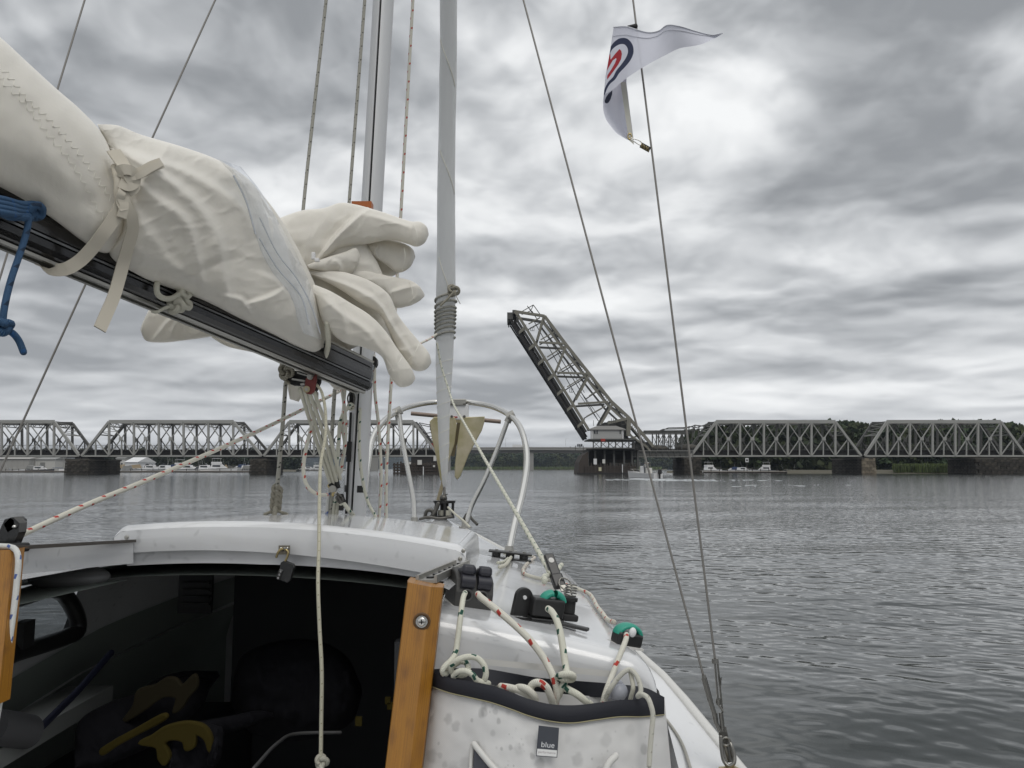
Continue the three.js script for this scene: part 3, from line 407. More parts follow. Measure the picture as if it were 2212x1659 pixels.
// ---------- bascule pier with the tender's house ----------
{
  const t = thing('drawbridge_pier', 'dark steel and timber drawbridge pier carrying a small white tender house', 'bridge pier');
  const z = (x, y, f = 0) => B(1061.8 + 0.2667 * x, 619.4 + 0.2667 * y, f);
  const slab = (x0, y0, x1, y1, f0, f1, e = 0) => { const a = z(x0, y0), b = z(x1, y1); return box(b.x - a.x, a.y - b.y, (f1 - f0) * BW).translate((a.x + b.x) / 2, (a.y + b.y) / 2, -BD - (f0 + f1) / 2 * BW + e); };
  // the house stands on the near side of the pier
  const hs = part('tender_house', slab(800, 1158, 1050, 1235, -0.42, -0.08), std([0.36, 0.36, 0.35], 0.75), t);
  { const a = z(772, 1160, -0.45), b = z(1072, 1160, -0.45), c = z(772, 1160, -0.02), d = z(1072, 1160, -0.02), r1 = z(850, 1130, -0.25), r2 = z(1000, 1130, -0.25), lo = (p) => p.clone().setY(p.y - 0.25); part('roof', new ConvexGeometry([a, b, c, d, r1, r2, lo(a), lo(b), lo(c), lo(d)]), std([0.20, 0.195, 0.185], 0.85), hs); }
  for (const [x0, x1] of [[818, 830], [838, 848], [1022, 1030]]) part('window', slab(x0, 1168, x1, 1196, -0.432, -0.42), M.glassDark, hs);
  part('corner_trim', [slab(797, 1158, 806, 1236, -0.428, -0.41), slab(1044, 1158, 1053, 1236, -0.428, -0.41)], M.white, hs);
  part('platform', slab(775, 1237, 1150, 1247, -0.5, 1), M.trussDark, t);
  part('platform_girder', [slab(800, 1252, 1140, 1262, -0.46, -0.42), slab(800, 1306, 1140, 1316, -0.46, -0.42)], M.trussDark, t);
  for (const x of [808, 870, 930, 985, 1040, 1090, 1132]) part('post', slab(x, 1247, x + 9, 1312, -0.455, -0.42), M.trussDark, t);
  for (let k = 0; k < 6; k++) { const x = 810 + k * 55; part('brace', beam(z(x, 1305, -0.44), z(x + 52, 1255, -0.44), 0.14, 0.14, FWD), M.trussDark, t); part('brace', beam(z(x, 1255, -0.435), z(x + 52, 1305, -0.435), 0.14, 0.14, FWD), M.trussDark, t); }
  part('red_sign', slab(870, 1236, 905, 1258, -0.52, -0.51), M.redSign, t);
  const mast = []; for (const [x, y0, h] of [[820, 1130, 45], [870, 1130, 25], [965, 1125, 55], [980, 1125, 55], [996, 1125, 60], [935, 1125, 30]]) mast.push(beam(z(x, y0, -0.2), z(x, y0 - h, -0.2), 0.12, 0.12, FWD)); mast.push(beam(z(955, 1090, -0.2), z(1000, 1090, -0.2), 0.1, 0.1)); part('roof_antenna', mast, M.trussDark, t);
  part('machinery', [slab(920, 1095, 1060, 1140, 0.2, 0.8), slab(1050, 1120, 1110, 1240, 0.1, 0.9), slab(880, 1110, 940, 1150, 0.3, 0.7), slab(960, 1080, 1010, 1100, 0.35, 0.6)], M.trussDark, t);
  // machinery pit and pier body, with panels and voids
  part('pier_body', slab(770, 1318, 1180, 1400, 0.0, 1.1), M.track, t); part('pier_base', slab(800, 1398, 1160, 1530, 0.1, 1.3), M.stone, t);
  part('front_girder', [slab(765, 1312, 1180, 1326, -0.42, -0.05), slab(830, 1345, 1030, 1352, -0.3, -0.26)], M.track, t);
  for (const x of [768, 825, 900, 975, 1055, 1120, 1165]) part('column', slab(x, 1320, x + 16, 1505, -0.3, -0.16), M.trussDark, t);
  part('hand_rail', [slab(940, 1428, 1150, 1431, -0.42, -0.41), slab(940, 1440, 1150, 1443, -0.42, -0.41), ...Array.from({ length: 14 }, (_, k) => slab(940 + k * 16, 1428, 943 + k * 16, 1452, -0.42, -0.41))], M.trussDark, t);
  // timber fender of planks and piles
  for (let k = 0; k < 5; k++) part('fender_plank', slab(740, 1452 + k * 14, 1150, 1462 + k * 14, -0.56, -0.5), M.timber, t);
  for (let k = 0; k < 17; k++) part('fender_pile', rod(z(745 + k * 25, 1535, -0.47), z(745 + k * 25, 1440 - (k % 3) * 6, -0.47), 0.22, 0.2, 8), M.timber, t);
  { const pts = []; for (const f of [-0.5, 1.2]) pts.push(z(690, 1525, f), z(770, 1525, f), z(770, 1340, f), z(725, 1370, f), z(700, 1420, f)); part('cutwater', new ConvexGeometry(pts), M.timber, t); }
  part('footing', slab(680, 1505, 1145, 1535, -0.62, -0.5), M.track, t);
  part('notice_board', slab(810, 1395, 836, 1440, -0.6, -0.585), M.white, t); part('notice_board', slab(850, 1463, 872, 1492, -0.6, -0.585), std([0.55, 0.52, 0.36], 0.7), t); part('notice_board', slab(880, 1400, 902, 1432, -0.58, -0.57), M.offWhite, t, 'small grey board');
  part('marker_post', slab(1034, 1440, 1041, 1530, -0.62, -0.605), M.white, t);
  settle(t);
}
{ // plate-girder approach right of the bascule pier
  const t = thing('girder_span', 'low dark plate-girder span between the drawbridge pier and the right truss spans', 'bridge span');
  const a = B(1366, 974), b = B(1496, 987), L = b.x - a.x, cx = (a.x + b.x) / 2, hh = a.y - b.y;
  for (const f of [0, 1]) { part('plate_girder', box(L, hh, 0.3).translate(cx, (a.y + b.y) / 2, -BD - f * BW), M.trussDark, t); part('flange', [box(L, 0.14, 0.9).translate(cx, a.y, -BD - f * BW + (f ? 0 : 0.02)), box(L, 0.14, 0.9).translate(cx, b.y, -BD - f * BW)], M.truss, t); }
  for (let k = 0; k <= 10; k++) part('stiffener', box(0.16, hh - 0.2, 0.4).translate(a.x + L * k / 10, (a.y + b.y) / 2, -BD + 0.3), M.trussDark, t);
  part('track_bed', box(L, 0.7, BW - 0.5).translate(cx, a.y + 0.1, -BD - BW / 2), M.track, t);
  const rail = [box(L, 0.1, 0.08).translate(cx, a.y + 1.3, -BD)]; for (let k = 0; k <= 12; k++) rail.push(box(0.1, 1.3, 0.1).translate(a.x + L * k / 12, a.y + 0.65, -BD - 0.02)); part('railing', rail, M.trussDark, t);
  part('ballast_heap', [new THREE.IcosahedronGeometry(2.2, 1).scale(1.5, 0.5, 1).translate(lerp(a.x, b.x, 0.45), a.y + 0.6, -BD - 3), new THREE.IcosahedronGeometry(2.0, 1).scale(1.7, 0.6, 1).translate(lerp(a.x, b.x, 0.95), a.y + 0.8, -BD - 3)], M.stone, t);
  settle(t);
}
{ // overhead-wire trestle standing on the girder span
  const t = thing('wire_gantry', 'open steel gantry of posts and lattice carrying wires right of the drawbridge', 'gantry');
  const xs = [1420, 1434, 1447, 1461, 1474, 1488], yt = 930, yb = 973;
  for (const f of [0.15, 0.85]) for (const x of xs) part('post', beam(B(x, yb, f), B(x, yt, f), 0.3, 0.3, FWD), M.trussDark, t);
  for (const f of [0.15, 0.85]) { part('top_beam', [beam(B(1392, yt + 1, f), B(1496, yt, f), 0.35, 0.4), beam(B(1392, yt + 5, f), B(1496, yt + 5, f), 0.25, 0.25)], M.trussDark, t); for (let i = 0; i + 1 < xs.length; i++) { part('cross_brace', beam(B(xs[i], 968, f), B(xs[i + 1], 938, f), 0.14, 0.14, FWD), M.trussDark, t); part('cross_brace', beam(B(xs[i], 938, f).add(V3(0, 0, 0.2)), B(xs[i + 1], 968, f).add(V3(0, 0, 0.2)), 0.14, 0.14, FWD), M.trussDark, t); } }
  for (const f of [0.1, 0.9]) part('roof_truss', [[1430, 930, 1445, 924], [1445, 924, 1490, 923], [1490, 923, 1503, 918], [1503, 918, 1520, 920], [1503, 918, 1500, 945], [1512, 919, 1509, 950], [1490, 930, 1520, 926], [1520, 920, 1546, 912]].flatMap(([a, b, c, d]) => [beam(B(a, b, f), B(c, d, f), 0.26, 0.26, FWD)]), M.trussDark, t);
  settle(t);
}
{ // rest pier left of the channel, with fender, signs and the wire tower
  const t = thing('rest_pier', 'dark timber-fendered pier with small white notice boards at the left of the open channel', 'bridge pier');
  const slab = (x0, y0, x1, y1, f0, f1) => { const a = B(x0, y0), b = B(x1, y1); return box(b.x - a.x, a.y - b.y, (f1 - f0) * BW).translate((a.x + b.x) / 2, (a.y + b.y) / 2, -BD - (f0 + f1) / 2 * BW); };
  part('pier_body', slab(868, 1000, 950, 1030, -0.2, 1.2), M.stone, t); part('cap_girder', slab(888, 985, 952, 1001, 0, 1), M.track, t);
  for (let k = 0; k < 4; k++) part('fender_plank', slab(852, 1002 + k * 6, 948, 1006 + k * 6, -0.3, -0.22), M.timber, t);
  for (let k = 0; k < 14; k++) part('fender_pile', rod(B(854 + k * 7, 1030, -0.2), B(854 + k * 7, 1000 - (k % 3) * 1.5, -0.2), 0.24, 0.22, 8), M.timber, t);
  for (const [x0, y0, x1, y1] of [[905, 994, 914, 1004], [887, 998, 891, 1003], [939, 985, 945, 996], [938, 1005, 942, 1009]]) part('notice_board', slab(x0, y0, x1, y1, -0.36, -0.34), M.offWhite, t);
  part('marker_post', slab(916.5, 1008, 918, 1028, -0.36, -0.345), M.white, t);
  part('red_box', slab(928, 957, 939, 968, 0.3, 0.7), M.redSign, t);
  const z = []; for (const [a, b, c, d] of [[903, 912, 945, 921], [905, 916, 930, 922], [926, 915, 940, 984], [940, 918, 948, 984], [926, 925, 944, 950], [928, 950, 941, 930], [918, 935, 946, 931], [920, 942, 946, 940], [930, 960, 944, 984], [903, 912, 935, 958]]) z.push(beam(B(a, b, 0.3), B(c, d, 0.3), 0.22, 0.22, FWD)); part('wire_tower', z, M.trussDark, t);
  part('insulator_cluster', [0, 1, 2, 3, 4].map((k) => box(0.5, 0.7, 0.5).translate(...B(930 + k * 3.6, 922 - (k % 2) * 3, 0.3).toArray())), M.track, t);
  settle(t);
}
// ---------- highway bridge far behind ----------
{
  const t = thing('highway_bridge', 'pale concrete highway bridge crossing the river in the far distance', 'bridge'), d = 760;
  const pts = [[380, 1000], [470, 990], [560, 985], [700, 977], [850, 971.5], [1000, 969], [1130, 968.5], [1270, 969], [1420, 971], [1600, 976]];
  for (let i = 0; i + 1 < pts.length; i++) { const a = P(pts[i][0], pts[i][1], d), b = P(pts[i + 1][0], pts[i + 1][1], d); const dn = (p, v) => p.clone().setY(p.y - v); part('deck', beam(dn(a, 0.9), dn(b, 0.9), 16, 1.6), M.concrete, t); part('girder', beam(dn(a, 3.0), dn(b, 3.0), 9, 2.6), std([0.20, 0.185, 0.17], 0.8), t); part('parapet', beam(dn(a, -0.45).setZ(-d + 8), dn(b, -0.45).setZ(-d + 8), 0.4, 1.1), M.concrete, t); }
  const yAt = table(pts);
  for (const x of [500, 640, 815, 970, 1148, 1345]) { const a = P(x, yAt(x) + 9, d), w = 6.4; part('pier', [box(w, a.y + 1, 3).translate(a.x - 1.4, (a.y - 1) / 2, -d + 4), box(w, a.y + 1, 3).translate(a.x + 1.4 + w * 0.0 - 6, (a.y - 1) / 2, -d - 6)], M.concrete, t); }
  for (const x of [1025, 1143, 1092, 1222, 1310]) { const a = P(x, yAt(x), d); part('lamp_post', [rod(a, a.clone().setY(a.y + 9), 0.14, 0.1, 6), beam(a.clone().setY(a.y + 9), a.clone().add(V3(2, 9.2, 0)), 0.12, 0.12)], M.steelDull, t); }
  settle(t);
  const truck = thing('box_truck', 'small pale box truck driving over the distant highway bridge', 'truck'); const q = P(1116, 968, d - 3);
  part('cargo_box', box(8, 2.8, 2.4, q.x, q.y + 1.9, q.z), M.white, truck); part('cab', box(2, 2.1, 2.3, q.x + 5.2, q.y + 1.5, q.z, 0.2), M.offWhite, truck); for (const k of [-3, -2, 5]) part('wheel', new THREE.CylinderGeometry(0.5, 0.5, 2.4, 12).rotateX(Math.PI / 2).translate(q.x + k, q.y + 0.5, q.z), M.black, truck); settle(truck);
  // signal cluster on the deck left of the bascule pier
  const s = thing('signal_gantry', 'small gantry with three signal heads left of the drawbridge house', 'signal'); const s0 = B(1243, 974), s1 = B(1260, 974);
  part('post', [rod(s0, s0.clone().setY(s0.y + 1.4), 0.09, 0.09, 6), rod(s1, s1.clone().setY(s1.y + 1.4), 0.09, 0.09, 6)], M.trussDark, s); part('cross_arm', beam(s0.clone().setY(s0.y + 1.3), s1.clone().setY(s1.y + 1.3), 0.12, 0.12), M.trussDark, s); for (let k = 0; k < 3; k++) part('signal_head', box(0.35, 0.75, 0.3, s0.x + 0.7 + k * 0.5, s0.y + 1.5, s0.z, 0.05), M.track, s);
  part('bracket', beam(s0.clone(), B(1270, 974), 0.15, 0.3), M.trussDark, s); settle(s);
}

// ---------- marina ----------
function hullGeo(L, W, H, sheer = 0.35) { // pointed bow at +x, transom at -x, keel at y = -0.3
  return sheet((u, v) => { const x = (u - 0.5) * L, t = clamp((u - 0.45) / 0.55), w = W / 2 * (1 - Math.pow(t, 2.2)) * (0.9 + 0.1 * u), a = (v * 2 - 1), s = Math.sign(a) || 1, k = Math.abs(a); const y = k > 0.35 ? lerp(-0.1, H * (0.75 + sheer * u * u), (k - 0.35) / 0.65) : lerp(-0.4, -0.1, k / 0.35); return V3(x + t * k * L * 0.05, y, s * w * (k > 0.35 ? 0.82 + 0.18 * (k - 0.35) / 0.65 : k / 0.35 * 0.82)); }, 18, 16);
}
const deckGeo = (L, W, H, sheer = 0.35) => sheet((u, v) => { const x = (u - 0.5) * L, t = clamp((u - 0.45) / 0.55), w = W / 2 * (1 - Math.pow(t, 2.2)) * (0.9 + 0.1 * u); return V3(x + t * L * 0.048, H * (0.75 + sheer * u * u) - 0.06, (v * 2 - 1) * w); }, 18, 4);
function cruiser(name, L, { fly = false, open = false, canvas = null, hull = M.white } = {}) {
  const o = new THREE.Group(); o.name = name; const W = L * 0.33, H = L * 0.13;
  part('hull', hullGeo(L, W, H), hull, o); part('deck', deckGeo(L, W, H), M.white, o); part('transom', box(0.08, H * 0.8, W * 0.88, -L / 2, H * 0.35, 0), hull, o);
  part('rub_rail', [sheet((u, v) => { const q = deckGeo; const t = clamp((u - 0.45) / 0.55), w = W / 2 * (1 - Math.pow(t, 2.2)) * (0.9 + 0.1 * u) + 0.03; return V3((u - 0.5) * L + t * L * 0.048, H * (0.75 + 0.35 * u * u) - 0.12 + v * 0.1, w); }, 18, 1), sheet((u, v) => { const t = clamp((u - 0.45) / 0.55), w = W / 2 * (1 - Math.pow(t, 2.2)) * (0.9 + 0.1 * u) + 0.03; return V3((u - 0.5) * L + t * L * 0.048, H * (0.75 + 0.35 * u * u) - 0.12 + v * 0.1, -w); }, 18, 1)], M.grey, o);
  const y = H * 0.9;
  if (!open) {
    const c = part('cabin', new ConvexGeometry([-0.22, 0.22].flatMap((s) => [V3(-L * 0.22, y, s * L * 0.55), V3(L * 0.26, y + 0.1, s * L * 0.42), V3(-L * 0.2, y + L * 0.12, s * L * 0.5), V3(L * 0.1, y + L * 0.13, s * L * 0.44)])), M.white, o);
    part('window', [box(L * 0.22, L * 0.05, L * 0.235, -L * 0.06, y + L * 0.075, 0), box(L * 0.04, L * 0.05, L * 0.18, L * 0.155, y + L * 0.085, 0)], M.glassDark, c);
  }
  part('windshield', new ConvexGeometry([-1, 1].flatMap((s) => [V3(L * 0.06, y + (open ? 0 : L * 0.12), s * L * 0.1), V3(-L * 0.02, y + (open ? L * 0.09 : L * 0.19), s * L * 0.09), V3(L * 0.03, y + (open ? 0 : L * 0.12), s * L * 0.1)])), M.glassDark, o);
  if (fly) { part('flybridge', box(L * 0.3, L * 0.07, L * 0.22, -L * 0.06, y + L * 0.16, 0, 0.1), M.white, o); part('hardtop', box(L * 0.28, 0.1, L * 0.22, -L * 0.06, y + L * 0.3, 0, 0.04), M.white, o); part('frame', [-1, 1].flatMap((s) => [-0.18, 0.05].map((x) => rod(V3(x * L, y + L * 0.18, s * L * 0.1), V3(x * L, y + L * 0.3, s * L * 0.1), 0.05))), M.steelDull, o); }
  if (canvas) part('canvas_top', new ConvexGeometry([-1, 1].flatMap((s) => [V3(-L * 0.4, y + L * 0.02, s * L * 0.13), V3(-L * 0.34, y + L * 0.17, s * L * 0.11), V3(-L * 0.02, y + L * 0.2, s * L * 0.11), V3(L * 0.05, y + L * 0.05, s * L * 0.13)])), canvas, o);
  part('bow_rail', tube([V3(L * 0.05, H + 0.5, W * 0.42), V3(L * 0.3, H + 0.75, W * 0.3), V3(L * 0.5, H + 0.85, 0), V3(L * 0.3, H + 0.75, -W * 0.3), V3(L * 0.05, H + 0.5, -W * 0.42)], 0.035, 30, 5), M.steelDull, o);
  part('antenna', rod(V3(-L * 0.1, y + L * 0.15, L * 0.08), V3(-L * 0.16, y + L * 0.42, L * 0.08), 0.03, 0.015, 5), M.white, o);
  return o;
}
function yacht(name, L) {
  const o = new THREE.Group(); o.name = name; const W = L * 0.28, H = L * 0.1;
  part('hull', hullGeo(L, W, H, 0.2), M.white, o); part('deck', deckGeo(L, W, H, 0.2), M.offWhite, o);
  part('cabin', box(L * 0.35, H * 0.5, W * 0.55, 0.02 * L, H * 1.05, 0, 0.1), M.white, o); part('mast', rod(V3(L * 0.08, H, 0), V3(L * 0.08, L * 1.25, 0), 0.07, 0.05, 8), M.steelDull, o);
  part('boom', rod(V3(L * 0.07, H * 2, 0), V3(-L * 0.36, H * 2, 0), 0.1, 0.1, 8), std([0.05, 0.08, 0.16], 0.8), o); part('spreader', rod(V3(L * 0.08, L * 0.75, -0.9), V3(L * 0.08, L * 0.75, 0.9), 0.03, 0.03, 5), M.steelDull, o); part('stay', [rod(V3(L * 0.08, L * 1.25, 0), V3(L * 0.5, H, 0), 0.02, 0.02, 4), rod(V3(L * 0.08, L * 1.25, 0), V3(-L * 0.5, H, 0), 0.02, 0.02, 4)], M.steelDull, o);
  return o;
}
const tan = std([0.32, 0.25, 0.16], 0.85), navyC = std([0.03, 0.05, 0.11], 0.85), greyC = std([0.22, 0.22, 0.21], 0.85);
const kinds = { fly: cruiser('cabin_cruiser', 13.5, { fly: true }), cabin: cruiser('cabin_cruiser', 12), open: cruiser('motor_boat', 8.5, { open: true }), tan: cruiser('covered_boat', 10.5, { open: true, canvas: tan }), navy: cruiser('covered_boat', 10.5, { canvas: navyC }), grey: cruiser('covered_boat', 9, { open: true, canvas: greyC }), dark: cruiser('motor_boat', 10, { hull: std([0.03, 0.035, 0.05], 0.3) }), sail: yacht('moored_yacht', 9) };
const used = {};
let GL = 'boats moored in the marina on the left shore', GR = 'boats moored on the right shore';
function moor(kind, x, d, turn, label, group) { const k = kinds[kind], o = used[kind] ? k.clone() : k; used[kind] = 1; o.name = numbered(k.name.replace(/_\d+$/, '')); const q = P(x, HORIZON, d); o.position.set(q.x, 0.02, q.z); o.rotation.y = turn; if (group === GR) o.scale.setScalar(0.66); tag(o, label, kind === 'sail' ? 'sailboat' : 'motorboat', group); scene.add(o); return o; }
for (const a of [
  ['dark', 86, 338, 0.3, 'dark-hulled motorboat in front of the long grey shed'], ['grey', 62, 344, 2.9, 'small grey-covered boat left of the dark-hulled motorboat'], ['open', 20, 350, 0.2, 'open white boat at the left edge before the grey shed'], ['sail', 132, 345, 0.4, 'moored yacht with bare mast at the right end of the grey shed'],
  ['tan', 268, 352, 0.2, 'tan-covered boat just right of the leftmost whole stone pier'], ['grey', 284, 338, 2.8, 'grey-covered boat near the right side of the leftmost stone pier'], ['tan', 303, 345, 0.5, 'tan-covered boat third right of the leftmost stone pier'], ['cabin', 328, 350, 0.2, 'white cabin cruiser by the tan-covered boats'], ['cabin', 354, 342, 2.7, 'white cabin cruiser where the red-flecked rope crosses the marina'], ['navy', 380, 352, 0.3, 'navy-topped cruiser left of the large white cruisers'],
  ['cabin', 408, 336, 0.25, 'large white cabin cruiser with pointed bow right, middle of marina'], ['sail', 424, 356, 0.1, 'moored yacht whose mast rises between the large cruisers'], ['cabin', 445, 335, 0.2, 'long white cruiser just left of the tallest flybridge boat'], ['fly', 472, 334, 0.3, 'tallest white flybridge cruiser in the left marina'], ['open', 500, 345, 0.2, 'small open white boat right of the flybridge cruiser'], ['navy', 518, 350, 2.9, 'navy-topped boat left of the second stone pier'], ['cabin', 536, 342, 0.4, 'white cruiser partly hidden by the second stone pier'], ['sail', 358, 365, 0.2, 'moored yacht farther back with a thin tall mast'],
  ['open', 258, 344, 2.6, 'small open white boat close against the right side of the leftmost whole stone pier'], ['cabin', 318, 372, 2.9, 'white cruiser in the back row above the third tan-covered boat'], ['open', 342, 336, 0.3, 'small open boat between two white cabin cruisers'], ['fly', 392, 378, 0.2, 'flybridge boat in the back row behind the navy-topped cruiser'], ['open', 424, 334, 2.8, 'small open boat in front of the two large white cruisers'], ['cabin', 460, 380, 2.7, 'white cruiser in the back row left of the tallest flybridge boat'], ['tan', 490, 372, 0.3, 'tan-covered boat in the back row right of the tallest flybridge boat'], ['grey', 528, 338, 0.2, 'grey-covered boat nearest the left side of the second stone pier'],
]) moor(a[0], a[1], a[2], a[3], a[4], GL);
for (const a of [['open', 622, 560, 0.2, 'tiny white boat just right of the second stone pier'], ['fly', 636, 580, 0.3, 'tiny flybridge boat seen left of the looped red-flecked line'], ['cabin', 652, 570, 2.9, 'tiny white cruiser behind the looped red-flecked line'], ['cabin', 668, 590, 0.2, 'tiny white cruiser seen between the mainsheet ropes'], ['fly', 686, 575, 0.4, 'tiny flybridge boat behind the hanging white rope'], ['open', 704, 585, 0.1, 'tiny open boat behind the mainsheet ropes'], ['cabin', 728, 590, 0.3, 'tiny white cruiser nearest the left side of the mast']]) moor(a[0], a[1], a[2], a[3], a[4], GL);
for (const a of [['fly', 1534, 286, 0.35, 'white flybridge cruiser moored alone right of the dark pier'], ['sail', 1555, 296, 0.3, 'moored yacht with a white mast beside the right flybridge cruiser'], ['navy', 1582, 290, 2.9, 'navy-topped boat left of the white sign post on the right shore'], ['cabin', 1604, 288, 0.3, 'white cabin cruiser near the sign post on the right shore'], ['fly', 1652, 287, 2.8, 'tall white flybridge cruiser in the middle of the right moorings'], ['open', 1692, 292, 0.2, 'small white boat on the right shore by the pale huts'], ['open', 1712, 294, 2.9, 'small white boat rightmost on the right shore']]) moor(a[0], a[1], a[2], a[3], a[4], GR);
{ // boatyard buildings on the left shore
  const shed = (name, label, x0, x1, yTop, d, roofRise, wall, roof, opts = {}) => {
    const t = thing(name, label, 'building'), a = P(x0, HORIZON, d), b = P(x1, HORIZON, d), h = P(x0, yTop, d).y, W = b.x - a.x, D = opts.D ?? 20, cx = (a.x + b.x) / 2, rr = roofRise;
    part('wall', box(W, h - 0.3, D).translate(cx, (h - 0.3) / 2 + 0.3, -d - D / 2), wall, t);
    part('roof', new ConvexGeometry([-1, 1].flatMap((s) => [V3(cx + s * (W / 2 + 0.4), h, -d + 0.5), V3(cx + s * (W / 2 + 0.4), h, -d - D - 0.5), V3(cx + s * (W / 2 + 0.4), h + rr, -d - D / 2), V3(cx + s * (W / 2 + 0.4), h - 0.15, -d + 0.5), V3(cx + s * (W / 2 + 0.4), h - 0.15, -d - D - 0.5)])), roof, t);
    for (const [u, v, w, hh] of opts.win ?? []) part('window', box(W * w, h * hh, 0.1).translate(a.x + W * u, h * v, -d + 0.06), M.glassDark, t);
    for (const [u, w, hh] of opts.door ?? []) part('door', box(W * w, h * hh, 0.12).translate(a.x + W * u, 0.3 + h * hh / 2, -d + 0.07), std([0.2, 0.2, 0.19], 0.7), t);
    if (opts.ribs) { for (let k = 0; k <= opts.ribs; k++) part('wall_rib', box(0.14, h - 0.5, 0.1).translate(a.x + W * k / opts.ribs, h / 2 + 0.1, -d + 0.05), wall, t); }
    settle(t);
  };
  const greyW = std([0.33, 0.32, 0.30], 0.8), paleW = std([0.50, 0.49, 0.46], 0.8), roofG = std([0.24, 0.24, 0.23], 0.8);
  shed('boat_shed', 'long low grey-beige shed on the far left shore', -60, 62, 991, 395, 1.6, greyW, std([0.36, 0.35, 0.33], 0.8), { ribs: 10, door: [[0.3, 0.12, 0.7]] });
  shed('boat_shed', 'second grey shed with pale roof, nearer the left stone pier', 65, 118, 992, 400, 2.2, paleW, roofG, { ribs: 6, door: [[0.5, 0.2, 0.7]] });
  shed('marina_building', 'two-storey pale building with windows left of the leftmost stone pier', 120, 162, 987, 410, 2.4, std([0.36, 0.37, 0.38], 0.8), roofG, { win: [[0.2, 0.7, 0.12, 0.14], [0.45, 0.7, 0.12, 0.14], [0.7, 0.7, 0.12, 0.14], [0.2, 0.35, 0.12, 0.16], [0.7, 0.35, 0.12, 0.16]], door: [[0.45, 0.1, 0.3]] });
  shed('marina_building', 'white house right of the leftmost stone pier', 250, 268, 990, 405, 2.2, M.offWhite, roofG, { win: [[0.3, 0.55, 0.2, 0.2], [0.7, 0.55, 0.2, 0.2]] });
  shed('storage_tent', 'white round-topped storage tent behind the tan-covered boats', 270, 296, 998, 400, 2.6, M.white, M.white, { door: [[0.5, 0.3, 0.6]] });
  shed('bridge_hut', 'small grey hut on the shore between the right moorings', 1728, 1748, 1006, 300, 0.8, M.offWhite, roofG, { win: [[0.5, 0.55, 0.3, 0.3]], D: 5 });
  const dock = (label, x0, x1, d) => { const t = thing('dock', label, 'dock'), a = P(x0, HORIZON, d), b = P(x1, HORIZON, d), W = b.x - a.x; part('deck', box(W, 0.22, 2.2).translate((a.x + b.x) / 2, 0.55, -d), std([0.34, 0.31, 0.27], 0.9), t); part('float', box(W, 0.4, 1.9).translate((a.x + b.x) / 2, 0.22, -d), M.timber, t); for (let k = 0; k <= 12; k++) part('pile', rod(V3(a.x + W * k / 12, -0.5, -d - 1.3), V3(a.x + W * k / 12, 1.5, -d - 1.3), 0.15, 0.13, 7), M.timber, t); settle(t); };
  dock('long floating dock with piles along the left marina', 255, 545, 330); dock('short floating dock in front of the grey shed', -20, 150, 333); dock('low dock along the right shore', 1520, 1735, 283); dock('distant dock seen behind the mast lines', 610, 745, 560);
  const s = thing('shore_sign', 'small white channel sign on a post on the right shore', 'sign'), q = P(1614, 1018, 282); part('post', rod(q, q.clone().setY(q.y + 4.2), 0.12, 0.12, 6), M.timber, s); part('board', box(1.1, 1.4, 0.08, q.x, q.y + 3.8, q.z + 0.15), M.white, s); part('panel', box(0.6, 0.6, 0.05, q.x, q.y + 3.8, q.z + 0.22), M.grey, s); settle(s);
}
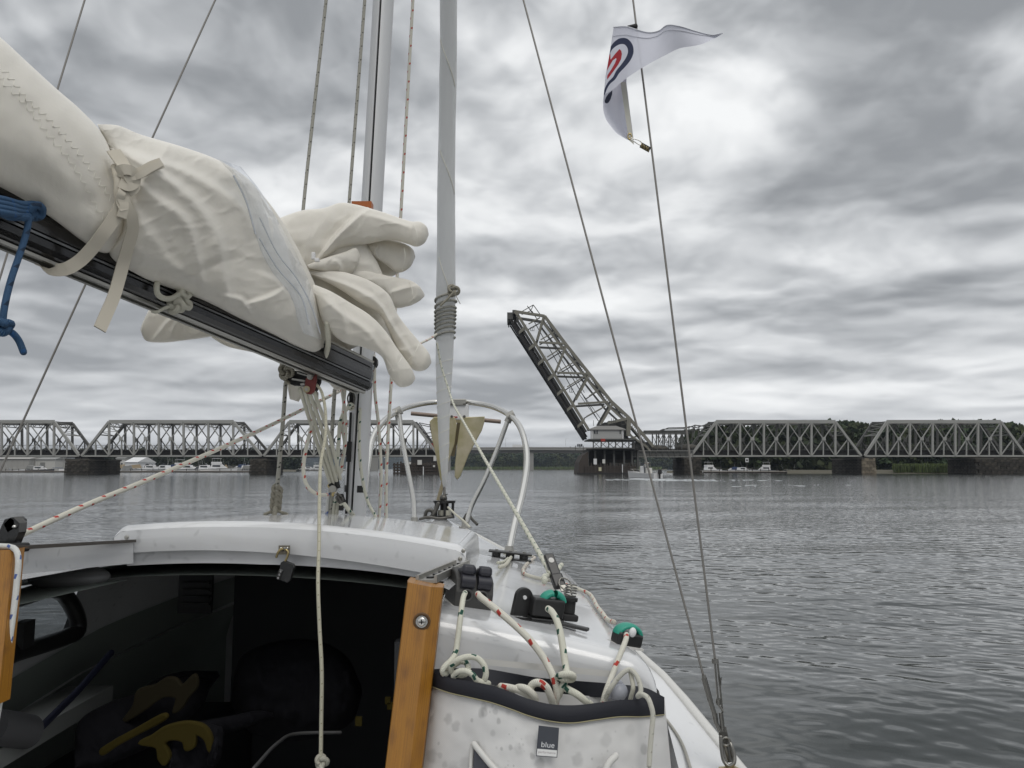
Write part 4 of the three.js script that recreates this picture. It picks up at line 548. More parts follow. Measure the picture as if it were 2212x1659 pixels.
// ---------- motorboat under way with two people ----------
{
  const q = P(1390, 1032, 128), t = thing('motorboat', 'white centre-console motorboat with two people heading through the open bridge', 'motorboat');
  const L = 6.0, sub = new THREE.Group();
  const add = (n, g, m) => { const gg = flat(g); gg.applyMatrix4(new THREE.Matrix4().makeRotationY(2.25)); gg.translate(q.x, 0, q.z); return part(n, gg, m, t); };
  add('hull', hullGeo(L, 2.3, 1.0), M.white); add('deck', deckGeo(L, 2.3, 0.85), M.offWhite); add('transom', box(0.1, 0.8, 2.0, -L / 2 + 0.02, 0.35, 0), M.white); add('rub_rail', tube([V3(-L / 2, 0.74, 1.05), V3(0, 0.86, 1.14), V3(L * 0.3, 1.0, 0.82), V3(L * 0.55, 1.12, 0)], 0.05, 30, 6), M.grey);
  add('console', box(0.8, 1.2, 0.9, -0.1, 1.25, 0, 0.08), M.white); add('windshield', box(0.06, 0.6, 0.85, 0.25, 2.05, 0), M.glassDark); add('leaning_post', box(0.5, 0.9, 1.0, -1.15, 1.1, 0, 0.06), M.offWhite); add('canopy_frame', [-1, 1].flatMap((s) => [-0.9, 0.2].map((x) => rod(V3(x, 0.7, s * 0.6), V3(x, 2.5, s * 0.55), 0.04, 0.04, 6))), M.steelDull);
  add('outboard_motor', [box(0.6, 0.75, 0.45, -L / 2 - 0.35, 1.0, 0, 0.15), box(0.25, 0.9, 0.2, -L / 2 - 0.3, 0.25, 0, 0.05)], M.black); add('grab_rail', tube([V3(0.8, 0.85, 0.95), V3(1.6, 1.3, 0.75), V3(2.7, 1.35, 0.1), V3(1.6, 1.3, -0.75), V3(0.8, 0.85, -0.95)], 0.03, 24, 5), M.steelDull);
  settle(t);
  // each person is one turned body profile with arms
  const person = (label, lx, lz, shirt, trousers, cap) => {
    const p = thing('person', label, 'person'), w = V3(lx, 0.72, lz).applyAxisAngle(V3(0, 1, 0), 2.25).add(V3(q.x, 0, q.z));
    const prof = [[0.03, 1.46], [0.06, 1.44], [0.07, 1.40], [0.19, 1.36], [0.20, 1.2], [0.17, 1.0], [0.18, 0.9], [0.17, 0.82]].map(([a, b]) => new THREE.Vector2(a, b));
    const g = [new THREE.LatheGeometry(prof, 14).scale(1, 1, 0.68), tube([V3(0.2, 1.33, 0), V3(0.25, 1.1, 0.06), V3(0.2, 0.98, 0.24)], 0.048, 16, 8), tube([V3(-0.2, 1.33, 0), V3(-0.25, 1.1, 0.06), V3(-0.2, 0.98, 0.24)], 0.048, 16, 8)];
    g.push(new THREE.SphereGeometry(0.105, 14, 12).scale(0.9, 1.15, 1).translate(0, 1.56, 0.01), tube([V3(0.09, 0.88, 0), V3(0.1, 0.45, 0.02), V3(0.1, 0, 0)], 0.075, 14, 8), tube([V3(-0.09, 0.88, 0), V3(-0.1, 0.45, 0.02), V3(-0.1, 0, 0)], 0.075, 14, 8));
    const m = new THREE.Matrix4().makeRotationY(2.25 + Math.PI / 2).setPosition(w);
    part('body', flat(g).applyMatrix4(m), shirt, p); part('trousers', flat([tube([V3(0.09, 0.9, 0), V3(0.1, 0.45, 0.02), V3(0.1, 0.1, 0)], 0.083, 14, 8), tube([V3(-0.09, 0.9, 0), V3(-0.1, 0.45, 0.02), V3(-0.1, 0.1, 0)], 0.083, 14, 8), new THREE.SphereGeometry(0.19, 12, 8).scale(1, 0.6, 0.72).translate(0, 0.88, 0)]).applyMatrix4(m), trousers, p); part('head', new THREE.SphereGeometry(0.108, 14, 12).scale(0.9, 1.15, 1).translate(0, 1.56, 0.01).applyMatrix4(m), std([0.42, 0.26, 0.19], 0.6), p); part('hat', flat([new THREE.SphereGeometry(0.115, 12, 8, 0, 6.3, 0, 1.5).translate(0, 1.6, 0), new THREE.CylinderGeometry(0.16, 0.16, 0.015, 14).translate(0, 1.61, 0.04)]).applyMatrix4(m), cap, p); settle(p);
  };
  person('person in dark jacket and white hat standing at the motorboat console', -0.75, 0.25, std([0.03, 0.035, 0.05], 0.85), std([0.05, 0.05, 0.06], 0.85), M.white);
  person('person in pale shirt and dark cap beside the motorboat console', -0.7, -0.35, std([0.3, 0.3, 0.3], 0.85), std([0.04, 0.05, 0.08], 0.85), std([0.04, 0.04, 0.05], 0.8));
  // foam: broken water lifted a little above the surface
  const r = rng(61), foam = std([0.42, 0.44, 0.45], 0.9), out = [], streak = (x, y, n, w, s, k2 = 1) => { for (let k = 0; k < n; k++) { const vy = y + (r() - 0.5) * s, d = EYE * F / (vy - HORIZON); const c = P(x + (r() + r() - 1) * w, vy, d); const a = (0.06 + Math.pow(r(), 3) * 0.55) * k2, b = 0.04 + r() * 0.16, g = new THREE.SphereGeometry(1, 6, 3, 0, 6.3, 0, 1.57).scale(a, 0.012 + r() * 0.03, b); g.translate(c.x, -0.003, -d); out.push(g); } };
  streak(1425, 1036, 190, 42, 4); streak(1480, 1037, 150, 80, 4); streak(1570, 1037.5, 60, 130, 4); streak(1380, 1034.5, 160, 20, 2.5); streak(1330, 1036, 24, 40, 3); streak(1690, 1049, 14, 160, 4);
  ground('boat_wake', out, foam);
}

// ---------- the sailboat under the camera ----------
const CX = -0.405, HEEL = 0.056;
const S = (u, h, d) => V3(CX + u, EYE - h - HEEL * u, -d); // u to starboard, h below the eye, d ahead
const hc = table([[1.0, 0.154], [1.5, 0.168], [2.1, 0.178], [2.8, 0.235]]), roofH = (u, d) => hc(d) + 0.174 * u * u;
const wTop = table([[1.0, 0.60], [1.1, 0.597], [1.65, 0.582], [2.07, 0.566], [2.45, 0.52], [2.8, 0.45]]);
const gunH = table([[-1.5, 0.57], [1.5, 0.515], [2.0, 0.456], [3.57, 0.36], [4.9, 0.31]]), gunW = table([[-1.6, 0.84], [0, 0.9], [1.0, 0.875], [1.5, 0.845], [2.0, 0.785], [2.8, 0.64], [3.57, 0.45], [4.3, 0.235], [4.75, 0.085], [4.9, 0.012]]);
const boat = thing('sailboat', 'white sailing boat in the foreground with open cabin hatch, mast and boom', 'sailboat');
const roofPart = (s0, dA, dB, uIn, name) => { // strip of roof from u = uIn out to the rounded shoulder on side s0 (or both sides when uIn is null)
  const R = 0.045, rr = 0.028;
  const f = (t, v) => {
    const d = lerp(dA, dB, v), w = wTop(d); let u, h; const a = Math.abs(t), q = 0.8;
    const u0 = uIn ?? 0; if (a <= q) { u = lerp(u0, w - R, a / q); h = roofH(u, d); } else { const k = (a - q) / (1 - q) * Math.PI / 2; u = w - R + R * Math.sin(k); h = roofH(w - R, d) + R * (1 - Math.cos(k)); }
    let dd = d; const e = d - dA; if (dA < 1.2 && e < rr * 1.6) { const b = clamp(e / (rr * 1.6)) * Math.PI / 2; dd = dA + rr * (1 - Math.cos(b)) + e * 0; h += rr * (1 - Math.sin(b)); } else if (dA < 1.2) dd = d;
    const fr = sstep(2.72, 3.0, d); const dh = gunH(Math.min(d, 3)) - 0.03; h = lerp(h, Math.max(h, dh - 0.012 + 0.0 * u), fr);
    return S((s0 || Math.sign(t)) * u, h, dd);
  };
  return uIn == null ? sheet((a, v) => f(a * 2 - 1, v), 56, 56, 1.2, 1.8, true) : sheet((a, v) => f(s0 > 0 ? a : 1 - a, Math.pow(v, 1.6)), 30, 40, 0.4, 0.5, true);
};
part('cabin_roof', [roofPart(1, 1.1, 1.53, 0.3, ''), roofPart(-1, 1.1, 1.53, 0.3, ''), roofPart(0, 1.53, 3.0, null, '')], M.gel, boat);
// side walls of the cabin; the port one has an opening for its window
const wallTop = (d) => roofH(wTop(d) - 0.045, d) + 0.045, wallBot = (d) => gunH(d) - 0.035;
{
  const wall = (s, holes) => { // grid of the wall, cells inside an opening are left out
    const n = 90, m = 24, out = [], inset = (k) => k; const f = (a, b, t) => { const d = lerp(1.1, 2.95, a), h = lerp(wallTop(d), wallBot(d) + 0.01, b); return S(s * (wTop(d) - t + 0.06 * b), h, d); };
    const skip = (d, h, t) => holes && d > holes[0] && d < holes[1] + (t ? 0 : 0.22) && h > holes[2] && h < holes[3] + (t ? 0 : 0.03);
    for (const t of [0, 0.03]) for (let i = 0; i < n; i++) for (let j = 0; j < m; j++) { const a = (i + 0.5) / n, b = (j + 0.5) / m, d = lerp(1.1, 2.95, a), h = lerp(wallTop(d), wallBot(d), b); if (skip(d, h, t)) continue; out.push([i, j, t]); }
    const pos = [], uv = [], idx = []; let c = 0; for (const [i, j, t] of out) { for (const [x, y] of [[0, 0], [1, 0], [0, 1], [1, 1]]) { const p = f((i + x) / n, (j + y) / m, t); pos.push(p.x, p.y, p.z); uv.push((i + x) / n * 1.8, (j + y) / m * 0.3); } idx.push(c, c + 1, c + 2, c + 1, c + 3, c + 2); c += 4; }
    const g = new THREE.BufferGeometry(); g.setAttribute('position', new THREE.Float32BufferAttribute(pos, 3)); g.setAttribute('uv', new THREE.Float32BufferAttribute(uv, 2)); g.setIndex(idx); const q = mergeVertices(g, 1e-5); q.computeVertexNormals(); return q;
  };
  part('cabin_side', wall(1, null), M.gel, boat); part('cabin_side', wall(-1, [1.50, 1.84, 0.255, 0.392]), M.gel, boat);
}
{ // aft bulkhead either side of the companionway, slightly raked
  const X = (h) => 1.1 - (h - 0.19) * 0.07;
  for (const s of [1, -1]) {
    part('aft_bulkhead', sheet((a, v) => { const ui = 0.30 - 0.045 * v, u = lerp(ui, wTop(1.1) - 0.002 + 0.05 * v, a), uu = Math.min(u, wTop(1.1) - 0.045), ex = Math.max(0, u - (wTop(1.1) - 0.045) ), h0 = roofH(uu, 1.1) + 0.027 + (v < 0.35 ? 0.045 * (1 - Math.sqrt(Math.max(0, 1 - Math.pow(clamp(ex / 0.045), 2)))) : 0.045 * clamp(ex / 0.045)), h = lerp(h0, 0.95, v); return S(s * u, h, X(h) + (ex > 0 ? ex * ex * 6 * 0.2 : 0)); }, 40, 40, 0.4, 0.8, s > 0), M.gel, boat);
    // cockpit-side return of the cabin wall
    part('cabin_return', sheet((a, v) => { const h = lerp(wallTop(1.1) + 0.02, 0.95, v), w = wTop(1.1) + 0.06 * v; return S(s * (w + 0.004 - 0.004 * a), h, lerp(1.099, 1.16, a)); }, 3, 10, 0.1, 0.6), M.gel, boat);
  }
}
// decks, toe rails, hull
{
  const deck = (s) => sheet((a, v) => { const d = lerp(-1.4, 4.88, v), g = gunW(d), inn = d < 1.1 ? 0.66 : d < 2.95 ? wTop(d) + 0.05 : lerp(wTop(2.8) + 0.05, 0, sstep(2.95, 3.05, d)), u = lerp(Math.min(inn, g - 0.002), g, a), camber = 0.035 * (1 - Math.pow(u / g, 2)) * (d > 2.9 ? 1 : 0.5); return S(s * u, gunH(d) - camber + (s < 0 ? 0.07 * sstep(4.2, 3, d) : 0), d); }, 12, 120, 0.3, 4, s < 0);
  part('deck', [deck(1), deck(-1)], M.gel, boat);
  for (const s of [1, -1]) {
    const L = []; for (let k = 0; k <= 40; k++) { const d = lerp(-1.4, 4.87, k / 40); L.push([gunW(d), gunH(d) + (s < 0 ? 0.07 * sstep(4.2, 3, d) : 0), d]); }
    part('toe_rail', sheet((a, v) => { const i = Math.round(v * 40), [u, h, d] = L[i], q = [[-0.020, 0.002], [-0.018, -0.006], [-0.004, -0.008], [0.004, -0.003], [0.005, 0.02]][Math.round(a * 4)]; return S(s * (u + q[0]), h + q[1], d); }, 4, 40, 0.1, 6), M.vinylTrim, boat);
    part('hull_side', sheet((a, v) => { const d = lerp(-1.4, 4.9, v), u = gunW(d), y0 = gunH(d) + (s < 0 ? 0.07 * sstep(4.2, 3, d) : 0), k = Math.pow(a, 1.2); return S(s * u * (1 - 0.16 * k - 0.25 * sstep(3.2, 4.9, d) * k), lerp(y0 + 0.02, 1.6, a), d - 0.18 * a * sstep(3.5, 4.9, d)); }, 14, 60, 1, 6), M.gel, boat);
  }
  part('transom', sheet((a, v) => S((a * 2 - 1) * 0.84, lerp(0.57, 1.6, v), -1.4), 8, 6), M.gel, boat);
  // cockpit well
  part('cockpit_floor', box(1.32, 0.03, 2.5, CX, EYE - 1.02, 0.15), M.gel, boat); for (const s of [1, -1]) part('cockpit_side', sheet((a, v) => S(s * 0.66, lerp(0.55, 1.02, a), lerp(-1.4, 1.05, v)), 2, 4, 0.5, 2.4), M.gel, boat);
}
// sliding hatch, pushed forward, with its downturned aft lip
const hatchTop = (u, d) => 0.098 + 0.235 * u * u + (d - 1.5) * 0.030;
{
  const uL = -0.317, uR = 0.321, d0 = 1.5, d1 = 2.06;
  const top = (a, v) => { const r = 0.010, d = lerp(d0, d1, v), u = lerp(uL, uR, a), e = Math.min(1, (d - d0) / 0.02), k = Math.min(a, 1 - a) * (uR - uL) / 0.018; return S(u, hatchTop(u, d) + r * Math.pow(1 - clamp(e), 2) + r * Math.pow(1 - clamp(k), 2), d); };
  const warp = (v) => v < 0.25 ? v * 0.16 : 0.04 + (v - 0.25) / 0.75 * 0.96, warpA = (a) => a < 0.15 ? a * 0.22 : a > 0.85 ? 1 - (1 - a) * 0.22 : 0.033 + (a - 0.15) / 0.7 * 0.934;
  const hatch = part('sliding_hatch', [
    sheet((a, v) => top(warpA(a), warp(v)), 60, 40, 0.64, 0.56, true),
    sheet((a, v) => { const u = lerp(uL, uR, a), p = top(a, 0); p.y -= lerp(0, 0.046 - 0.006 * Math.cos(a * 3), v); p.z += 0.002 * Math.sin(v * 3.1); return p; }, 60, 8, 0.64, 0.05),
    sheet((a, v) => { const p = top(1, a); p.y -= v * 0.052; p.x += v * 0.004; return p; }, 30, 4, 0.56, 0.05), sheet((a, v) => { const p = top(0, a); p.y -= v * 0.045; p.x -= v * 0.010; return p; }, 30, 4, 0.56, 0.05),
    sheet((a, v) => { const p = top(a, 1); p.y -= v * 0.055; return p; }, 40, 2, 0.64, 0.05),
    sheet((a, v) => { const p = top(a, 0); p.y -= 0.045 - 0.006 * Math.cos(a * 3); p.z -= v * 0.02; return p; }, 40, 2, 0.64, 0.02),
  ], M.gel, boat);
  part('hatch_lip', [sheet((a, v) => { const u = lerp(uL + 0.018, uR - 0.012, a), p = S(u, hatchTop(u, d0) + 0.034, d0 + 0.016); p.y -= v * (0.044 - 0.010 * Math.abs(a - 0.4)); return p; }, 50, 4, 0.6, 0.05), sheet((a, v) => { const u = lerp(uL + 0.018, uR - 0.012, a), p = S(u, hatchTop(u, d0) + 0.034, d0 + 0.016); p.y -= (0.044 - 0.010 * Math.abs(a - 0.4)); p.z -= v * 0.03; return p; }, 50, 2, 0.6, 0.03)], M.gel, hatch);
  for (const [x, y] of [[273, 1161], [1001, 1190], [994, 1207]]) part('screw', new THREE.SphereGeometry(0.004, 10, 6).scale(1, 1, 0.4).translate(...P(x, y, 1.497).toArray()), M.steelDull, hatch);
  // runners: raised coaming to port with a dark slide, metal rail with holes to starboard
  const co = part('hatch_runner', [sheet((a, v) => P(lerp(30, 288, a), lerp(lerp(1186, 1170, a), lerp(1242, 1217, a), v), lerp(1.1, 1.49, a)), 20, 4, 0.4, 0.05), sheet((a, v) => P(lerp(30, 288, a) - v * 18, lerp(1186, 1170, a) - v * 3, lerp(1.1, 1.49, a)), 20, 2, 0.4, 0.05), sheet((a, v) => P(288, lerp(1170, 1220, a), 1.49 + v * 0.05), 4, 2, 0.05, 0.05)], M.gel, boat, 'port hatch runner with dark slide on top');
  part('slide_strip', beam(P(20, 1184, 1.085), P(287, 1168.5, 1.492), 0.012, 0.005), std([0.05, 0.04, 0.03], 0.5), co);
  const sr = part('hatch_runner', [sheet((a, v) => P(lerp(950, 1004, a) + v * lerp(20, 20, a), lerp(1266, 1218, a) + v * 8, lerp(1.1, 1.5, a)), 10, 3, 0.4, 0.05)], M.gel, boat);
  const a = P(921, 1256, 1.1), b = P(998, 1219.5, 1.5), rail = part('slide_rail', [beam(a, b, 0.024, 0.004), beam(a.clone().add(V3(-0.012, 0.003, 0)), b.clone().add(V3(-0.012, 0.003, 0)), 0.004, 0.010), beam(a.clone().add(V3(0.012, 0.003, 0)), b.clone().add(V3(0.012, 0.003, 0)), 0.004, 0.010)], M.steelDull, boat);
  for (let k = 0; k < 7; k++) part('slot', new THREE.CylinderGeometry(0.0055, 0.0055, 0.003, 14).translate(...a.clone().lerp(b, (k + 0.6) / 7.2).add(V3(0, 0.003, 0)).toArray()), M.black, rail);
}
{ // teak companionway trims
  const trim = (pts, dep, th, label) => { // quad corners tl, tr, br, bl on the bulkhead, with a bevelled outer edge
    const [tl, tr, br, bl] = pts.map(([x, y], i) => P(x, y, dep[i])); const q = (a, v, z) => tl.clone().lerp(tr, a).lerp(bl.clone().lerp(br, a), v).add(V3(0, 0, z));
    const zf = (a) => th * (a < 0.04 ? a / 0.04 * 0.85 + 0.15 : a > 0.70 ? 1 - (a - 0.70) / 0.30 * 0.75 : 1);
    return part('companionway_trim', [sheet((a, v) => q(a, v, zf(a)), 40, 30, 0.9, 1.0, false), sheet((a, v) => q(a, 0, lerp(-0.03, zf(a), v)), 20, 2, 0.9, 0.05), sheet((a, v) => q(0, v, lerp(-0.04, zf(0), a)), 2, 20, 0.1, 1), sheet((a, v) => q(1, v, lerp(-0.02, zf(1), a)), 2, 20, 0.1, 1)], M.teak, boat, label);
  };
  const rt = trim([[881, 1253], [957, 1268], [900, 1760], [820, 1760]], [1.085, 1.085, 1.0, 1.0], 0.018, 'varnished trim right of the opening, with one screw');
  const sp = P(911.5, 1342, 1.052); part('screw', [new THREE.CylinderGeometry(0.0075, 0.0085, 0.003, 20).rotateX(Math.PI / 2).translate(sp.x, sp.y, sp.z + 0.002), new THREE.SphereGeometry(0.0055, 14, 8).scale(1, 1, 0.4).translate(sp.x, sp.y, sp.z + 0.0035)], M.steel, rt);
  part('screw_slot', [box(0.006, 0.0014, 0.001).translate(sp.x, sp.y, sp.z + 0.0058), box(0.0014, 0.006, 0.001).translate(sp.x, sp.y, sp.z + 0.0058)], M.black, rt); part('screw_recess', new THREE.TorusGeometry(0.0095, 0.0016, 8, 24).translate(sp.x, sp.y, sp.z + 0.001), std([0.10, 0.05, 0.015], 0.6), rt);
  trim([[-42, 1190], [34, 1186], [0, 1520], [-80, 1520]], [1.085, 1.085, 1.02, 1.02], 0.018);
}
// ---------- cabin interior ----------
{
  const liner = std([0.21, 0.235, 0.215], 0.85), linerDk = std([0.055, 0.058, 0.062], 0.9), cush = std([0.035, 0.037, 0.042], 0.95), pale = std([0.30, 0.31, 0.30], 0.6);
  part('headliner', sheet((a, v) => { const d = lerp(1.53, 2.9, v), u = (a * 2 - 1) * (wTop(d) - 0.03); return S(u, roofH(u, d) + 0.03 + 0.25 * sstep(2.6, 2.9, d), d); }, 30, 20), liner, boat);
  for (const s of [-1, 1]) part('headliner', sheet((a, v) => { const d = lerp(1.12, 1.53, v), u = s * lerp(0.30, wTop(d) - 0.03, a); return S(u, roofH(u, d) + 0.035, d); }, 10, 6), liner, boat);
  for (const s of [-1, 1]) part('side_liner', sheet((a, v) => { const d = lerp(1.12, 2.9, v), w = lerp(wTop(d) + 0.02, 0.80, a); return S(s * Math.min(w, gunW(d) - 0.03), lerp(wallBot(d) - 0.005, 0.98, a), d); }, 10, 20), liner, boat);
  part('main_bulkhead', sheet((a, v) => (() => { const u = (a * 2 - 1) * 0.47; return S(u, lerp(roofH(u, 2.62) + 0.035, 1.02, v), 2.62); })(), 12, 6), linerDk, boat);
  part('cabin_sole', box(1.7, 0.03, 1.75).translate(CX, EYE - 0.99, -1.95), pale, boat);
  for (const s of [-1, 1]) part('berth', box(0.42, 0.30, 1.45).translate(CX + s * 0.60, EYE - (s < 0 ? 0.86 : 0.90), -1.86), cush, boat);
  part('side_shelf', beam(P(-80, 1650, 1.45), P(196, 1498, 1.98), 0.10, 0.035), pale, boat);
  part('dark_partition', box(0.36, 0.66, 0.03).translate(CX + 0.36, EYE - 0.66, -1.62), linerDk, boat);
  // arch moulding between saloon and forepeak
  part('vent_panel', [box(0.085, 0.095, 0.012).translate(...P(423, 1283, 2.12).toArray()), ...[0, 1, 2, 3].map((k) => box(0.07, 0.006, 0.008).translate(...P(423, 1260 + k * 15, 2.1).toArray()))], M.black, boat);
  part('cabin_lamp', new THREE.SphereGeometry(0.055, 20, 12).scale(1.3, 0.42, 0.9).translate(...P(150, 1247, 1.5).toArray()), std([0.22, 0.22, 0.22], 0.4), boat);
  part('tray', tube(PP([[548, 1660, 1.3], [600, 1605, 1.45], [640, 1585, 1.55], [735, 1582, 1.6]]), 0.003, 30, 8), M.grey, boat);
  // window: rubber frame and tinted pane seen from inside
  const q = (d, h, t) => S(-(wTop(d) - 0.036 + 0.06 * (h - wallTop(d)) / (wallBot(d) - wallTop(d))) + t, h, d);
  const loop = [[-45, 1300], [40, 1292], [105, 1274], [136, 1282], [168, 1338], [168, 1362], [142, 1376], [40, 1408], [-45, 1430]].map(([x, y]) => P(x, y, 0.962 * F / (VW / 2 - x) * 0.995)); const fr = part('cabin_window', tube(loop, 0.017, 90, 10, true), M.black, boat, 'port window with thick black rubber frame');
  part('pane', new ConvexGeometry(loop.flatMap((p) => [p.clone().add(V3(-0.012, 0, 0)), p.clone().add(V3(-0.016, 0, 0))])), std([0.7, 0.72, 0.73], 0.04, 0, { transmission: 0.95, thickness: 0 }), fr);
  part('window_catch', box(0.02, 0.05, 0.035).translate(...P(52, 1370, 1.58).toArray()), M.blackMatt, fr);
}

// ---------- spars ----------
const boomA = P(0, 463, 1.15), boomB = P(783, 812, 2.0), boomE = boomB.clone().sub(boomA).normalize(), boomS = boomE.clone().cross(V3(0, 1, 0)).normalize(), boomU = boomS.clone().cross(boomE).normalize();
const boomD = table(Array.from({ length: 61 }, (_, i) => { const p = boomA.clone().lerp(boomB, -0.30 + i / 60 * 1.75); return [toV(p)[0], -p.z]; }));
const onBoom = (x, y, off = 0.03) => P(x, y, boomD(x) - off);
function sweep(profile, a, b, s, u, su = 1) { // straight extrusion of a closed outline [x, y] between two points
  const n = profile.length, L = a.distanceTo(b); const g = sheet((i, v) => { const q = profile[Math.round(i * (n - 1))]; return a.clone().lerp(b, v).addScaledVector(s, q[0]).addScaledVector(u, q[1]); }, n - 1, 2, su, L);
  const cap = (p) => { const sh = new THREE.ShapeGeometry(new THREE.Shape(profile.map((q) => new THREE.Vector2(q[0], q[1])))); const k = sh.attributes.position; for (let i = 0; i < k.count; i++) { const v = p.clone().addScaledVector(s, k.getX(i)).addScaledVector(u, k.getY(i)); k.setXYZ(i, v.x, v.y, v.z); } sh.computeVertexNormals(); return sh; };
  return flat([g.toNonIndexed ? (() => { const q = g.toNonIndexed(); q.computeVertexNormals(); return q; })() : g, cap(a), cap(b)]);
}
{
  const half = [[0.006, 0.040], [0.006, 0.034], [0.011, 0.034], [0.014, 0.040], [0.021, 0.037], [0.026, 0.030], [0.027, 0.020], [0.0235, 0.018], [0.0235, 0.013], [0.027, 0.011], [0.0275, 0.0], [0.027, -0.010], [0.0235, -0.012], [0.0235, -0.017], [0.0265, -0.019], [0.025, -0.029], [0.020, -0.036], [0.012, -0.040], [0.005, -0.041]];
  const prof = [...half, ...half.slice().reverse().map(([x, y]) => [-x, y]), half[0]], far = boomA.clone().addScaledVector(boomE, -0.35);
  const boom = part('boom', sweep(prof, far, boomB, boomS, boomU), M.spar, boat, 'black anodised boom carrying the furled mainsail');
  part('boom_track', beam(far.clone().addScaledVector(boomS, 0.0262).addScaledVector(boomU, -0.0145), boomB.clone().addScaledVector(boomS, 0.0262).addScaledVector(boomU, -0.0145), 0.0022, 0.0035, boomU), M.sparGrey, boom);
  part('boom_keel_strip', [beam(far.clone().addScaledVector(boomU, -0.043).addScaledVector(boomS, 0.010), boomB.clone().addScaledVector(boomU, -0.043).addScaledVector(boomS, 0.010), 0.008, 0.005, boomU), beam(far.clone().addScaledVector(boomU, -0.043).addScaledVector(boomS, -0.010), boomB.clone().addScaledVector(boomU, -0.043).addScaledVector(boomS, -0.010), 0.008, 0.005, boomU)], M.steelDull, boom);
  const e0 = boomB.clone().addScaledVector(boomE, -0.20), e1 = boomB.clone().addScaledVector(boomE, 0.004);
  part('end_cap', sweep(prof.map(([x, y]) => [x * 0.9, y * 0.9]), boomB, boomB.clone().addScaledVector(boomE, 0.012), boomS, boomU), M.sparGrey, boom);
  part('worn_edge', tube([e0.clone().addScaledVector(boomU, 0.036).addScaledVector(boomS, 0.017), e1.clone().addScaledVector(boomU, 0.034).addScaledVector(boomS, 0.018)], 0.0065, 8, 10), M.steelDull, boom);
  for (const [x, y] of [[788, 818], [782, 806]]) part('end_bolt', new THREE.CylinderGeometry(0.005, 0.005, 0.012, 10).rotateX(1.57).translate(...P(x, y, 1.99).toArray()), M.steelDull, boom);
  part('reef_hook', tube(PP([[769, 800, 2.0], [766, 780, 2.0], [770, 772, 1.99], [778, 776, 1.98], [784, 788, 1.97]]), 0.0032, 24, 8), M.darkSteel, boom);
  part('gooseneck', [beam(boomB, P(772, 826, 2.14), 0.02, 0.03), rod(P(768, 842, 2.12), P(769, 800, 2.12), 0.008)], M.darkSteel, boom);
}
const mastA = P(765.5, 1115, 2.2), mastB = P(828.5, 0, 2.2), mastE = mastB.clone().sub(mastA).normalize(), mastS = mastE.clone().cross(V3(0, 0, 1)).normalize(), mastF = mastS.clone().cross(mastE).normalize(); // S to starboard, F aft
if (mastS.x < 0) mastS.negate(); if (mastF.z < 0) mastF.negate();
const mastTop = mastA.clone().addScaledVector(mastE, 5.6);
{
  const prof = []; for (let k = 0; k <= 48; k++) { const a = Math.PI / 2 + 0.10 + k / 48 * (Math.PI * 2 - 0.20); prof.push([0.029 * Math.cos(a), 0.043 * Math.sin(a)]); }
  prof.push([0.0026, 0.034], [0.006, 0.030], [0, 0.026], [-0.006, 0.030], [-0.0026, 0.034], prof[0]);
  const mast = part('mast', sweep(prof, mastA.clone().addScaledVector(mastE, -0.06), mastTop, mastS, mastF), M.mast, boat, 'silver aluminium mast with a dark sail groove');
  part('sail_groove', beam(mastA.clone().addScaledVector(mastF, 0.031), mastTop.clone().addScaledVector(mastF, 0.031), 0.005, 0.006, mastF), M.blackMatt, mast);
  const m = (x, y, off = 0.044) => P(x, y, 2.2).addScaledVector(mastF, off);
  part('track_strap', [beam(m(765, 893), m(755, 1108), 0.006, 0.003, mastF), beam(m(762.5, 955, 0.046), m(760, 998, 0.046), 0.012, 0.006, mastF), beam(m(767, 828, 0.046), m(766, 875, 0.046), 0.011, 0.006, mastF)], M.blackMatt, mast);
  // black tape wrapped part of the way round, in two bands
  for (const [a0, a1] of [[2.15, 2.75], [0.35, 1.2]]) part('tape_band', sheet((u, v) => { const a = lerp(a0, a1, u), c = mastA.clone().addScaledVector(mastE, lerp(0.064, 0.082, v)); return c.addScaledVector(mastS, 0.0297 * Math.cos(a)).addScaledVector(mastF, 0.0437 * Math.sin(a)); }, 16, 2), M.blackMatt, mast);
  part('mast_step', [new THREE.CylinderGeometry(0.055, 0.062, 0.02, 28).translate(mastA.x, mastA.y - 0.055, mastA.z)], M.steelDull, mast);
  const sp = mastA.clone().addScaledVector(mastE, 3.1); part('spreader', [rod(sp, sp.clone().add(V3(0.55, 0.06, 0.1)), 0.012), rod(sp, sp.clone().add(V3(-0.55, 0.09, 0.1)), 0.012)], M.mast, mast);
  // small sheave block shackled to the mast
  const c = m(767, 882, 0.056); part('mast_block', [new THREE.CylinderGeometry(0.0105, 0.0105, 0.006, 24).rotateX(Math.PI / 2).translate(c.x, c.y, c.z + 0.004)], std([0.55, 0.53, 0.44], 0.5), mast);
  part('block_hole', Array.from({ length: 7 }, (_, k) => new THREE.CylinderGeometry(k ? 0.0016 : 0.002, k ? 0.0016 : 0.002, 0.0072, 8).rotateX(Math.PI / 2).translate(c.x + (k ? Math.cos(k * 1.047) * 0.0066 : 0), c.y + (k ? Math.sin(k * 1.047) * 0.0066 : 0), c.z + 0.004)), M.black, mast);
  part('shackle', tube([c.clone().add(V3(-0.007, 0.008, 0)), c.clone().add(V3(-0.009, 0.026, 0)), c.clone().add(V3(0, 0.04, 0)), c.clone().add(V3(0.009, 0.026, 0)), c.clone().add(V3(0.007, 0.008, 0))], 0.0022, 24, 8), M.darkSteel, mast);
}
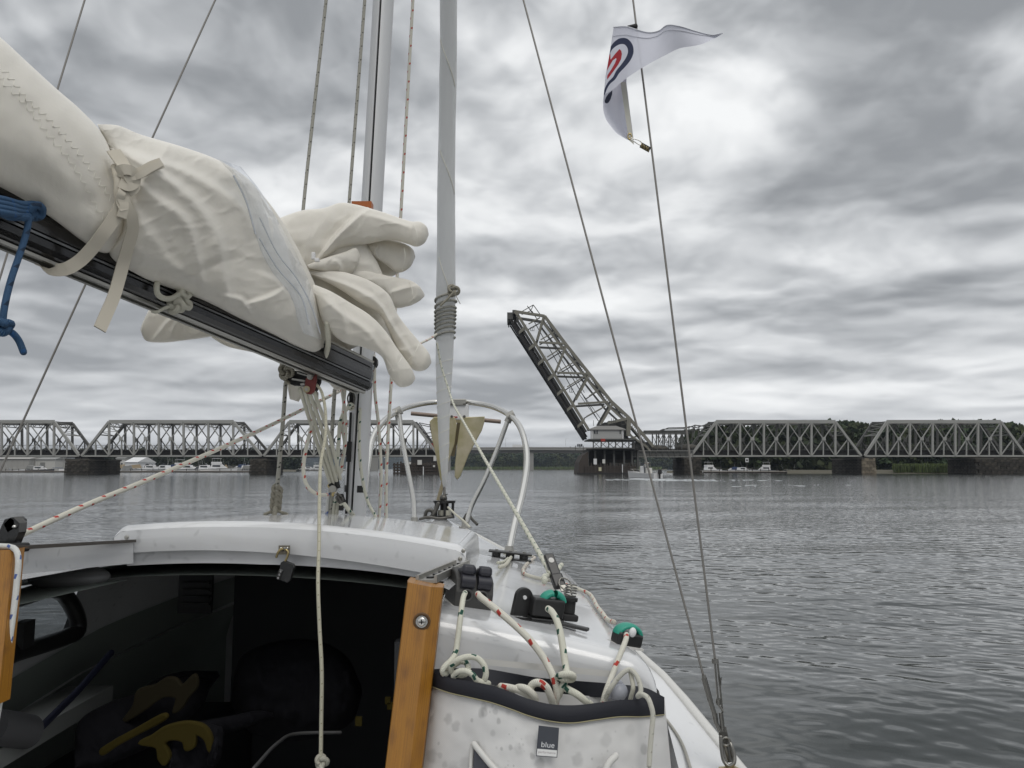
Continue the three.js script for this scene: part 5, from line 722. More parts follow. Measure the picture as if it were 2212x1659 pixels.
{ // bow pulpit: bent tube rail, four legs, clamp joints
  const t = part('pulpit', tube(PP([[1100, 1188, 3.57], [1112, 1130, 3.68], [1128, 1068, 3.8], [1138, 1002, 3.95], [1133, 950, 4.12], [1115, 910, 4.35], [1080, 885, 4.6], [1035, 872, 4.82], [985, 867, 4.9], [935, 869, 4.88], [890, 877, 4.72], [857, 890, 4.5], [828, 911, 4.25], [806, 945, 4.05], [795, 1000, 3.9], [786, 1070, 3.75], [778, 1125, 3.6]]), 0.0155, 160, 14), M.steel, boat, 'stainless bow pulpit rail');
  part('leg', tube(PP([[861, 888, 4.5], [868, 945, 4.47], [882, 1020, 4.44], [893, 1085, 4.42], [895, 1126, 4.4]]), 0.013, 40, 12), M.steel, t); part('leg', tube(PP([[1101, 897, 4.45], [1078, 960, 4.45], [1045, 1040, 4.43], [1018, 1095, 4.42], [1006, 1136, 4.4]]), 0.013, 40, 12), M.steel, t);
  for (const [x, y, d, x2, y2] of [[859, 889, 4.5, 862, 908], [1103, 898, 4.45, 1096, 912]]) part('joint', [rod(P(x - 8, y + 4, d), P(x + 8, y - 4, d), 0.024, 0.024, 16), rod(P(x, y, d), P(x2, y2, d), 0.019, 0.019, 16)], M.steelDull, t);
  for (const [x, y, d] of [[895, 1124, 4.4], [1005, 1134, 4.4], [1100, 1186, 3.57]]) part('foot', [rod(P(x, y + 4, d), P(x, y - 7, d), 0.021, 0.018, 16), rod(P(x, y + 7, d), P(x, y + 4, d), 0.034, 0.034, 18)], M.steelDull, t);
}
// ---------- standing rigging ----------
{
  const q = (x, y) => [1486.5 + 0.1467 * x, 1415.7 + 0.1467 * y];
  const Z = (x, y, d = 1.55) => P(...q(x, y), d);
  const up = (a, b, k) => a.clone().lerp(b, k);
  const o = part('shroud', rod(P(1544.4, 1423, 1.555), up(P(1544.4, 1423, 1.555), P(1367.5, 0, 1.72), 3.2), 0.0022, 0.0022, 8), M.wire, boat, 'outer starboard shroud carrying the small white flag');
  part('turnbuckle', [beam(Z(385, 50), Z(435, 640), 0.0035, 0.006, FWD), beam(Z(425, 60, 1.56), Z(500, 820, 1.56), 0.0035, 0.005, FWD), rod(Z(395, 45), Z(402, 110), 0.006, 0.007), rod(Z(445, 640), Z(450, 720), 0.005)], M.rigSteel, o); part('screw_thread', rod(Z(480, 840), Z(510, 1110), 0.0042), M.rigSteel, o); part('locking_pin', [rod(Z(410, 700), Z(470, 640), 0.0018), rod(Z(415, 690), Z(520, 830), 0.0018), tube([Z(455, 430), Z(485, 320), Z(480, 440)], 0.001, 8, 5)], M.rigSteel, o);
  const n = part('shroud', rod(P(1519, 1458, 1.555), up(P(1519, 1458, 1.555), P(1130.5, 0, 1.82), 2.0), 0.0022, 0.0022, 8), M.wire, boat, 'inner starboard shroud, without a flag');
  part('turnbuckle', [rod(Z(225, 285), Z(240, 340), 0.0035, 0.0045), rod(Z(232, 330), Z(325, 670), 0.0052, 0.0052, 14), rod(Z(325, 670), Z(385, 860), 0.0045, 0.0045, 14), rod(Z(385, 850), Z(410, 995), 0.0052, 0.0045, 14)], M.rigSteel, n); part('screw_thread', rod(Z(405, 980), Z(470, 1120), 0.004), M.rigSteel, n);
  const c = part('chainplate', [new ConvexGeometry([Z(455, 1050), Z(560, 1050), Z(605, 1260), Z(520, 1290), Z(455, 1180)].flatMap((p) => [p, p.clone().add(V3(0, 0, -0.006))]))], M.rigSteel, boat);
  part('toggle_bow', tube([Z(480, 1200, 1.54), Z(495, 1400, 1.535), Z(530, 1560, 1.53), Z(600, 1630, 1.525), Z(670, 1590, 1.525), Z(680, 1480, 1.53), Z(640, 1340, 1.535), Z(610, 1270, 1.54)], 0.0036, 50, 10), M.rigSteel, c); part('eye_plate', [rod(Z(530, 1280, 1.545), Z(600, 1560, 1.545), 0.006), rod(Z(570, 1280, 1.55), Z(625, 1560, 1.55), 0.0045), rod(Z(610, 1380, 1.55), Z(650, 1500, 1.55), 0.005), new THREE.TorusGeometry(0.007, 0.0025, 8, 18).translate(...Z(555, 1270, 1.538).toArray())], M.rigSteel, c); part('deck_plate', beam(Z(560, 1655, 1.53), Z(690, 1720, 1.50), 0.03, 0.006), M.brass, c);
  for (const [a, b, l] of [[[183, 0, 1.9], [0, 600, 1.75], 'upper port shroud, leftmost in the picture'], [[465, 0, 1.95], [5, 1008, 1.7], 'lower port shroud passing behind the boom']]) { const A = P(...a), Bq = P(...b), w = part('shroud', rod(A.clone().lerp(Bq, -1.2), A.clone().lerp(Bq, 1.25), 0.0022, 0.0022, 8), M.wire, boat, l); }
}
// ---------- furled headsail ----------
{
  const t = thing('furled_jib', 'white headsail rolled tightly round the forestay at the bow', 'furled sail');
  const yc = table([[-300, 970.5], [0, 968.5], [300, 966], [620, 962], [760, 961], [890, 958.5], [1060, 960]]), yr = table([[-300, 18.5], [0, 19.5], [300, 19], [560, 20.5], [640, 21.5], [730, 19.5], [780, 19], [890, 13.5], [960, 11.2], [1010, 8], [1045, 4.5], [1058, 2]]), dd = (y) => lerp(3.65, 4.75, y / 1060);
  const J = (y, a, k = 1) => { const d = dd(y), c = P(yc(y), y, d), r = yr(y) / F * d * k * (1 + 0.05 * Math.sin(a + y * 0.013) + 0.03 * (fbm(y * 0.02, a * 0.8 + 3, 3) - 0.5) * 2 + 0.035 * sstep(0.2, 0, Math.abs(((a - y * 0.012) % 6.283 + 6.283) % 6.283 - 1))); return c.add(V3(Math.cos(a) * r, 0, Math.sin(a) * r)); };
  part('rolled_sail', mergeVertices(sheet((a, v) => J(lerp(-300, 1058, v), a * Math.PI * 2), 40, 300, 0.3, 4), 1e-6), M.jib, t); t.children[0].geometry.computeVertexNormals();
  for (let k = 0; k < 9; k++) { const y0 = 775 + k * 30; part('leech_seam', tube(Array.from({ length: 14 }, (_, i) => J(y0 + i * 1.2, 0.1 + i * 0.23, 1.01)), 0.0016, 30, 5), M.thread, t); }
  for (const [y0, y1, a0, a1] of [[560, 640, 2.3, 0.9], [330, 420, 2.4, 0.4], [90, 190, 2.6, 0.5]]) part('sail_edge', tube(Array.from({ length: 16 }, (_, i) => J(lerp(y0, y1, i / 15), lerp(a0, a1, i / 15), 1.01)), 0.003, 40, 6), M.thread, t);
  settle(t);
  // sheet wound round it in coils
  const w = thing('wound_sheet', 'flecked line wound in tight coils round the rolled headsail', 'rope'); const pts = []; for (let i = 0; i <= 220; i++) { const f = i / 220, y = f < 0.22 ? lerp(640, 668, f / 0.22) : f < 0.5 ? lerp(668, 688, (f - 0.22) / 0.28) : f < 0.8 ? lerp(688, 712, (f - 0.5) / 0.3) : lerp(712, 732, (f - 0.8) / 0.2); const a = i / 220 * Math.PI * 2 * 9; pts.push(J(y + 4 * Math.cos(a + 2.6), a, 1.09)); }
  part('coil', tube(pts, 0.0062, 600, 7), M.ropeBlack, w);
  part('knot', [new THREE.TorusKnotGeometry(0.020, 0.0085, 70, 8, 2, 3).translate(...P(979, 628, 4.22).toArray()), tube(PP([[979, 632, 4.2], [967, 645, 4.2], [952, 660, 4.2]]), 0.006, 16, 7), tube(PP([[984, 636, 4.2], [988, 645, 4.2], [994, 656, 4.2]]), 0.0022, 10, 6)], M.ropeDirty, w);
  part('tail', tube(PP([[943, 722, 4.25], [930, 731, 4.22], [910, 741, 4.15], [880, 757, 4.05]]), 0.0062, 30, 7), M.ropeRed, w); settle(w);
}
{ // furling drum with its cage
  const t = thing('furling_drum', 'black open-cage roller furling drum at the bow under the rolled headsail', 'furling drum'), d = 4.72, c = P(960, 1088, d), s = d / F;
  part('top_plate', new THREE.CylinderGeometry(24 * s, 23 * s, 0.014, 36).translate(c.x, c.y + 4 * s, c.z), M.black, t); part('bottom_plate', new THREE.CylinderGeometry(22 * s, 22 * s, 0.014, 36).translate(c.x, c.y - 28 * s, c.z), M.black, t);
  part('spool', new THREE.CylinderGeometry(9 * s, 9 * s, 30 * s, 24).translate(c.x, c.y - 12 * s, c.z), M.blackMatt, t); for (let k = 0; k < 6; k++) part('cage_post', rod(V3(c.x + Math.cos(k * 1.05 + 0.4) * 21 * s, c.y + 2 * s, c.z + Math.sin(k * 1.05 + 0.4) * 21 * s), V3(c.x + Math.cos(k * 1.05 + 0.4) * 20 * s, c.y - 27 * s, c.z + Math.sin(k * 1.05 + 0.4) * 20 * s), 0.007, 0.007, 8), M.black, t);
  part('wound_line', new THREE.CylinderGeometry(14 * s, 14 * s, 11 * s, 24).translate(c.x, c.y - 19 * s, c.z), M.ropeWhite, t);
  part('swivel', [rod(P(960, 1085, d), P(960, 1070, d), 0.018, 0.012), new THREE.SphereGeometry(0.022, 14, 10).translate(...P(958, 1076, d).toArray()), rod(P(960, 1072, d), P(960, 1050, d + 0.02), 0.008, 0.006), rod(P(955, 1071, d), P(967, 1067, d), 0.004)], M.darkSteel, t);
  part('stem_toggle', [rod(P(960, 1112, d), P(960, 1128, d + 0.02), 0.012), box(0.03, 0.05, 0.012).translate(...P(960, 1122, d).toArray())], M.darkSteel, t); settle(t);
  solo('bow_shackle', [tube(PP([[918, 1116, 4.65], [922, 1104, 4.65], [931, 1102, 4.65], [935, 1110, 4.65], [928, 1118, 4.65], [918, 1117, 4.65]]), 0.010, 30, 8, false), tube(PP([[935, 1112, 4.65], [942, 1100, 4.66], [947, 1088, 4.66]]), 0.012, 14, 8), tube(PP([[908, 1121, 4.6], [925, 1117, 4.6], [950, 1120, 4.6], [975, 1116, 4.62]]), 0.009, 30, 6), tube(PP([[1000, 1124, 4.6], [1010, 1110, 4.6], [1020, 1122, 4.55], [1030, 1132, 4.5]]), 0.009, 30, 6)], M.darkSteel, 'dark shackle and short chain lying on deck left of the furling drum', 'shackle');
  solo('furling_line', tube(PP([[968, 1096, 4.6], [985, 1112, 4.5], [1000, 1124, 4.3], [1014, 1138, 4.1]]), 0.006, 30, 7), M.ropeWhite, 'thin white line leading from the furling drum down to the deck', 'rope');
}
{ // anchor hung on the pulpit
  const t = thing('anchor', 'galvanised folding anchor with two pointed flukes hung on the bow rail', 'anchor'), galv = std(1, 0.55, 0.1, { map: noiseTex(256, (x, y) => { const n = wrapN(x, y, 4, 2.1, 5), v = 0.80 + (n - 0.5) * 0.34; return [v, v * 0.95, v * (0.62 + 0.3 * n)]; }, 3, 3, true) }), d = 4.98;
  const fluke = (pts, dz) => { const n = pts.length, sh = new THREE.Shape(pts.map(([x, y]) => { const p = P(x, y, d); return new THREE.Vector2(p.x, p.y); })); const g = new THREE.ExtrudeGeometry(sh, { depth: 0.014, bevelEnabled: true, bevelSize: 0.004, bevelThickness: 0.004, bevelSegments: 1 }); const k = g.attributes.position; for (let i = 0; i < k.count; i++) k.setZ(i, k.getZ(i) - d + dz * (P(0, 1030, d).y - k.getY(i)) * -0.35); g.computeVertexNormals(); return g; };
  part('fluke', fluke([[1000, 906], [1047, 904], [1046, 915], [1041, 931], [1034, 943], [1012, 982], [993, 1029], [988, 1034], [984, 1029], [985, 1005], [992, 955]], 1), galv, t); part('fluke', fluke([[934, 914], [943, 905], [985, 906], [988, 920], [982, 960], [964, 1010], [959, 1044], [953, 1036], [945, 985], [938, 950]], 1), galv, t);
  part('fluke_rib', [beam(P(1003, 908, d - 0.02), P(988, 1026, d + 0.08), 0.016, 0.03, FWD), beam(P(984, 908, d - 0.02), P(956, 1030, d + 0.08), 0.016, 0.03, FWD)], galv, t);
  part('shank', [beam(P(995, 905, d - 0.03), P(976, 985, d - 0.03), 0.03, 0.018, FWD), beam(P(957, 1044, d), P(938, 1112, 4.7), 0.02, 0.03, FWD)], std([0.20, 0.17, 0.11], 0.6, 0.4), t);
  part('stock', rod(P(888, 893, d), P(1082, 911, d), 0.0125, 0.0125, 12), std([0.24, 0.19, 0.16], 0.55, 0.5), t); part('crown_plate', box(0.16, 0.03, 0.02).translate(...P(992, 908, d - 0.03).toArray()), galv, t); settle(t);
  const b = thing('anchor_bracket', 'white plastic anchor bracket clamped to the middle of the bow rail', 'bracket'), bc = P(990, 888, 4.86), s = 4.86 / F;
  part('plate', box(45 * s, 34 * s, 0.025, bc.x, bc.y - 2 * s, bc.z, 0.006), M.white, b); part('clamp', [box(38 * s, 14 * s, 0.05, bc.x - 2 * s, bc.y + 19 * s, bc.z, 0.006)], M.steelDull, b); for (const [x, y] of [[976, 900], [1003, 900], [976, 872], [1003, 872]]) part('bolt', new THREE.CylinderGeometry(0.008, 0.008, 0.02, 10).rotateX(1.57).translate(...P(x, y, 4.845).toArray()), M.darkSteel, b); part('slot', [box(0.022, 0.008, 0.004).translate(...P(984, 901, 4.845).toArray()), box(0.012, 0.008, 0.004).translate(...P(995, 901, 4.845).toArray())], M.redSign, b); settle(b);
}
// ---------- mainsail, flaked on the boom ----------
{
  const t = thing('furled_mainsail', 'cream mainsail flaked loosely along the boom with a clear plastic window', 'furled sail');
  const D = (s, x) => boomD(clamp(x, -260, 840));
  const crease = (p, a, w, k) => ({ p, a, w, k });
  const F1 = [crease([[-100, 120], [60, 215], [150, 270], [230, 330], [262, 380]], 0.010, 60, 0.5), crease([[-80, 320], [60, 380], [170, 430], [262, 440]], -0.010, 40, 0.6), crease([[90, 240], [170, 340], [220, 440], [250, 470]], 0.007, 26, 0.4), crease([[-40, 200], [80, 300], [160, 420], [210, 500]], 0.006, 40, 0.4)];
  part('sail_bundle', roll([[-260, -120], [-120, -12], [0, 80], [60, 135], [120, 190], [175, 238], [222, 290], [247, 345], [258, 392], [268, 430], [272, 450]], [[-260, 296], [-120, 348], [0, 405], [60, 438], [120, 478], [175, 520], [225, 548], [255, 538], [266, 500], [270, 470], [272, 455]], (s, x) => D(s, x) - 0.015, (s) => 0.085, { folds: F1, rough: 0.0018, crumple: 0.002, seed: 3, su: 1.1, sv: 1.0, n: 90 }), M.sail, t);
  const F2 = [
    crease([[258, 330], [330, 370], [420, 440], [470, 520], [480, 600], [500, 680]], 0.034, 52, 0.24), crease([[250, 318], [310, 345], [380, 365], [450, 400], [520, 450], [560, 520]], 0.026, 44, 0.25),
    crease([[300, 400], [350, 440], [400, 480], [425, 560], [440, 640]], 0.026, 38, 0.28), crease([[275, 430], [320, 500], [360, 560], [410, 610]], 0.012, 34, 0.3), crease([[480, 640], [520, 650], [545, 690]], 0.014, 20, 0.3), crease([[560, 590], [600, 610], [630, 650], [640, 700]], 0.016, 22, 0.25), crease([[430, 330], [480, 360], [500, 380], [540, 400]], 0.012, 20, 0.25), crease([[530, 660], [590, 640], [620, 620]], 0.012, 20, 0.3), crease([[330, 590], [400, 600], [470, 570], [520, 560]], -0.012, 24, 0.5),
  ];
  const b2 = roll([[210, 268], [255, 271], [300, 289], [400, 319], [470, 345], [530, 381], [575, 430], [612, 482], [655, 560], [690, 640], [706, 720], [708, 740]], [[214, 276], [236, 322], [258, 380], [266, 440], [262, 500], [236, 548], [300, 596], [440, 650], [520, 690], [590, 724], [640, 750], [680, 764], [706, 752]], (s, x) => D(s, x) - 0.018, (s) => 0.085 * (0.45 + 0.55 * sstep(0, 0.22, s)), { folds: F2, rough: 0.0014, crumple: 0.0028, seed: 11, su: 1.4, sv: 1, n: 220, m: 120 });
  const bundle = part('sail_bundle', b2, M.sail, t);
  // stack of luff folds spreading out in front of the mast
  const S3 = (name, U, L, d0, d1, T, folds = [], seed = 1) => part(name, roll(U, L, (s) => lerp(d0, d1, s), T * 0.72, { folds, rough: 0.0012, crumple: 0.004, seed, su: 0.5, sv: 0.4, n: 90, m: 64, power: 0.6 }), M.sail, t);
  S3('sail_bundle', [[600, 488], [660, 470], [740, 480], [800, 540], [836, 620], [850, 690], [848, 740]], [[610, 560], [650, 640], [690, 740], [735, 764], [775, 748], [815, 752], [846, 750]], 1.86, 2.02, 0.085, [crease([[690, 600], [740, 660], [760, 730]], 0.02, 40, 0.3)], 21);
  S3('sail_fold', [[585, 478], [650, 455], [700, 449], [735, 438], [765, 441], [830, 459], [888, 478], [908, 479], [922, 490], [926, 505]], [[600, 545], [650, 590], [687, 572], [730, 540], [790, 528], [845, 519], [880, 527], [900, 533], [917, 525], [926, 508]], 1.80, 1.99, 0.05, [crease([[687, 562], [735, 505], [782, 462], [800, 452]], 0.03, 36, 0.12), crease([[782, 463], [830, 475], [895, 495]], 0.012, 18, 0.3), crease([[895, 480], [890, 505], [897, 533]], 0.004, 8, 0.4)], 31);
  S3('sail_fold', [[680, 566], [730, 545], [770, 528], [830, 517], [878, 528], [893, 540], [897, 553]], [[690, 572], [750, 556], [790, 548], [830, 570], [861, 589], [885, 578], [897, 556]], 1.90, 2.02, 0.04, [crease([[818, 525], [812, 545], [822, 565]], 0.012, 10, 0.25)], 41);
  S3('sail_fold', [[700, 570], [775, 536], [815, 552], [857, 573], [862, 585]], [[700, 585], [760, 580], [800, 588], [845, 597], [861, 590]], 1.93, 2.05, 0.03, [], 51);
  S3('sail_fold', [[664, 572], [700, 558], [745, 544], [769, 536], [777, 553], [772, 575]], [[668, 580], [700, 586], [730, 593], [745, 595], [762, 588], [771, 578]], 1.80, 1.90, 0.03, [crease([[720, 560], [735, 575], [728, 592]], 0.010, 12, 0.3)], 61);
  S3('sail_fold', [[740, 578], [785, 582], [835, 595], [887, 606], [906, 618], [917, 635]], [[745, 590], [800, 618], [838, 640], [850, 664], [880, 662], [905, 651], [917, 640]], 1.88, 2.02, 0.04, [crease([[845, 632], [880, 622], [905, 618]], 0.010, 14, 0.3)], 71);
  S3('sail_fold', [[664, 582], [712, 584], [753, 590], [807, 611], [841, 638], [860, 680], [900, 731], [927, 763], [932, 782]], [[668, 592], [727, 621], [780, 656], [820, 680], [853, 747], [878, 787], [902, 802], [922, 797], [931, 785]], 1.82, 1.92, 0.042, [crease([[700, 600], [760, 622], [815, 655], [850, 710], [890, 770]], 0.012, 20, 0.3)], 81);
  S3('sail_fold', [[672, 612], [712, 628], [753, 652], [799, 681], [831, 713], [860, 755], [890, 797], [897, 815]], [[680, 640], [700, 700], [740, 738], [790, 752], [824, 770], [842, 812], [864, 836], [888, 831], [897, 819]], 1.78, 1.86, 0.055, [crease([[690, 640], [740, 680], [790, 715], [830, 770]], 0.014, 26, 0.3), crease([[720, 640], [745, 700], [750, 745]], 0.012, 22, 0.3)], 91);
  for (const [x0, y0, x1, y1, d] of [[893, 481, 899, 532, 1.93], [872, 530, 868, 585, 1.97], [885, 608, 888, 660, 1.97], [905, 742, 876, 782, 1.87], [868, 772, 838, 800, 1.80]]) part('seam', tube(Array.from({ length: 9 }, (_, i) => { const k = i / 8, b2 = Math.sin(k * Math.PI); return P(lerp(x0, x1, k) + b2 * 5, lerp(y0, y1, k), d - 0.045 * Math.pow(b2, 0.6)); }), 0.0006, 24, 5), M.thread, t);
  // folds hanging on the far side, seen below the boom
  S3('sail_fold', [[303, 712], [311, 690], [335, 655], [400, 660], [470, 705], [480, 715]], [[304, 716], [314, 735], [347, 740], [400, 735], [455, 727], [480, 720]], 1.68, 1.80, 0.02, [crease([[330, 735], [370, 690], [410, 675]], 0.008, 14, 0.3)], 101); S3('sail_fold', [[450, 715], [520, 740], [600, 770], [660, 790], [700, 800]], [[458, 730], [490, 748], [560, 765], [610, 788], [660, 806], [700, 806]], 1.82, 2.0, 0.02, [], 111);
  S3('sail_fold', [[620, 800], [622, 840], [626, 862]], [[660, 800], [656, 850], [645, 868]], 2.0, 2.0, 0.018, [], 121); S3('sail_fold', [[690, 800], [720, 838], [730, 845]], [[740, 800], [738, 838], [732, 846]], 2.0, 2.02, 0.015, [], 122);
  // clear window wrapped over the bundle
  const wl = resample([[470, 343], [508, 385], [533, 440], [553, 512], [572, 560], [620, 640], [655, 720]], 40), wr = resample([[520, 360], [562, 412], [596, 470], [640, 548], [668, 610], [684, 670], [696, 735]], 40);
  part('clear_window', sheet((a, v) => { const i = Math.round(v * 40), x = lerp(wl[i].x, wr[i].x, a), y = lerp(wl[i].y, wr[i].y, a); return P(x, y, boomD(x) - 0.018 - 0.09 * Math.sqrt(Math.max(0, 1 - Math.pow(a * 1.5 - 0.62, 2))) - 0.012 - 0.010 * (fbm(a * 4, v * 7, 3) - 0.5) - 0.012 * Math.abs(Math.sin(v * 9 + a * 4)) * (0.3 + a)); }, 36, 40, 0.2, 0.6), M.window, t);
  const wr2 = resample([[561, 470], [600, 548], [640, 600], [668, 650], [692, 720]], 30); part('window_seam', [tube(wr2.map((p) => onBoom(p.x, p.y, 0.135)), 0.0014, 60, 5), tube(resample([[505, 380], [530, 430], [552, 505]], 20).map((p) => onBoom(p.x, p.y, 0.13)), 0.002, 40, 5), tube(resample([[560, 515], [600, 580], [650, 640], [668, 700]], 20).map((p) => onBoom(p.x, p.y, 0.13)), 0.0018, 40, 5)], std([0.75, 0.77, 0.8], 0.15, 0, { transmission: 0.4 }), t);
  // zigzag seam stitching, dropped onto the cloth
  const ray = new THREE.Raycaster(), O = V3(0, EYE, 0); scene.updateMatrixWorld(true);
  const drop = (x, y) => { const q = P(x, y, 1); ray.set(O, q.clone().sub(O).normalize()); const h = ray.intersectObject(t.children[0], false)[0]; return h ? h.point.clone().addScaledVector(ray.ray.direction, -0.002) : null; };
  for (const line of [[[8, 150], [60, 215], [110, 262], [170, 330], [215, 392], [240, 430]], [[-40, 130], [20, 190], [60, 232], [100, 285], [160, 360], [210, 450], [225, 470]]]) { const c = resample(line, 36), pts = []; c.forEach((p, i) => { const q = drop(p.x + (i % 2 ? 6 : -4), p.y + (i % 2 ? -3 : 5)); if (q) pts.push(q); }); if (pts.length > 4) { const path = new THREE.CurvePath(); for (let i = 0; i + 1 < pts.length; i++) path.add(new THREE.LineCurve3(pts[i], pts[i + 1])); part('stitching', new THREE.TubeGeometry(path, pts.length * 3, 0.0004, 5), M.thread, t); } }
  part('batten_tag', [box(0.05, 0.018, 0.03).translate(...P(783, 446, 2.0).toArray())], std([0.36, 0.10, 0.02], 0.5), t); part('tag_dot', [0, 1, 2].map((k) => new THREE.SphereGeometry(0.004, 8, 6).translate(...P(770 + k * 12, 448 + k * 1.4, 1.985).toArray())), M.offWhite, t);
  for (const [x, y, w, h] of [[677, 553, 8, 16], [685, 562, 10, 8]]) part('sail_slug', box(w / F * 1.8, h / F * 1.8, 0.01, ...P(x, y, 1.77).toArray(), 0.002), M.white, t);
  settle(t);
}

// ---------- ties and ropes on the boom ----------
const q2 = (x, y) => [0.2667 * x, 353.9 + 0.2667 * y];
const BZ = (x, y, off) => { const [a, b] = q2(x, y); return onBoom(a, b, off); };
const webSide = (pts) => { const c = new THREE.CatmullRomCurve3(pts, false, 'centripetal'); return (t) => c.getTangentAt(clamp(t)).cross(boomS.clone().add(V3(0, 0, 0.35)).normalize()).normalize(); };
{
  const t = thing('sail_tie', 'beige webbing strap knotted round the sail and boom with a hanging tail', 'strap');
  const rb = (pts, w) => ribbon(pts, w, 0.0011, webSide(pts));
  part('strap', rb([BZ(985, 200, 0.125), BZ(990, 300, 0.125), BZ(930, 430, 0.115), BZ(840, 560, 0.10), BZ(740, 690, 0.075), BZ(640, 790, 0.055), BZ(530, 852, 0.04), BZ(430, 858, 0.02), BZ(350, 832, -0.02), BZ(300, 790, -0.05)], 0.0195), M.webbing, t);
  part('tail', rb([BZ(985, 230, 0.128), BZ(1010, 320, 0.130), BZ(1062, 420, 0.128), BZ(1075, 520, 0.118), BZ(1040, 660, 0.098), BZ(1000, 800, 0.078), BZ(965, 930, 0.07), BZ(920, 1080, 0.068), BZ(860, 1220, 0.068), BZ(808, 1340, 0.07)], 0.0195), M.webbing, t);
  const v = (x, y, o) => onBoom(x, y, o);
  part('bow_end', [rb([v(262, 372, 0.13), v(285, 378, 0.142), v(305, 372, 0.147), v(328, 360, 0.147), v(349, 352, 0.14)], 0.017), rb([v(280, 385, 0.135), v(300, 379, 0.15), v(322, 366, 0.153), v(341, 356, 0.148), v(349, 351, 0.142)], 0.010)], M.webbing, t);
  part('knot', [rb([v(245, 325, 0.105), v(262, 350, 0.12), v(280, 378, 0.14), v(288, 400, 0.14), v(272, 412, 0.13)], 0.022), rb([v(252, 372, 0.125), v(268, 366, 0.14), v(288, 372, 0.145), v(292, 392, 0.142), v(276, 402, 0.138), v(258, 395, 0.128)], 0.016), rb([v(256, 395, 0.115), v(262, 420, 0.125), v(268, 445, 0.13), v(262, 470, 0.125)], 0.014), rb([v(270, 398, 0.12), v(262, 418, 0.132), v(258, 436, 0.125), v(268, 455, 0.13)], 0.012), tube([v(247, 362, 0.10), v(254, 390, 0.12), v(254, 420, 0.12), v(258, 445, 0.12)], 0.006, 30, 8)], M.webbing, t);
  settle(t);
}
{
  const t = thing('blue_rope', 'dark blue rope wrapped round the boom with a knotted tail hanging at the left edge', 'rope');
  const w = []; for (let k = 0; k < 4; k++) w.push(tube([BZ(-120, 262 + k * 34, 0.075), BZ(40, 290 + k * 36, 0.075 + k * 0.004), BZ(170, 325 + k * 30, 0.07), BZ(300, 332 + k * 26, 0.062), BZ(335 - k * 22, 372 + k * 12, 0.058), BZ(290, 425, 0.055)], 0.0048, 60, 9));
  part('wrap', w, M.ropeNavy, t);
  part('loop', [tube([BZ(245, 440, 0.062), BZ(250, 370, 0.07), BZ(300, 335, 0.075), BZ(340, 365, 0.07), BZ(330, 420, 0.064), BZ(280, 435, 0.062)], 0.0058, 40, 9), tube([BZ(-60, 330, 0.08), BZ(60, 420, 0.075), BZ(160, 430, 0.07), BZ(240, 440, 0.065)], 0.0058, 40, 9)], M.ropeNavy, t);
  part('tail', tube([BZ(232, 430, 0.068), BZ(222, 520, 0.066), BZ(190, 640, 0.066), BZ(150, 760, 0.07), BZ(95, 920, 0.075), BZ(55, 1070, 0.078), BZ(30, 1200, 0.08), BZ(20, 1300, 0.08)], 0.0046, 90, 10), M.ropeNavy, t);
  part('knot', [tube([BZ(5, 1290, 0.08), BZ(60, 1285, 0.09), BZ(92, 1300, 0.085), BZ(70, 1330, 0.08), BZ(10, 1335, 0.075), BZ(-30, 1310, 0.08), BZ(0, 1275, 0.09), BZ(40, 1300, 0.094)], 0.0048, 60, 9), tube([BZ(-20, 1340, 0.08), BZ(20, 1360, 0.085), BZ(60, 1340, 0.085)], 0.0068, 20, 9)], M.ropeNavy, t);
  part('end', tube([BZ(45, 1345, 0.083), BZ(100, 1370, 0.083), BZ(150, 1430, 0.083), BZ(190, 1525, 0.083)], 0.0046, 30, 9), M.ropeNavy, t); settle(t);
}
{
  const t = thing('reefing_line', 'off-white cord looped and hitched on the side of the boom', 'rope'), r = 0.0050, o = 0.038;
  part('cord', [tube([BZ(1095, 848, o - 0.01), BZ(1180, 868, o), BZ(1280, 895, o), BZ(1380, 945, o + 0.006), BZ(1450, 1020, o + 0.010), BZ(1505, 1100, o + 0.010), BZ(1540, 1140, o + 0.004), BZ(1535, 1165, o), BZ(1490, 1150, o + 0.006), BZ(1440, 1080, o + 0.013)], r, 90, 9), tube([BZ(1385, 950, o), BZ(1310, 930, o + 0.006), BZ(1270, 980, o + 0.01), BZ(1275, 1050, o + 0.01), BZ(1330, 1090, o + 0.008), BZ(1400, 1085, o + 0.008), BZ(1470, 1040, o + 0.016), BZ(1520, 1010, o + 0.012)], r, 80, 9)], M.ropeWhite, t);
  part('hitch', [tube([BZ(1500, 985, o), BZ(1555, 1015, o + 0.008), BZ(1520, 1075, o + 0.012), BZ(1470, 1040, o + 0.02), BZ(1495, 995, o + 0.016), BZ(1540, 1030, o + 0.016)], r, 40, 8), tube([BZ(1480, 1000, o + 0.008), BZ(1530, 1060, o + 0.016), BZ(1500, 1090, o + 0.01)], r, 24, 8)], M.ropeWhite, t);
  const kp = BZ(1425, 1150, o + 0.006); part('stopper_knot', new THREE.TorusKnotGeometry(0.0085, 0.0052, 70, 8, 2, 3).translate(kp.x, kp.y, kp.z), M.ropeWhite, t);
  part('cord_end', tube([BZ(1390, 1150, o), BZ(1330, 1170, o - 0.003), BZ(1270, 1200, o - 0.01), BZ(1235, 1195, o - 0.02)], 0.003, 20, 7), M.ropeWhite, t); part('boom_fitting', [rod(BZ(1215, 905, 0.02), BZ(1240, 935, 0.032), 0.012, 0.010, 14), beam(BZ(1560, 1040, 0.022), BZ(1600, 1200, 0.022), 0.014, 0.012)], M.blackMatt, t); settle(t);
}
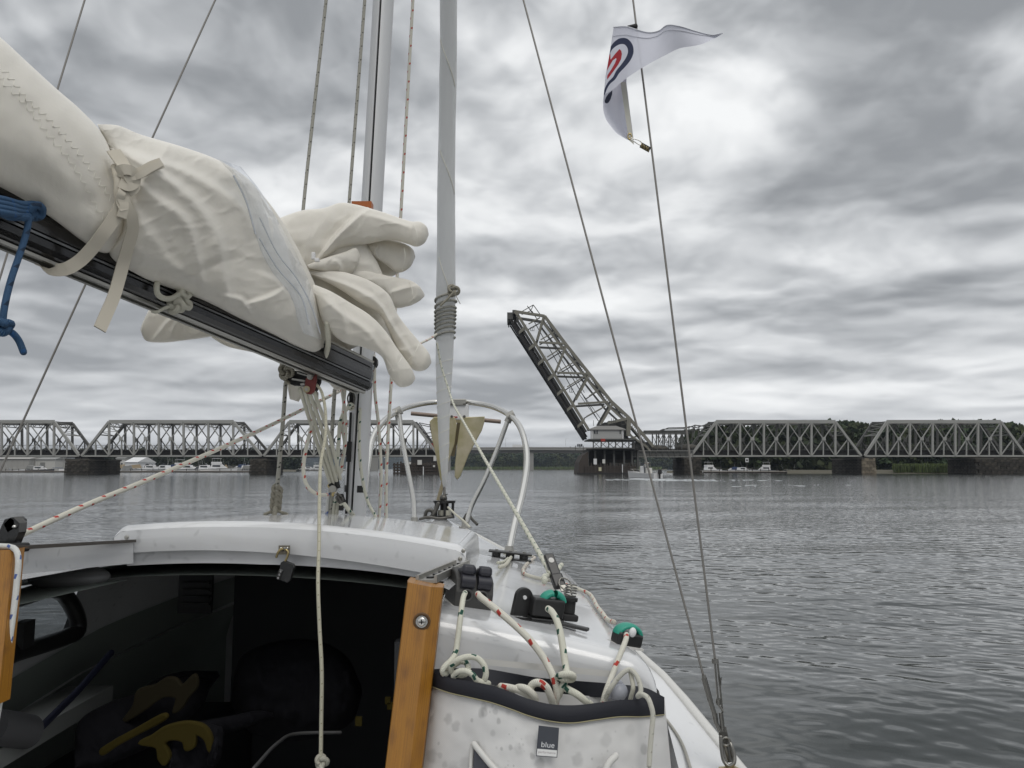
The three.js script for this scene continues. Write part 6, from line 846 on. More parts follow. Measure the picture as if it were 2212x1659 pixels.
const rope = (name, label, pts, r, mat, seg) => solo(name, tube(pts.map((p) => p.isVector3 ? p : P(...p)), r, seg), mat, label, 'rope');
rope('clew_line', 'thick cream cord running from the sail over the boom to the red block', [[706, 700, 1.76], [709, 735, 1.78], [704, 765, 1.82], [690, 790, 1.83], [672, 806, 1.84]], 0.0062, M.ropeWhite);
// ---------- halyards ----------
rope('halyard', 'grey-flecked halyard left of the mast, farther one', [[858, -1400, 2.1], [704.5, 0, 2.1], [655, 452, 2.06], [650, 520, 2.05]], 0.0044, M.ropeBlack);
rope('halyard', 'grey-flecked halyard close along the left side of the mast', [[896, -1400, 2.14], [788, 0, 2.14], [754, 440, 2.12], [748, 520, 2.12]], 0.0044, M.ropeBlack);
rope('halyard', 'white halyard with red flecks right of the mast, going behind the sail', [[972, -1400, 2.3], [892, 0, 2.3], [865, 478, 2.28], [845, 825, 2.26], [835, 1010, 2.25], [834, 1122, 2.25]], 0.0046, M.ropeRed);
rope('halyard', 'slack red-flecked line hanging from the small black block beside the mast', [[809, 796, 2.2], [810, 850, 2.2], [817, 910, 2.2], [822, 985, 2.21], [823, 1040, 2.21], [819, 1118, 2.22]], 0.0044, M.ropeRed);
{ const t = thing('pulley_block', 'small black cheek block hanging at the right side of the mast below the sail', 'pulley'), c = P(808, 783, 2.2), s = 2.2 / F; part('cheek', [new THREE.CylinderGeometry(9 * s, 9 * s, 0.007, 24).rotateX(1.57).scale(0.9, 1.4, 1).translate(c.x, c.y, c.z + 0.008), new THREE.CylinderGeometry(9 * s, 9 * s, 0.007, 24).rotateX(1.57).scale(0.9, 1.4, 1).translate(c.x, c.y, c.z - 0.008)], M.black, t); part('sheave', new THREE.CylinderGeometry(8 * s, 8 * s, 0.009, 20).rotateX(1.57).translate(c.x, c.y, c.z), M.grey, t); part('pin', new THREE.CylinderGeometry(2.4 * s, 2.4 * s, 0.026, 10).rotateX(1.57).translate(c.x, c.y, c.z), M.steel, t); part('strap', tube([c.clone().add(V3(0, 0.013, 0)), c.clone().add(V3(-0.004, 0.035, -0.01))], 0.004, 8, 6), M.steelDull, t); settle(t); }
rope('topping_line', 'grey-flecked line from the boom block down to a knotted bridle on the cabin top', [[617, 828, 1.98], [612, 900, 1.99], [605, 980, 2.0], [598, 1062, 2.0]], 0.0052, M.ropeBlack);
{ const t = thing('bridle', 'knotted flecked rope bridle with spread legs standing on the cabin top', 'rope'); part('knot', [0, 1, 2, 3].map((k) => new THREE.TorusKnotGeometry(0.0085, 0.0048, 48, 7, 2, 3).scale(0.9, 1.1, 0.9).translate(...P(598 - k * 1.2, 1060 + k * 12, 2.0).toArray())), M.ropeDirty, t); part('leg', [tube(PP([[595, 1098, 2.0], [588, 1104, 2.0], [572, 1111, 1.99]]), 0.004, 16, 7), tube(PP([[595, 1098, 2.0], [604, 1105, 2.0], [620, 1111, 2.02]]), 0.004, 16, 7), tube(PP([[594, 1090, 2.0], [594, 1105, 1.99], [592, 1114, 1.98]]), 0.006, 16, 7)], M.ropeDirty, t); settle(t); }
// ---------- mainsheet tackle ----------
{
  const t = thing('pulley_block', 'black block with dull red cheek plate hanging under the boom', 'pulley');
  const z = (x, y, d = 1.86) => P(601.7 + 0.1067 * x, 778.6 + 0.1067 * y, d);
  const prism = (pts, d0, th) => new ConvexGeometry(pts.flatMap(([x, y]) => { const p = z(x, y, d0); return [p, p.clone().add(V3(0, 0, -th))]; }));
  part('cheek', [prism([[548, 372], [630, 280], [700, 258], [765, 270], [772, 380], [750, 520], [715, 640], [640, 690], [560, 670], [515, 610], [535, 500]], 1.838, 0.006)], M.red, t, 'dull red cheek plate');
  part('body', [prism([[80, 400], [240, 200], [540, 230], [560, 500], [420, 500], [260, 490], [180, 440]], 1.86, 0.03), prism([[620, 290], [790, 290], [845, 360], [840, 440], [770, 600], [700, 690], [600, 660]], 1.866, 0.014)], M.blackMatt, t);
  part('sheave', [new THREE.CylinderGeometry(0.0075, 0.0075, 0.004, 22).rotateX(1.57).translate(...z(568, 582, 1.834).toArray())], std([0.42, 0.36, 0.22], 0.5), t); part('bolt', [new THREE.CylinderGeometry(0.0038, 0.0038, 0.006, 16).rotateX(1.57).translate(...z(568, 585, 1.832).toArray()), new THREE.CylinderGeometry(0.0045, 0.0045, 0.008, 16).rotateX(1.57).translate(...z(640, 330, 1.834).toArray()), new THREE.CylinderGeometry(0.007, 0.007, 0.004, 18).rotateX(1.57).translate(...z(640, 330, 1.836).toArray())], M.steelDull, t);
  part('bracket', [beam(z(280, 380, 1.855), z(540, 420, 1.855), 0.010, 0.004), beam(z(380, 250, 1.85), z(640, 330, 1.85), 0.006, 0.003), beam(z(450, 490, 1.852), z(530, 470, 1.852), 0.008, 0.004)], M.steelDull, t);
  part('knot', [new THREE.TorusKnotGeometry(0.0105, 0.0050, 60, 8, 2, 3).translate(...z(150, 230, 1.85).toArray()), tube([z(60, 90), z(70, 180), z(120, 320), z(160, 420), z(200, 450)], 0.0045, 24, 8), tube([z(180, 150), z(230, 200), z(200, 300), z(100, 290)], 0.0045, 20, 8)], M.ropeDirty, t);
  settle(t);
  const m = thing('mainsheet', 'four white rope falls running from the red-cheeked block down to the lower block', 'rope');
  for (const [a, b, c] of [[[648, 840], [672, 917], [714, 1046]], [[659, 846], [684, 925], [721, 1043]], [[669, 849], [698, 935], [728, 1042]], [[679, 848], [713, 945], [735, 1034]]]) part('rope_fall', tube(PP([[...a, 1.85], [...b, 1.97], [...c, 2.06]]), 0.0046, 50, 9), M.ropeWhite, m);
  settle(m);
  const l = thing('pulley_block', 'black double block with shackle at the foot of the mast', 'pulley'), k = (x, y, d = 2.06) => P(619.4 + 0.096 * x, 973.3 + 0.096 * y, d);
  part('cheek', [rod(k(985, 745), k(1075, 905), 0.0075, 0.0055, 12), rod(k(1105, 620), k(1160, 850), 0.0062, 0.0062, 12), rod(k(1230, 1010), k(1280, 1160, 2.08), 0.006, 0.006, 10), rod(k(1180, 1280), k(1275, 1290), 0.0075, 0.0075, 10)], M.blackMatt, l);
  part('sheave', [rod(k(1090, 960, 2.045), k(1115, 975, 2.045), 0.0065, 0.0065, 14), new THREE.CylinderGeometry(0.009, 0.009, 0.02, 16).rotateX(1.57).translate(...k(1050, 860, 2.06).toArray())], M.steelDull, l); part('shackle', [tube([k(1100, 960), k(1180, 1000), k(1250, 1080), k(1230, 1190), k(1170, 1150), k(1120, 1050)], 0.0032, 40, 8), tube([k(1150, 1020), k(1210, 1110), k(1200, 1200)], 0.0032, 20, 8), beam(k(1160, 1040, 2.05), k(1230, 1160, 2.05), 0.010, 0.003)], M.darkSteel, l); part('becket', tube([k(950, 790), k(1000, 860), k(1060, 950), k(1040, 1000)], 0.0045, 20, 7), M.brass, l); settle(l);
  rope('lanyard', 'short white lanyard from the lower block to the mast foot', [k(1215, 1235), k(1270, 1190), k(1330, 1250), k(1400, 1340), k(1470, 1430, 2.1), k(1500, 1460, 2.1)], 0.0056, M.ropeGreen);
  for (const [x0, y0, x1, mat, lab] of [[711, 1060, 706, M.ropeBlue, 'blue-flecked line end below the double block'], [719, 1062, 714, M.ropeBlack, 'grey-flecked line second from the left below the double block'], [726, 1078, 720, M.ropeGreen, 'green-flecked line third from the left below the double block'], [734, 1084, 727, M.ropeWhite, 'plain white line nearest the mast below the double block']]) rope('control_line', lab, [[x0, y0, 2.07], [(x0 + x1) / 2 - 1, 1090, 2.08], [x1, 1114, 2.08]], 0.0046, mat);
}
rope('hanging_line', 'long cream line hanging from the red block down over the open companionway', [[684, 831, 1.845], [694, 845, 1.82], [702, 880, 1.78], [703, 940, 1.70], [693, 1000, 1.62], [690, 1080, 1.53], [689, 1180, 1.44], [687, 1260, 1.40], [690, 1350, 1.38], [695, 1450, 1.36], [694, 1560, 1.35], [693, 1640, 1.34]], 0.0032, ropeMat('#b5b19c', [['#8f8a72', 0.2, 0.2, 0.1, 8], ['#8f8a72', 0.6, 0.7, 0.1, 8]], 15, 0.02), 220);
solo('end_knot', [new THREE.TorusKnotGeometry(0.0062, 0.0036, 50, 7, 2, 3).translate(...P(695, 1645, 1.34).toArray()), tube(PP([[690, 1648, 1.34], [696, 1662, 1.335], [700, 1690, 1.33]]), 0.0036, 12, 7)], M.ropeWhite, 'stopper knot at the lower end of the long hanging cream line', 'knot');
rope('slack_line', 'red-flecked line hanging in a loose loop left of the mainsheet falls', [[684, 850, 1.95], [681, 890, 1.95], [672, 925, 1.95], [662, 965, 1.94], [656, 1000, 1.93], [656, 1024, 1.92], [661, 1045, 1.92], [672, 1060, 1.93], [688, 1068, 1.95], [706, 1069, 2.0]], 0.0046, M.ropeRed);
rope('control_line', 'red-flecked line crossing close to the left side of the mast', [[738, 838, 2.09], [744, 880, 2.09], [747, 920, 2.09], [744, 973, 2.1], [738, 1003, 2.1], [733, 1028, 2.09]], 0.0044, M.ropeRed);
rope('control_line', 'second red-flecked line crossing the first beside the mast', [[746, 838, 2.12], [742, 880, 2.12], [740, 930, 2.11], [744, 960, 2.11], [737, 1020, 2.11]], 0.0038, M.ropeRed);
rope('control_line', 'greenish line from the small mast block down to the double block', [[758, 874, 2.13], [744, 890, 2.11], [735, 912, 2.1], [732, 950, 2.09], [728, 1000, 2.08], [722, 1046, 2.07]], 0.0052, M.ropeGreen);
rope('control_line', 'grey-flecked straight line between the mainsheet and the mast', [[723, 842, 2.15], [718, 920, 2.15], [715, 990, 2.14], [714, 1110, 2.13]], 0.0052, M.ropeBlack);
rope('control_line', 'green-flecked line running down the mast face and away to the right', [[778, 884, 2.13], [776, 930, 2.13], [777, 983, 2.13], [783, 1036, 2.13], [795, 1085, 2.12], [812, 1117, 2.1]], 0.0042, M.ropeGreen);
rope('jib_sheet', 'thick red-flecked line stretching from the mast down to the cleat at the left edge', [[732, 846, 2.25], [560, 930, 1.85], [330, 1032, 1.48], [180, 1094, 1.30], [36, 1160, 1.16], [20, 1168, 1.14]], 0.0045, M.ropeRed);
rope('jib_sheet', 'green-flecked line from the rolled headsail down to the upright cam lever on the cabin top', [[944, 742, 4.26], [953, 790, 4.28], [968, 838, 4.26], [977, 866, 4.2], [1004, 916, 3.6], [1060, 1014, 2.75], [1128, 1131, 2.05], [1180, 1222, 1.69], [1188, 1238, 1.64]], 0.0054, M.ropeGreen);
// ---------- deck hardware on the cabin top ----------
function R(x, y, lift = 0) { let lo = 1.05, hi = 2.9; for (let k = 0; k < 40; k++) { const m = (lo + hi) / 2, p = P(x, y, m), u = Math.abs(p.x - CX); const h = EYE - p.y - HEEL * (p.x - CX), rh = roofH(Math.min(u, wTop(m)), m); if (h > rh) hi = m; else lo = m; } const p = P(x, y, lo); p.y += lift; return p; }
const z1 = (x, y) => [884.8 + 0.34 * x, 1150.2 + 0.34 * y];
const Z1 = (x, y, d) => P(...z1(x, y), d), R1 = (x, y, lift) => R(...z1(x, y), lift);
const RU = V3(0.13, 1, 0).normalize(); // up from the roof on the starboard side
function place(g, pos, yaw, tilt = -0.13) { return flat(g).applyMatrix4(new THREE.Matrix4().compose(pos, new THREE.Quaternion().setFromEuler(new THREE.Euler(0, yaw, tilt, 'ZYX')), V3(1, 1, 1))); }
{ // double rope clutch
  const base = R(1019, 1312), yaw = 0.30, part2 = (n, g, m, lab) => part(n, place(g, base, yaw, -0.16), m, clutch, lab);
  const clutch = part('rope_clutch', place([(() => { const s = new THREE.Shape([[-0.003, 0], [0.054, 0], [0.056, 0.028], [0.040, 0.046], [0.018, 0.043], [0.006, 0.036], [-0.001, 0.02]].map(([a, b]) => new THREE.Vector2(a, b))); const g = new THREE.ExtrudeGeometry(s, { depth: 0.052, bevelEnabled: true, bevelSize: 0.003, bevelThickness: 0.003, bevelSegments: 3 }); g.rotateY(Math.PI / 2); g.translate(-0.026, 0, 0); return g; })()], base, yaw, -0.16), std([0.040, 0.039, 0.037], 0.55), boat, 'dark double rope clutch with two levers');
  for (const s of [-1, 1]) { part2('lever', (() => { const g = new RoundedBoxGeometry(0.021, 0.016, 0.044, 4, 0.006); g.rotateX(-0.34); g.translate(s * 0.0125, 0.047, -0.018); return [g, new THREE.CylinderGeometry(0.0105, 0.0105, 0.02, 20).rotateZ(Math.PI / 2).translate(s * 0.0125, 0.036, -0.002)]; })(), std([0.022, 0.022, 0.030], 0.4)); part2('hole_rim', new THREE.TorusGeometry(0.0078, 0.0016, 10, 28).translate(s * 0.0115, 0.017, 0.0042), M.grey); part2('rope_hole', new THREE.CylinderGeometry(0.0074, 0.0074, 0.004, 24).rotateX(Math.PI / 2).translate(s * 0.0115, 0.017, 0.0030), std(0.003, 0.9)); part2('lever_mark', box(0.008, 0.0006, 0.006).rotateX(-0.34).translate(s * 0.0125, 0.0562, -0.024), M.grey); }
  part('clutch_pad', place([box(0.062, 0.004, 0.066, 0, -0.001, -0.028, 0.001)], base, yaw, -0.16), M.offWhite, boat);
}
{ // deck organiser
  const c = R(1101, 1209), yaw = 0, w = 92 / F * -c.z;
  const o = part('deck_organiser', place([box(w, 0.004, 0.03, 0, 0.002, 0, 0.001), box(w, 0.005, 0.034, 0, 0.0175, 0, 0.002)], c, yaw, -0.10), M.black, boat);
  part('sheave', place([-0.32, 0, 0.32].map((k) => new THREE.CylinderGeometry(0.011, 0.011, 0.009, 20).translate(k * w, 0.0095, -0.004)), c, yaw, -0.10), M.grey, o); part('bolt', place([-0.32, 0, 0.32].map((k) => new THREE.CylinderGeometry(0.004, 0.004, 0.003, 12).translate(k * w, 0.021, -0.004)), c, yaw, -0.10), M.steelDull, o);
}
{ // swivelling cam cleat with green fairlead jaws
  const c = R1(850, 560), yaw = 0.35, K = (g, n, m, par, lab) => part(n, place(g, c, yaw, -0.16), m, par, lab);
  const o = K([box(0.050, 0.028, 0.030, 0, 0.020, 0, 0.004), box(0.052, 0.005, 0.036, 0, 0.003, 0, 0.002)], 'cam_cleat', M.black, boat, 'large swivelling black cam cleat with green jaws');
  K([(() => { const s = new THREE.Shape(); s.moveTo(-0.014, 0); s.lineTo(0.014, 0); s.lineTo(0.012, 0.026); s.absarc(0, 0.026, 0.012, 0, Math.PI, false); s.lineTo(-0.014, 0); const g = new THREE.ExtrudeGeometry(s, { depth: 0.006, bevelEnabled: true, bevelSize: 0.0015, bevelThickness: 0.0015, bevelSegments: 2 }); g.translate(-0.034, 0.004, -0.010); return g; })()], 'swivel_bracket', M.black, o); K([new THREE.CylinderGeometry(0.0028, 0.0028, 0.010, 12).rotateX(1.57).translate(-0.034, 0.030, -0.005)], 'bracket_hole', M.white, o);
  K([box(0.064, 0.007, 0.024, -0.030, -0.001, 0.014, 0.003)], 'swivel_base', M.black, o); K([box(0.040, 0.005, 0.0125, 0.052, 0.004, 0.012, 0.002).rotateY(-0.72)], 'base_arm', std(0.03, 0.45), o);
  for (const s of [-1, 1]) { const g = new THREE.TorusGeometry(0.0155, 0.0062, 12, 22, 1.25); g.rotateZ(s > 0 ? 0.15 : Math.PI - 1.40); g.scale(1, 0.85, 1.5); g.translate(0.008, 0.028, 0.004); K([g], 'jaw', M.green, o, 'green fairlead jaw'); }
  K([new THREE.CylinderGeometry(0.010, 0.011, 0.020, 20).translate(0.046, 0.022, -0.020), box(0.026, 0.010, 0.026, 0.046, 0.006, -0.018, 0.003), new THREE.CylinderGeometry(0.0125, 0.0125, 0.005, 20).translate(0.046, 0.032, -0.020)], 'swivel_post', M.blackMatt, o);
  const sp = []; for (let i = 0; i <= 60; i++) { const a = i / 60 * Math.PI * 2 * 4; sp.push(V3(0.046 + Math.cos(a) * 0.0085, 0.037 + i / 60 * 0.016, -0.020 + Math.sin(a) * 0.0085)); } K([tube(sp, 0.0011, 160, 6)], 'spring', M.rigSteel, o);
}
{ // upright lever block the green-flecked line turns through
  const A = R1(955, 385, 0.012), B2 = Z1(880, 140, 1.66), dir = B2.clone().sub(A).normalize(), up = dir, s = V3(1, 0.1, -0.25).normalize(), n = s.clone().cross(up).normalize(), m = new THREE.Matrix4().makeBasis(s, up, n).setPosition(A), L = A.distanceTo(B2);
  const mk = (g) => flat(g).applyMatrix4(m); const o = part('upright_block', mk([box(0.020, L, 0.012, 0, L / 2, 0, 0.003), box(0.024, 0.03, 0.016, 0, 0.012, 0, 0.004)]), M.black, boat, 'black upright lever block standing on the cabin top');
  part('sheave_window', mk([new THREE.CylinderGeometry(0.0055, 0.0055, 0.0145, 18).rotateX(1.57).translate(0, L - 0.016, 0)]), M.offWhite, o); part('link', mk([tube([V3(0.004, 0.012, 0.012), V3(0.016, 0.006, 0.014), V3(0.018, -0.010, 0.012), V3(0.004, -0.012, 0.012), V3(-0.004, 0, 0.012)], 0.0016, 30, 7, true), tube([V3(0.004, -0.01, 0.012), V3(0.014, -0.016, 0.012), V3(0.012, -0.026, 0.010), V3(0.002, -0.022, 0.010)], 0.0018, 30, 7, true), box(0.020, 0.012, 0.004, 0.006, -0.008, 0.010)]), M.rigSteel, o);
}
{ // small cam cleat with green top near the roof edge
  const c = R1(1372, 712), yaw = 0.38, K = (g, n, m, par, lab) => part(n, place(g, c, yaw, -0.24), m, par, lab);
  const o = K([box(0.040, 0.019, 0.024, 0, 0.009, 0, 0.004)], 'cam_cleat', M.black, boat, 'small black cam cleat with green fairlead at the roof edge'); const g = new THREE.TorusGeometry(0.0155, 0.0052, 12, 26, Math.PI); g.scale(1.1, 0.8, 2.0); g.translate(0, 0.014, 0); K([g], 'fairlead', M.green, o, 'green fairlead arch'); K([new THREE.SphereGeometry(0.0058, 16, 12).scale(1, 1.2, 1).translate(0, 0.020, 0.010)], 'roller', M.white, o); K([box(0.044, 0.003, 0.028, 0, -0.001, 0)], 'pad', M.offWhite, o);
}
{ // cleat at the left edge
  const t = thing('cam_cleat', 'black cam cleat at the left edge where the red-flecked line ends', 'cleat'); const d = 1.13, p = (pts, th) => new ConvexGeometry(pts.flatMap(([x, y]) => { const q = P(x, y, d); return [q, q.clone().add(V3(0, 0, -th))]; }));
  part('cheek', [p([[-10, 1165], [10, 1122], [28, 1117], [42, 1130], [40, 1150], [26, 1182], [-10, 1186]], 0.018)], M.blackShiny, t); part('lever', [p([[8, 1132], [22, 1118], [30, 1124], [30, 1142], [16, 1150]], 0.030)], M.black, t); part('bolt', new THREE.SphereGeometry(0.003, 10, 8).translate(...P(31, 1138, d + 0.004 - 0.006).toArray()), M.steel, t); part('foot', box(0.06, 0.012, 0.04, ...P(0, 1184, d - 0.01).toArray(), 0.003), M.blackMatt, t); settle(t);
}
rope('trim_line', 'blue-flecked white line lying over the left wooden trim', [P(-60, 1178, 1.09), P(0, 1180, 1.085), P(28, 1183, 1.08), P(39, 1200, 1.07), P(36, 1260, 1.065), P(28, 1330, 1.06), P(18, 1400, 1.055), P(5, 1480, 1.05), P(-12, 1580, 1.04), P(-30, 1680, 1.03)], 0.0038, M.ropeBlue);
rope('deck_line', 'short double white line from the organiser to the rope clutch', [R1(662, 150, 0.010), R1(640, 190, 0.010), R1(610, 240, 0.012), R1(572, 285, 0.02)], 0.0042, M.ropeWhite);
rope('deck_line', 'second thinner line from the organiser to the rope clutch', [R1(600, 150, 0.008), R1(628, 165, 0.006), R1(600, 205, 0.007), R1(560, 235, 0.014)], 0.0036, M.ropeGreen);
rope('deck_line', 'thin red-flecked line snaking over the cabin top from organiser to edge cleat', [R1(735, 160, 0.008), R1(778, 168, 0.008), R1(770, 190, 0.005), R1(735, 225, 0.005), R1(722, 262, 0.005), R1(745, 285, 0.005), R1(800, 302, 0.005), R1(880, 318, 0.005), R1(960, 338, 0.006), R1(1010, 355, 0.006), R1(1070, 378, 0.006), R1(1130, 402, 0.006), R1(1165, 440, 0.006), R1(1190, 490, 0.006), R1(1225, 535, 0.006), R1(1262, 585, 0.007), R1(1300, 620, 0.012)], 0.0038, M.ropeRed, 240);
rope('deck_line', 'green-flecked line between the upright block and the green-jawed cleat', [R1(965, 290, 0.03), R1(925, 318, 0.020), R1(885, 350, 0.024), R1(858, 385, 0.030), R1(858, 420, 0.030)], 0.0056, M.ropeGreen);
// side-deck line
rope('side_deck_line', 'thin grey line lying along the side deck at the lower right', [S(0.70, 0.46, 1.9), S(0.735, 0.487, 1.68), S(0.725, 0.50, 1.5), S(0.72, 0.505, 1.36), S(0.70, 0.51, 1.15), S(0.70, 0.51, 0.9)], 0.003, M.ropeGrey);
// ---------- rope bag on the bulkhead ----------
const bagA = (x) => clamp((x - 148) / 1470), bagD = (x, y = 1000) => 1.064 - 0.088 * Math.pow(Math.sin(Math.PI * bagA(x)), 0.7) - (y - 1000) * 0.000035;
{
  const t = thing('rope_bag', 'white mildew-spotted rope bag with a dark navy rim hung on the bulkhead', 'bag');
  const up = resample([[148, 888], [250, 922], [400, 948], [520, 972], [640, 1012], [760, 1058], [900, 1091], [1050, 1097], [1200, 1081], [1350, 1063], [1500, 1060], [1619, 1046]], 80), lo = resample([[144, 985], [250, 1022], [400, 1057], [520, 1086], [640, 1126], [760, 1170], [900, 1205], [1030, 1215], [1180, 1196], [1330, 1176], [1480, 1175], [1619, 1162]], 80), bt = resample([[-10, 1900], [400, 1960], [800, 2010], [1200, 2000], [1700, 1900]], 80);
  const at = (a, v, A, Bq, off = 0) => { const i = a * 80, k = Math.min(79, Math.floor(i)), f = i - k, x = lerp(lerp(A[k].x, A[k + 1].x, f), lerp(Bq[k].x, Bq[k + 1].x, f), v), y = lerp(lerp(A[k].y, A[k + 1].y, f), lerp(Bq[k].y, Bq[k + 1].y, f), v); return Z1(x, y, bagD(lerp(A[k].x, A[k + 1].x, f), y) - off + 0.0); };
  const wr = (a, v) => 0.010 * (fbm(a * 5 + 2, v * 3 + 1, 3) - 0.5) + 0.006 * Math.exp(-Math.pow((a - 0.2 - 0.1 * v) / 0.05, 2)) * v - 0.012 * Math.exp(-Math.pow((a - 0.76 + 0.05 * v) / 0.06, 2)) * sstep(0.2, 0.6, v);
  part('front', sheet((a, v) => at(a, v, lo, bt, wr(a, v) * sstep(0, 0.1, v)), 80, 50, 1, 0.62), M.bag, t);
  part('lining', sheet((a, v) => at(a, v, up, bt, -0.004), 80, 20, 1, 0.62), M.bag, t);
  part('rim', [sheet((a, v) => at(a, v, up, lo, 0.003 + 0.003 * Math.sin(v * Math.PI)), 80, 8, 1, 0.1), sheet((a, v) => at(a, v, up, lo, -0.002), 80, 4, 1, 0.1), sheet((a, v) => at(a, 0, up, lo, 0.003 - v * 0.005), 80, 2, 1, 0.01)], M.navyBand, t);
  part('stitching', tube(Array.from({ length: 81 }, (_, i) => at(i / 80, 0.965, up, lo, 0.0045)), 0.0007, 200, 5), std([0.30, 0.27, 0.16], 0.9), t);
  const back = resample([[152, 868], [300, 862], [480, 866], [640, 892], [800, 920], [1000, 938], [1300, 962], [1500, 988], [1619, 1046]], 80);
  part('rim', sheet((a, v) => { const i = Math.round(a * 80), p = back[i]; return Z1(p.x, p.y + v * 95, 1.066 - 0.012 * Math.sin(a * 9) * v); }, 80, 6, 1, 0.1), M.navyBand, t, 'back edge of the rim against the bulkhead');
  part('back', sheet((a, v) => { const i = Math.round(a * 80), p = back[i]; return Z1(p.x, p.y + 90 + v * 900, 1.069); }, 80, 6, 1, 0.6), M.bag, t);
  part('hem', sheet((a, v) => Z1(lerp(455, 1290, a), lerp(800, 880, a) + v * 40, 1.068), 20, 2), M.offWhite, t);
  // small woven label
  const lab = tex(256, 384, (g, w, h) => { g.fillStyle = '#3c3f46'; g.fillRect(0, 0, w, h); g.fillStyle = '#d9dadb'; g.font = '86px sans-serif'; g.textAlign = 'center'; g.fillText('blue', w / 2 + 4, 264); g.fillStyle = '#d4d4d2'; g.fillRect(8, 290, w - 16, 84); g.fillStyle = '#7d6f72'; g.font = '36px sans-serif'; g.fillText('performance', w / 2, 342, w - 44); });
  part('label_patch', sheet((a, v) => { const x = lerp(lerp(820, 950, a), lerp(803, 938, a), v), y = lerp(lerp(1226, 1241, a), lerp(1421, 1431, a), v); return Z1(x, y, bagD(x, y) - 0.011); }, 10, 12, 1, -1), std(1, 0.7, 0, { map: lab }), t, 'dark label reading blue performance');
  // lower mesh pockets with grey-white hems
  part('pocket_hem', [tube([[410, 1345], [470, 1420], [530, 1490], [600, 1560]].map(([x, y]) => Z1(x, y, bagD(x, y) - 0.014)), 0.0035, 20, 8), tube([[400, 1345], [392, 1420], [388, 1500]].map(([x, y]) => Z1(x, y, bagD(x, y) - 0.012)), 0.0025, 20, 8), tube([[1310, 1420], [1270, 1460], [1250, 1500], [1240, 1560]].map(([x, y]) => Z1(x, y, bagD(x, y) - 0.014)), 0.004, 20, 8)], M.offWhite, t);
  part('pocket_mesh', new ConvexGeometry([[412, 1375], [400, 1520], [540, 1540], [480, 1450]].flatMap(([x, y]) => [Z1(x, y, bagD(x, y) - 0.013), Z1(x, y, bagD(x, y) - 0.011)])), std([0.07, 0.072, 0.085], 0.85), t);
  settle(t);
}
const bagRope = (name, label, pts, r, mat, seg) => rope(name, label, pts.map(([x, y, d]) => Z1(x, y, d)), r, mat, seg);
bagRope('rope_tail', 'green-flecked rope from the left clutch hole into a small coil in the bag', [[352, 385, 1.13], [342, 410, 1.11], [332, 470, 1.085], [318, 580, 1.07], [304, 690, 1.062], [290, 770, 1.055], [262, 815, 1.045], [225, 850, 1.04], [210, 880, 1.04], [225, 900, 1.045], [262, 860, 1.05], [320, 820, 1.05], [362, 830, 1.045], [372, 870, 1.04], [352, 900, 1.04], [310, 905, 1.045], [272, 890, 1.045], [262, 850, 1.04], [300, 812, 1.035], [370, 790, 1.035], [430, 800, 1.035], [470, 840, 1.032], [485, 890, 1.03], [478, 930, 1.03], [455, 960, 1.035]], 0.0037, M.ropeGreen, 300);
bagRope('rope_coil', 'extra loop of green-flecked rope lying over the left rim of the bag', [[280, 915, 1.036], [310, 885, 1.03], [355, 880, 1.026], [400, 905, 1.024], [430, 940, 1.026], [470, 955, 1.03], [500, 960, 1.04]], 0.0037, M.ropeGreen, 90);
bagRope('rope_tail', 'red-flecked rope from the right clutch hole sweeping down into the bag', [[435, 392, 1.13], [450, 410, 1.115], [520, 465, 1.09], [600, 530, 1.075], [680, 600, 1.068], [750, 668, 1.06], [815, 745, 1.052], [865, 820, 1.045], [905, 900, 1.035], [930, 970, 1.03], [937, 1030, 1.03], [925, 1085, 1.035]], 0.0045, M.ropeRed, 220);
bagRope('rope_coil', 'red-flecked rope loop standing up in the middle of the bag', [[912, 1090, 1.03], [895, 1040, 1.018], [870, 985, 1.014], [825, 955, 1.014], [785, 962, 1.016], [765, 1000, 1.02], [780, 1040, 1.03], [790, 1070, 1.04]], 0.0046, M.ropeRed, 90);
bagRope('rope_coil', 'red-flecked rope strands lying along the inside of the rim left of the loop', [[580, 978, 1.03], [630, 985, 1.022], [690, 1000, 1.018], [740, 1025, 1.018], [790, 1060, 1.02]], 0.0044, M.ropeRed, 60);
bagRope('rope_coil', 'second red-flecked strand crossing left of the standing loop', [[660, 1000, 1.028], [700, 985, 1.018], [745, 995, 1.012], [785, 1030, 1.012], [800, 1065, 1.02]], 0.0044, M.ropeRed, 60);
bagRope('rope_tail', 'green and red flecked rope from the green-jawed cleat down to a knot in the bag', [[880, 485, 1.13], [905, 505, 1.115], [935, 560, 1.095], [958, 640, 1.08], [975, 740, 1.068], [990, 840, 1.055], [998, 900, 1.04], [985, 950, 1.03], [960, 1000, 1.03], [945, 1040, 1.035]], 0.0045, M.ropeGreen, 180);
bagRope('rope_knot', 'knot in the green-flecked rope just above the rim of the bag', [[938, 920, 1.03], [970, 905, 1.02], [1010, 900, 1.018], [1038, 912, 1.022], [1030, 932, 1.03], [985, 928, 1.022], [950, 925, 1.03]], 0.0044, M.ropeGreen, 70);
bagRope('rope_coil', 'green-flecked rope end lying to the right of the knot in the bag', [[985, 985, 1.03], [1020, 1005, 1.022], [1065, 1030, 1.018], [1110, 1065, 1.02], [1150, 1095, 1.03]], 0.0044, M.ropeGreen, 60);
bagRope('rope_tail', 'red-flecked rope from the small edge cleat down into the right of the bag', [[1378, 650, 1.12], [1374, 680, 1.105], [1350, 745, 1.085], [1320, 820, 1.07], [1290, 900, 1.058], [1262, 970, 1.045], [1240, 1035, 1.04], [1228, 1080, 1.04]], 0.0037, M.ropeRed, 150);
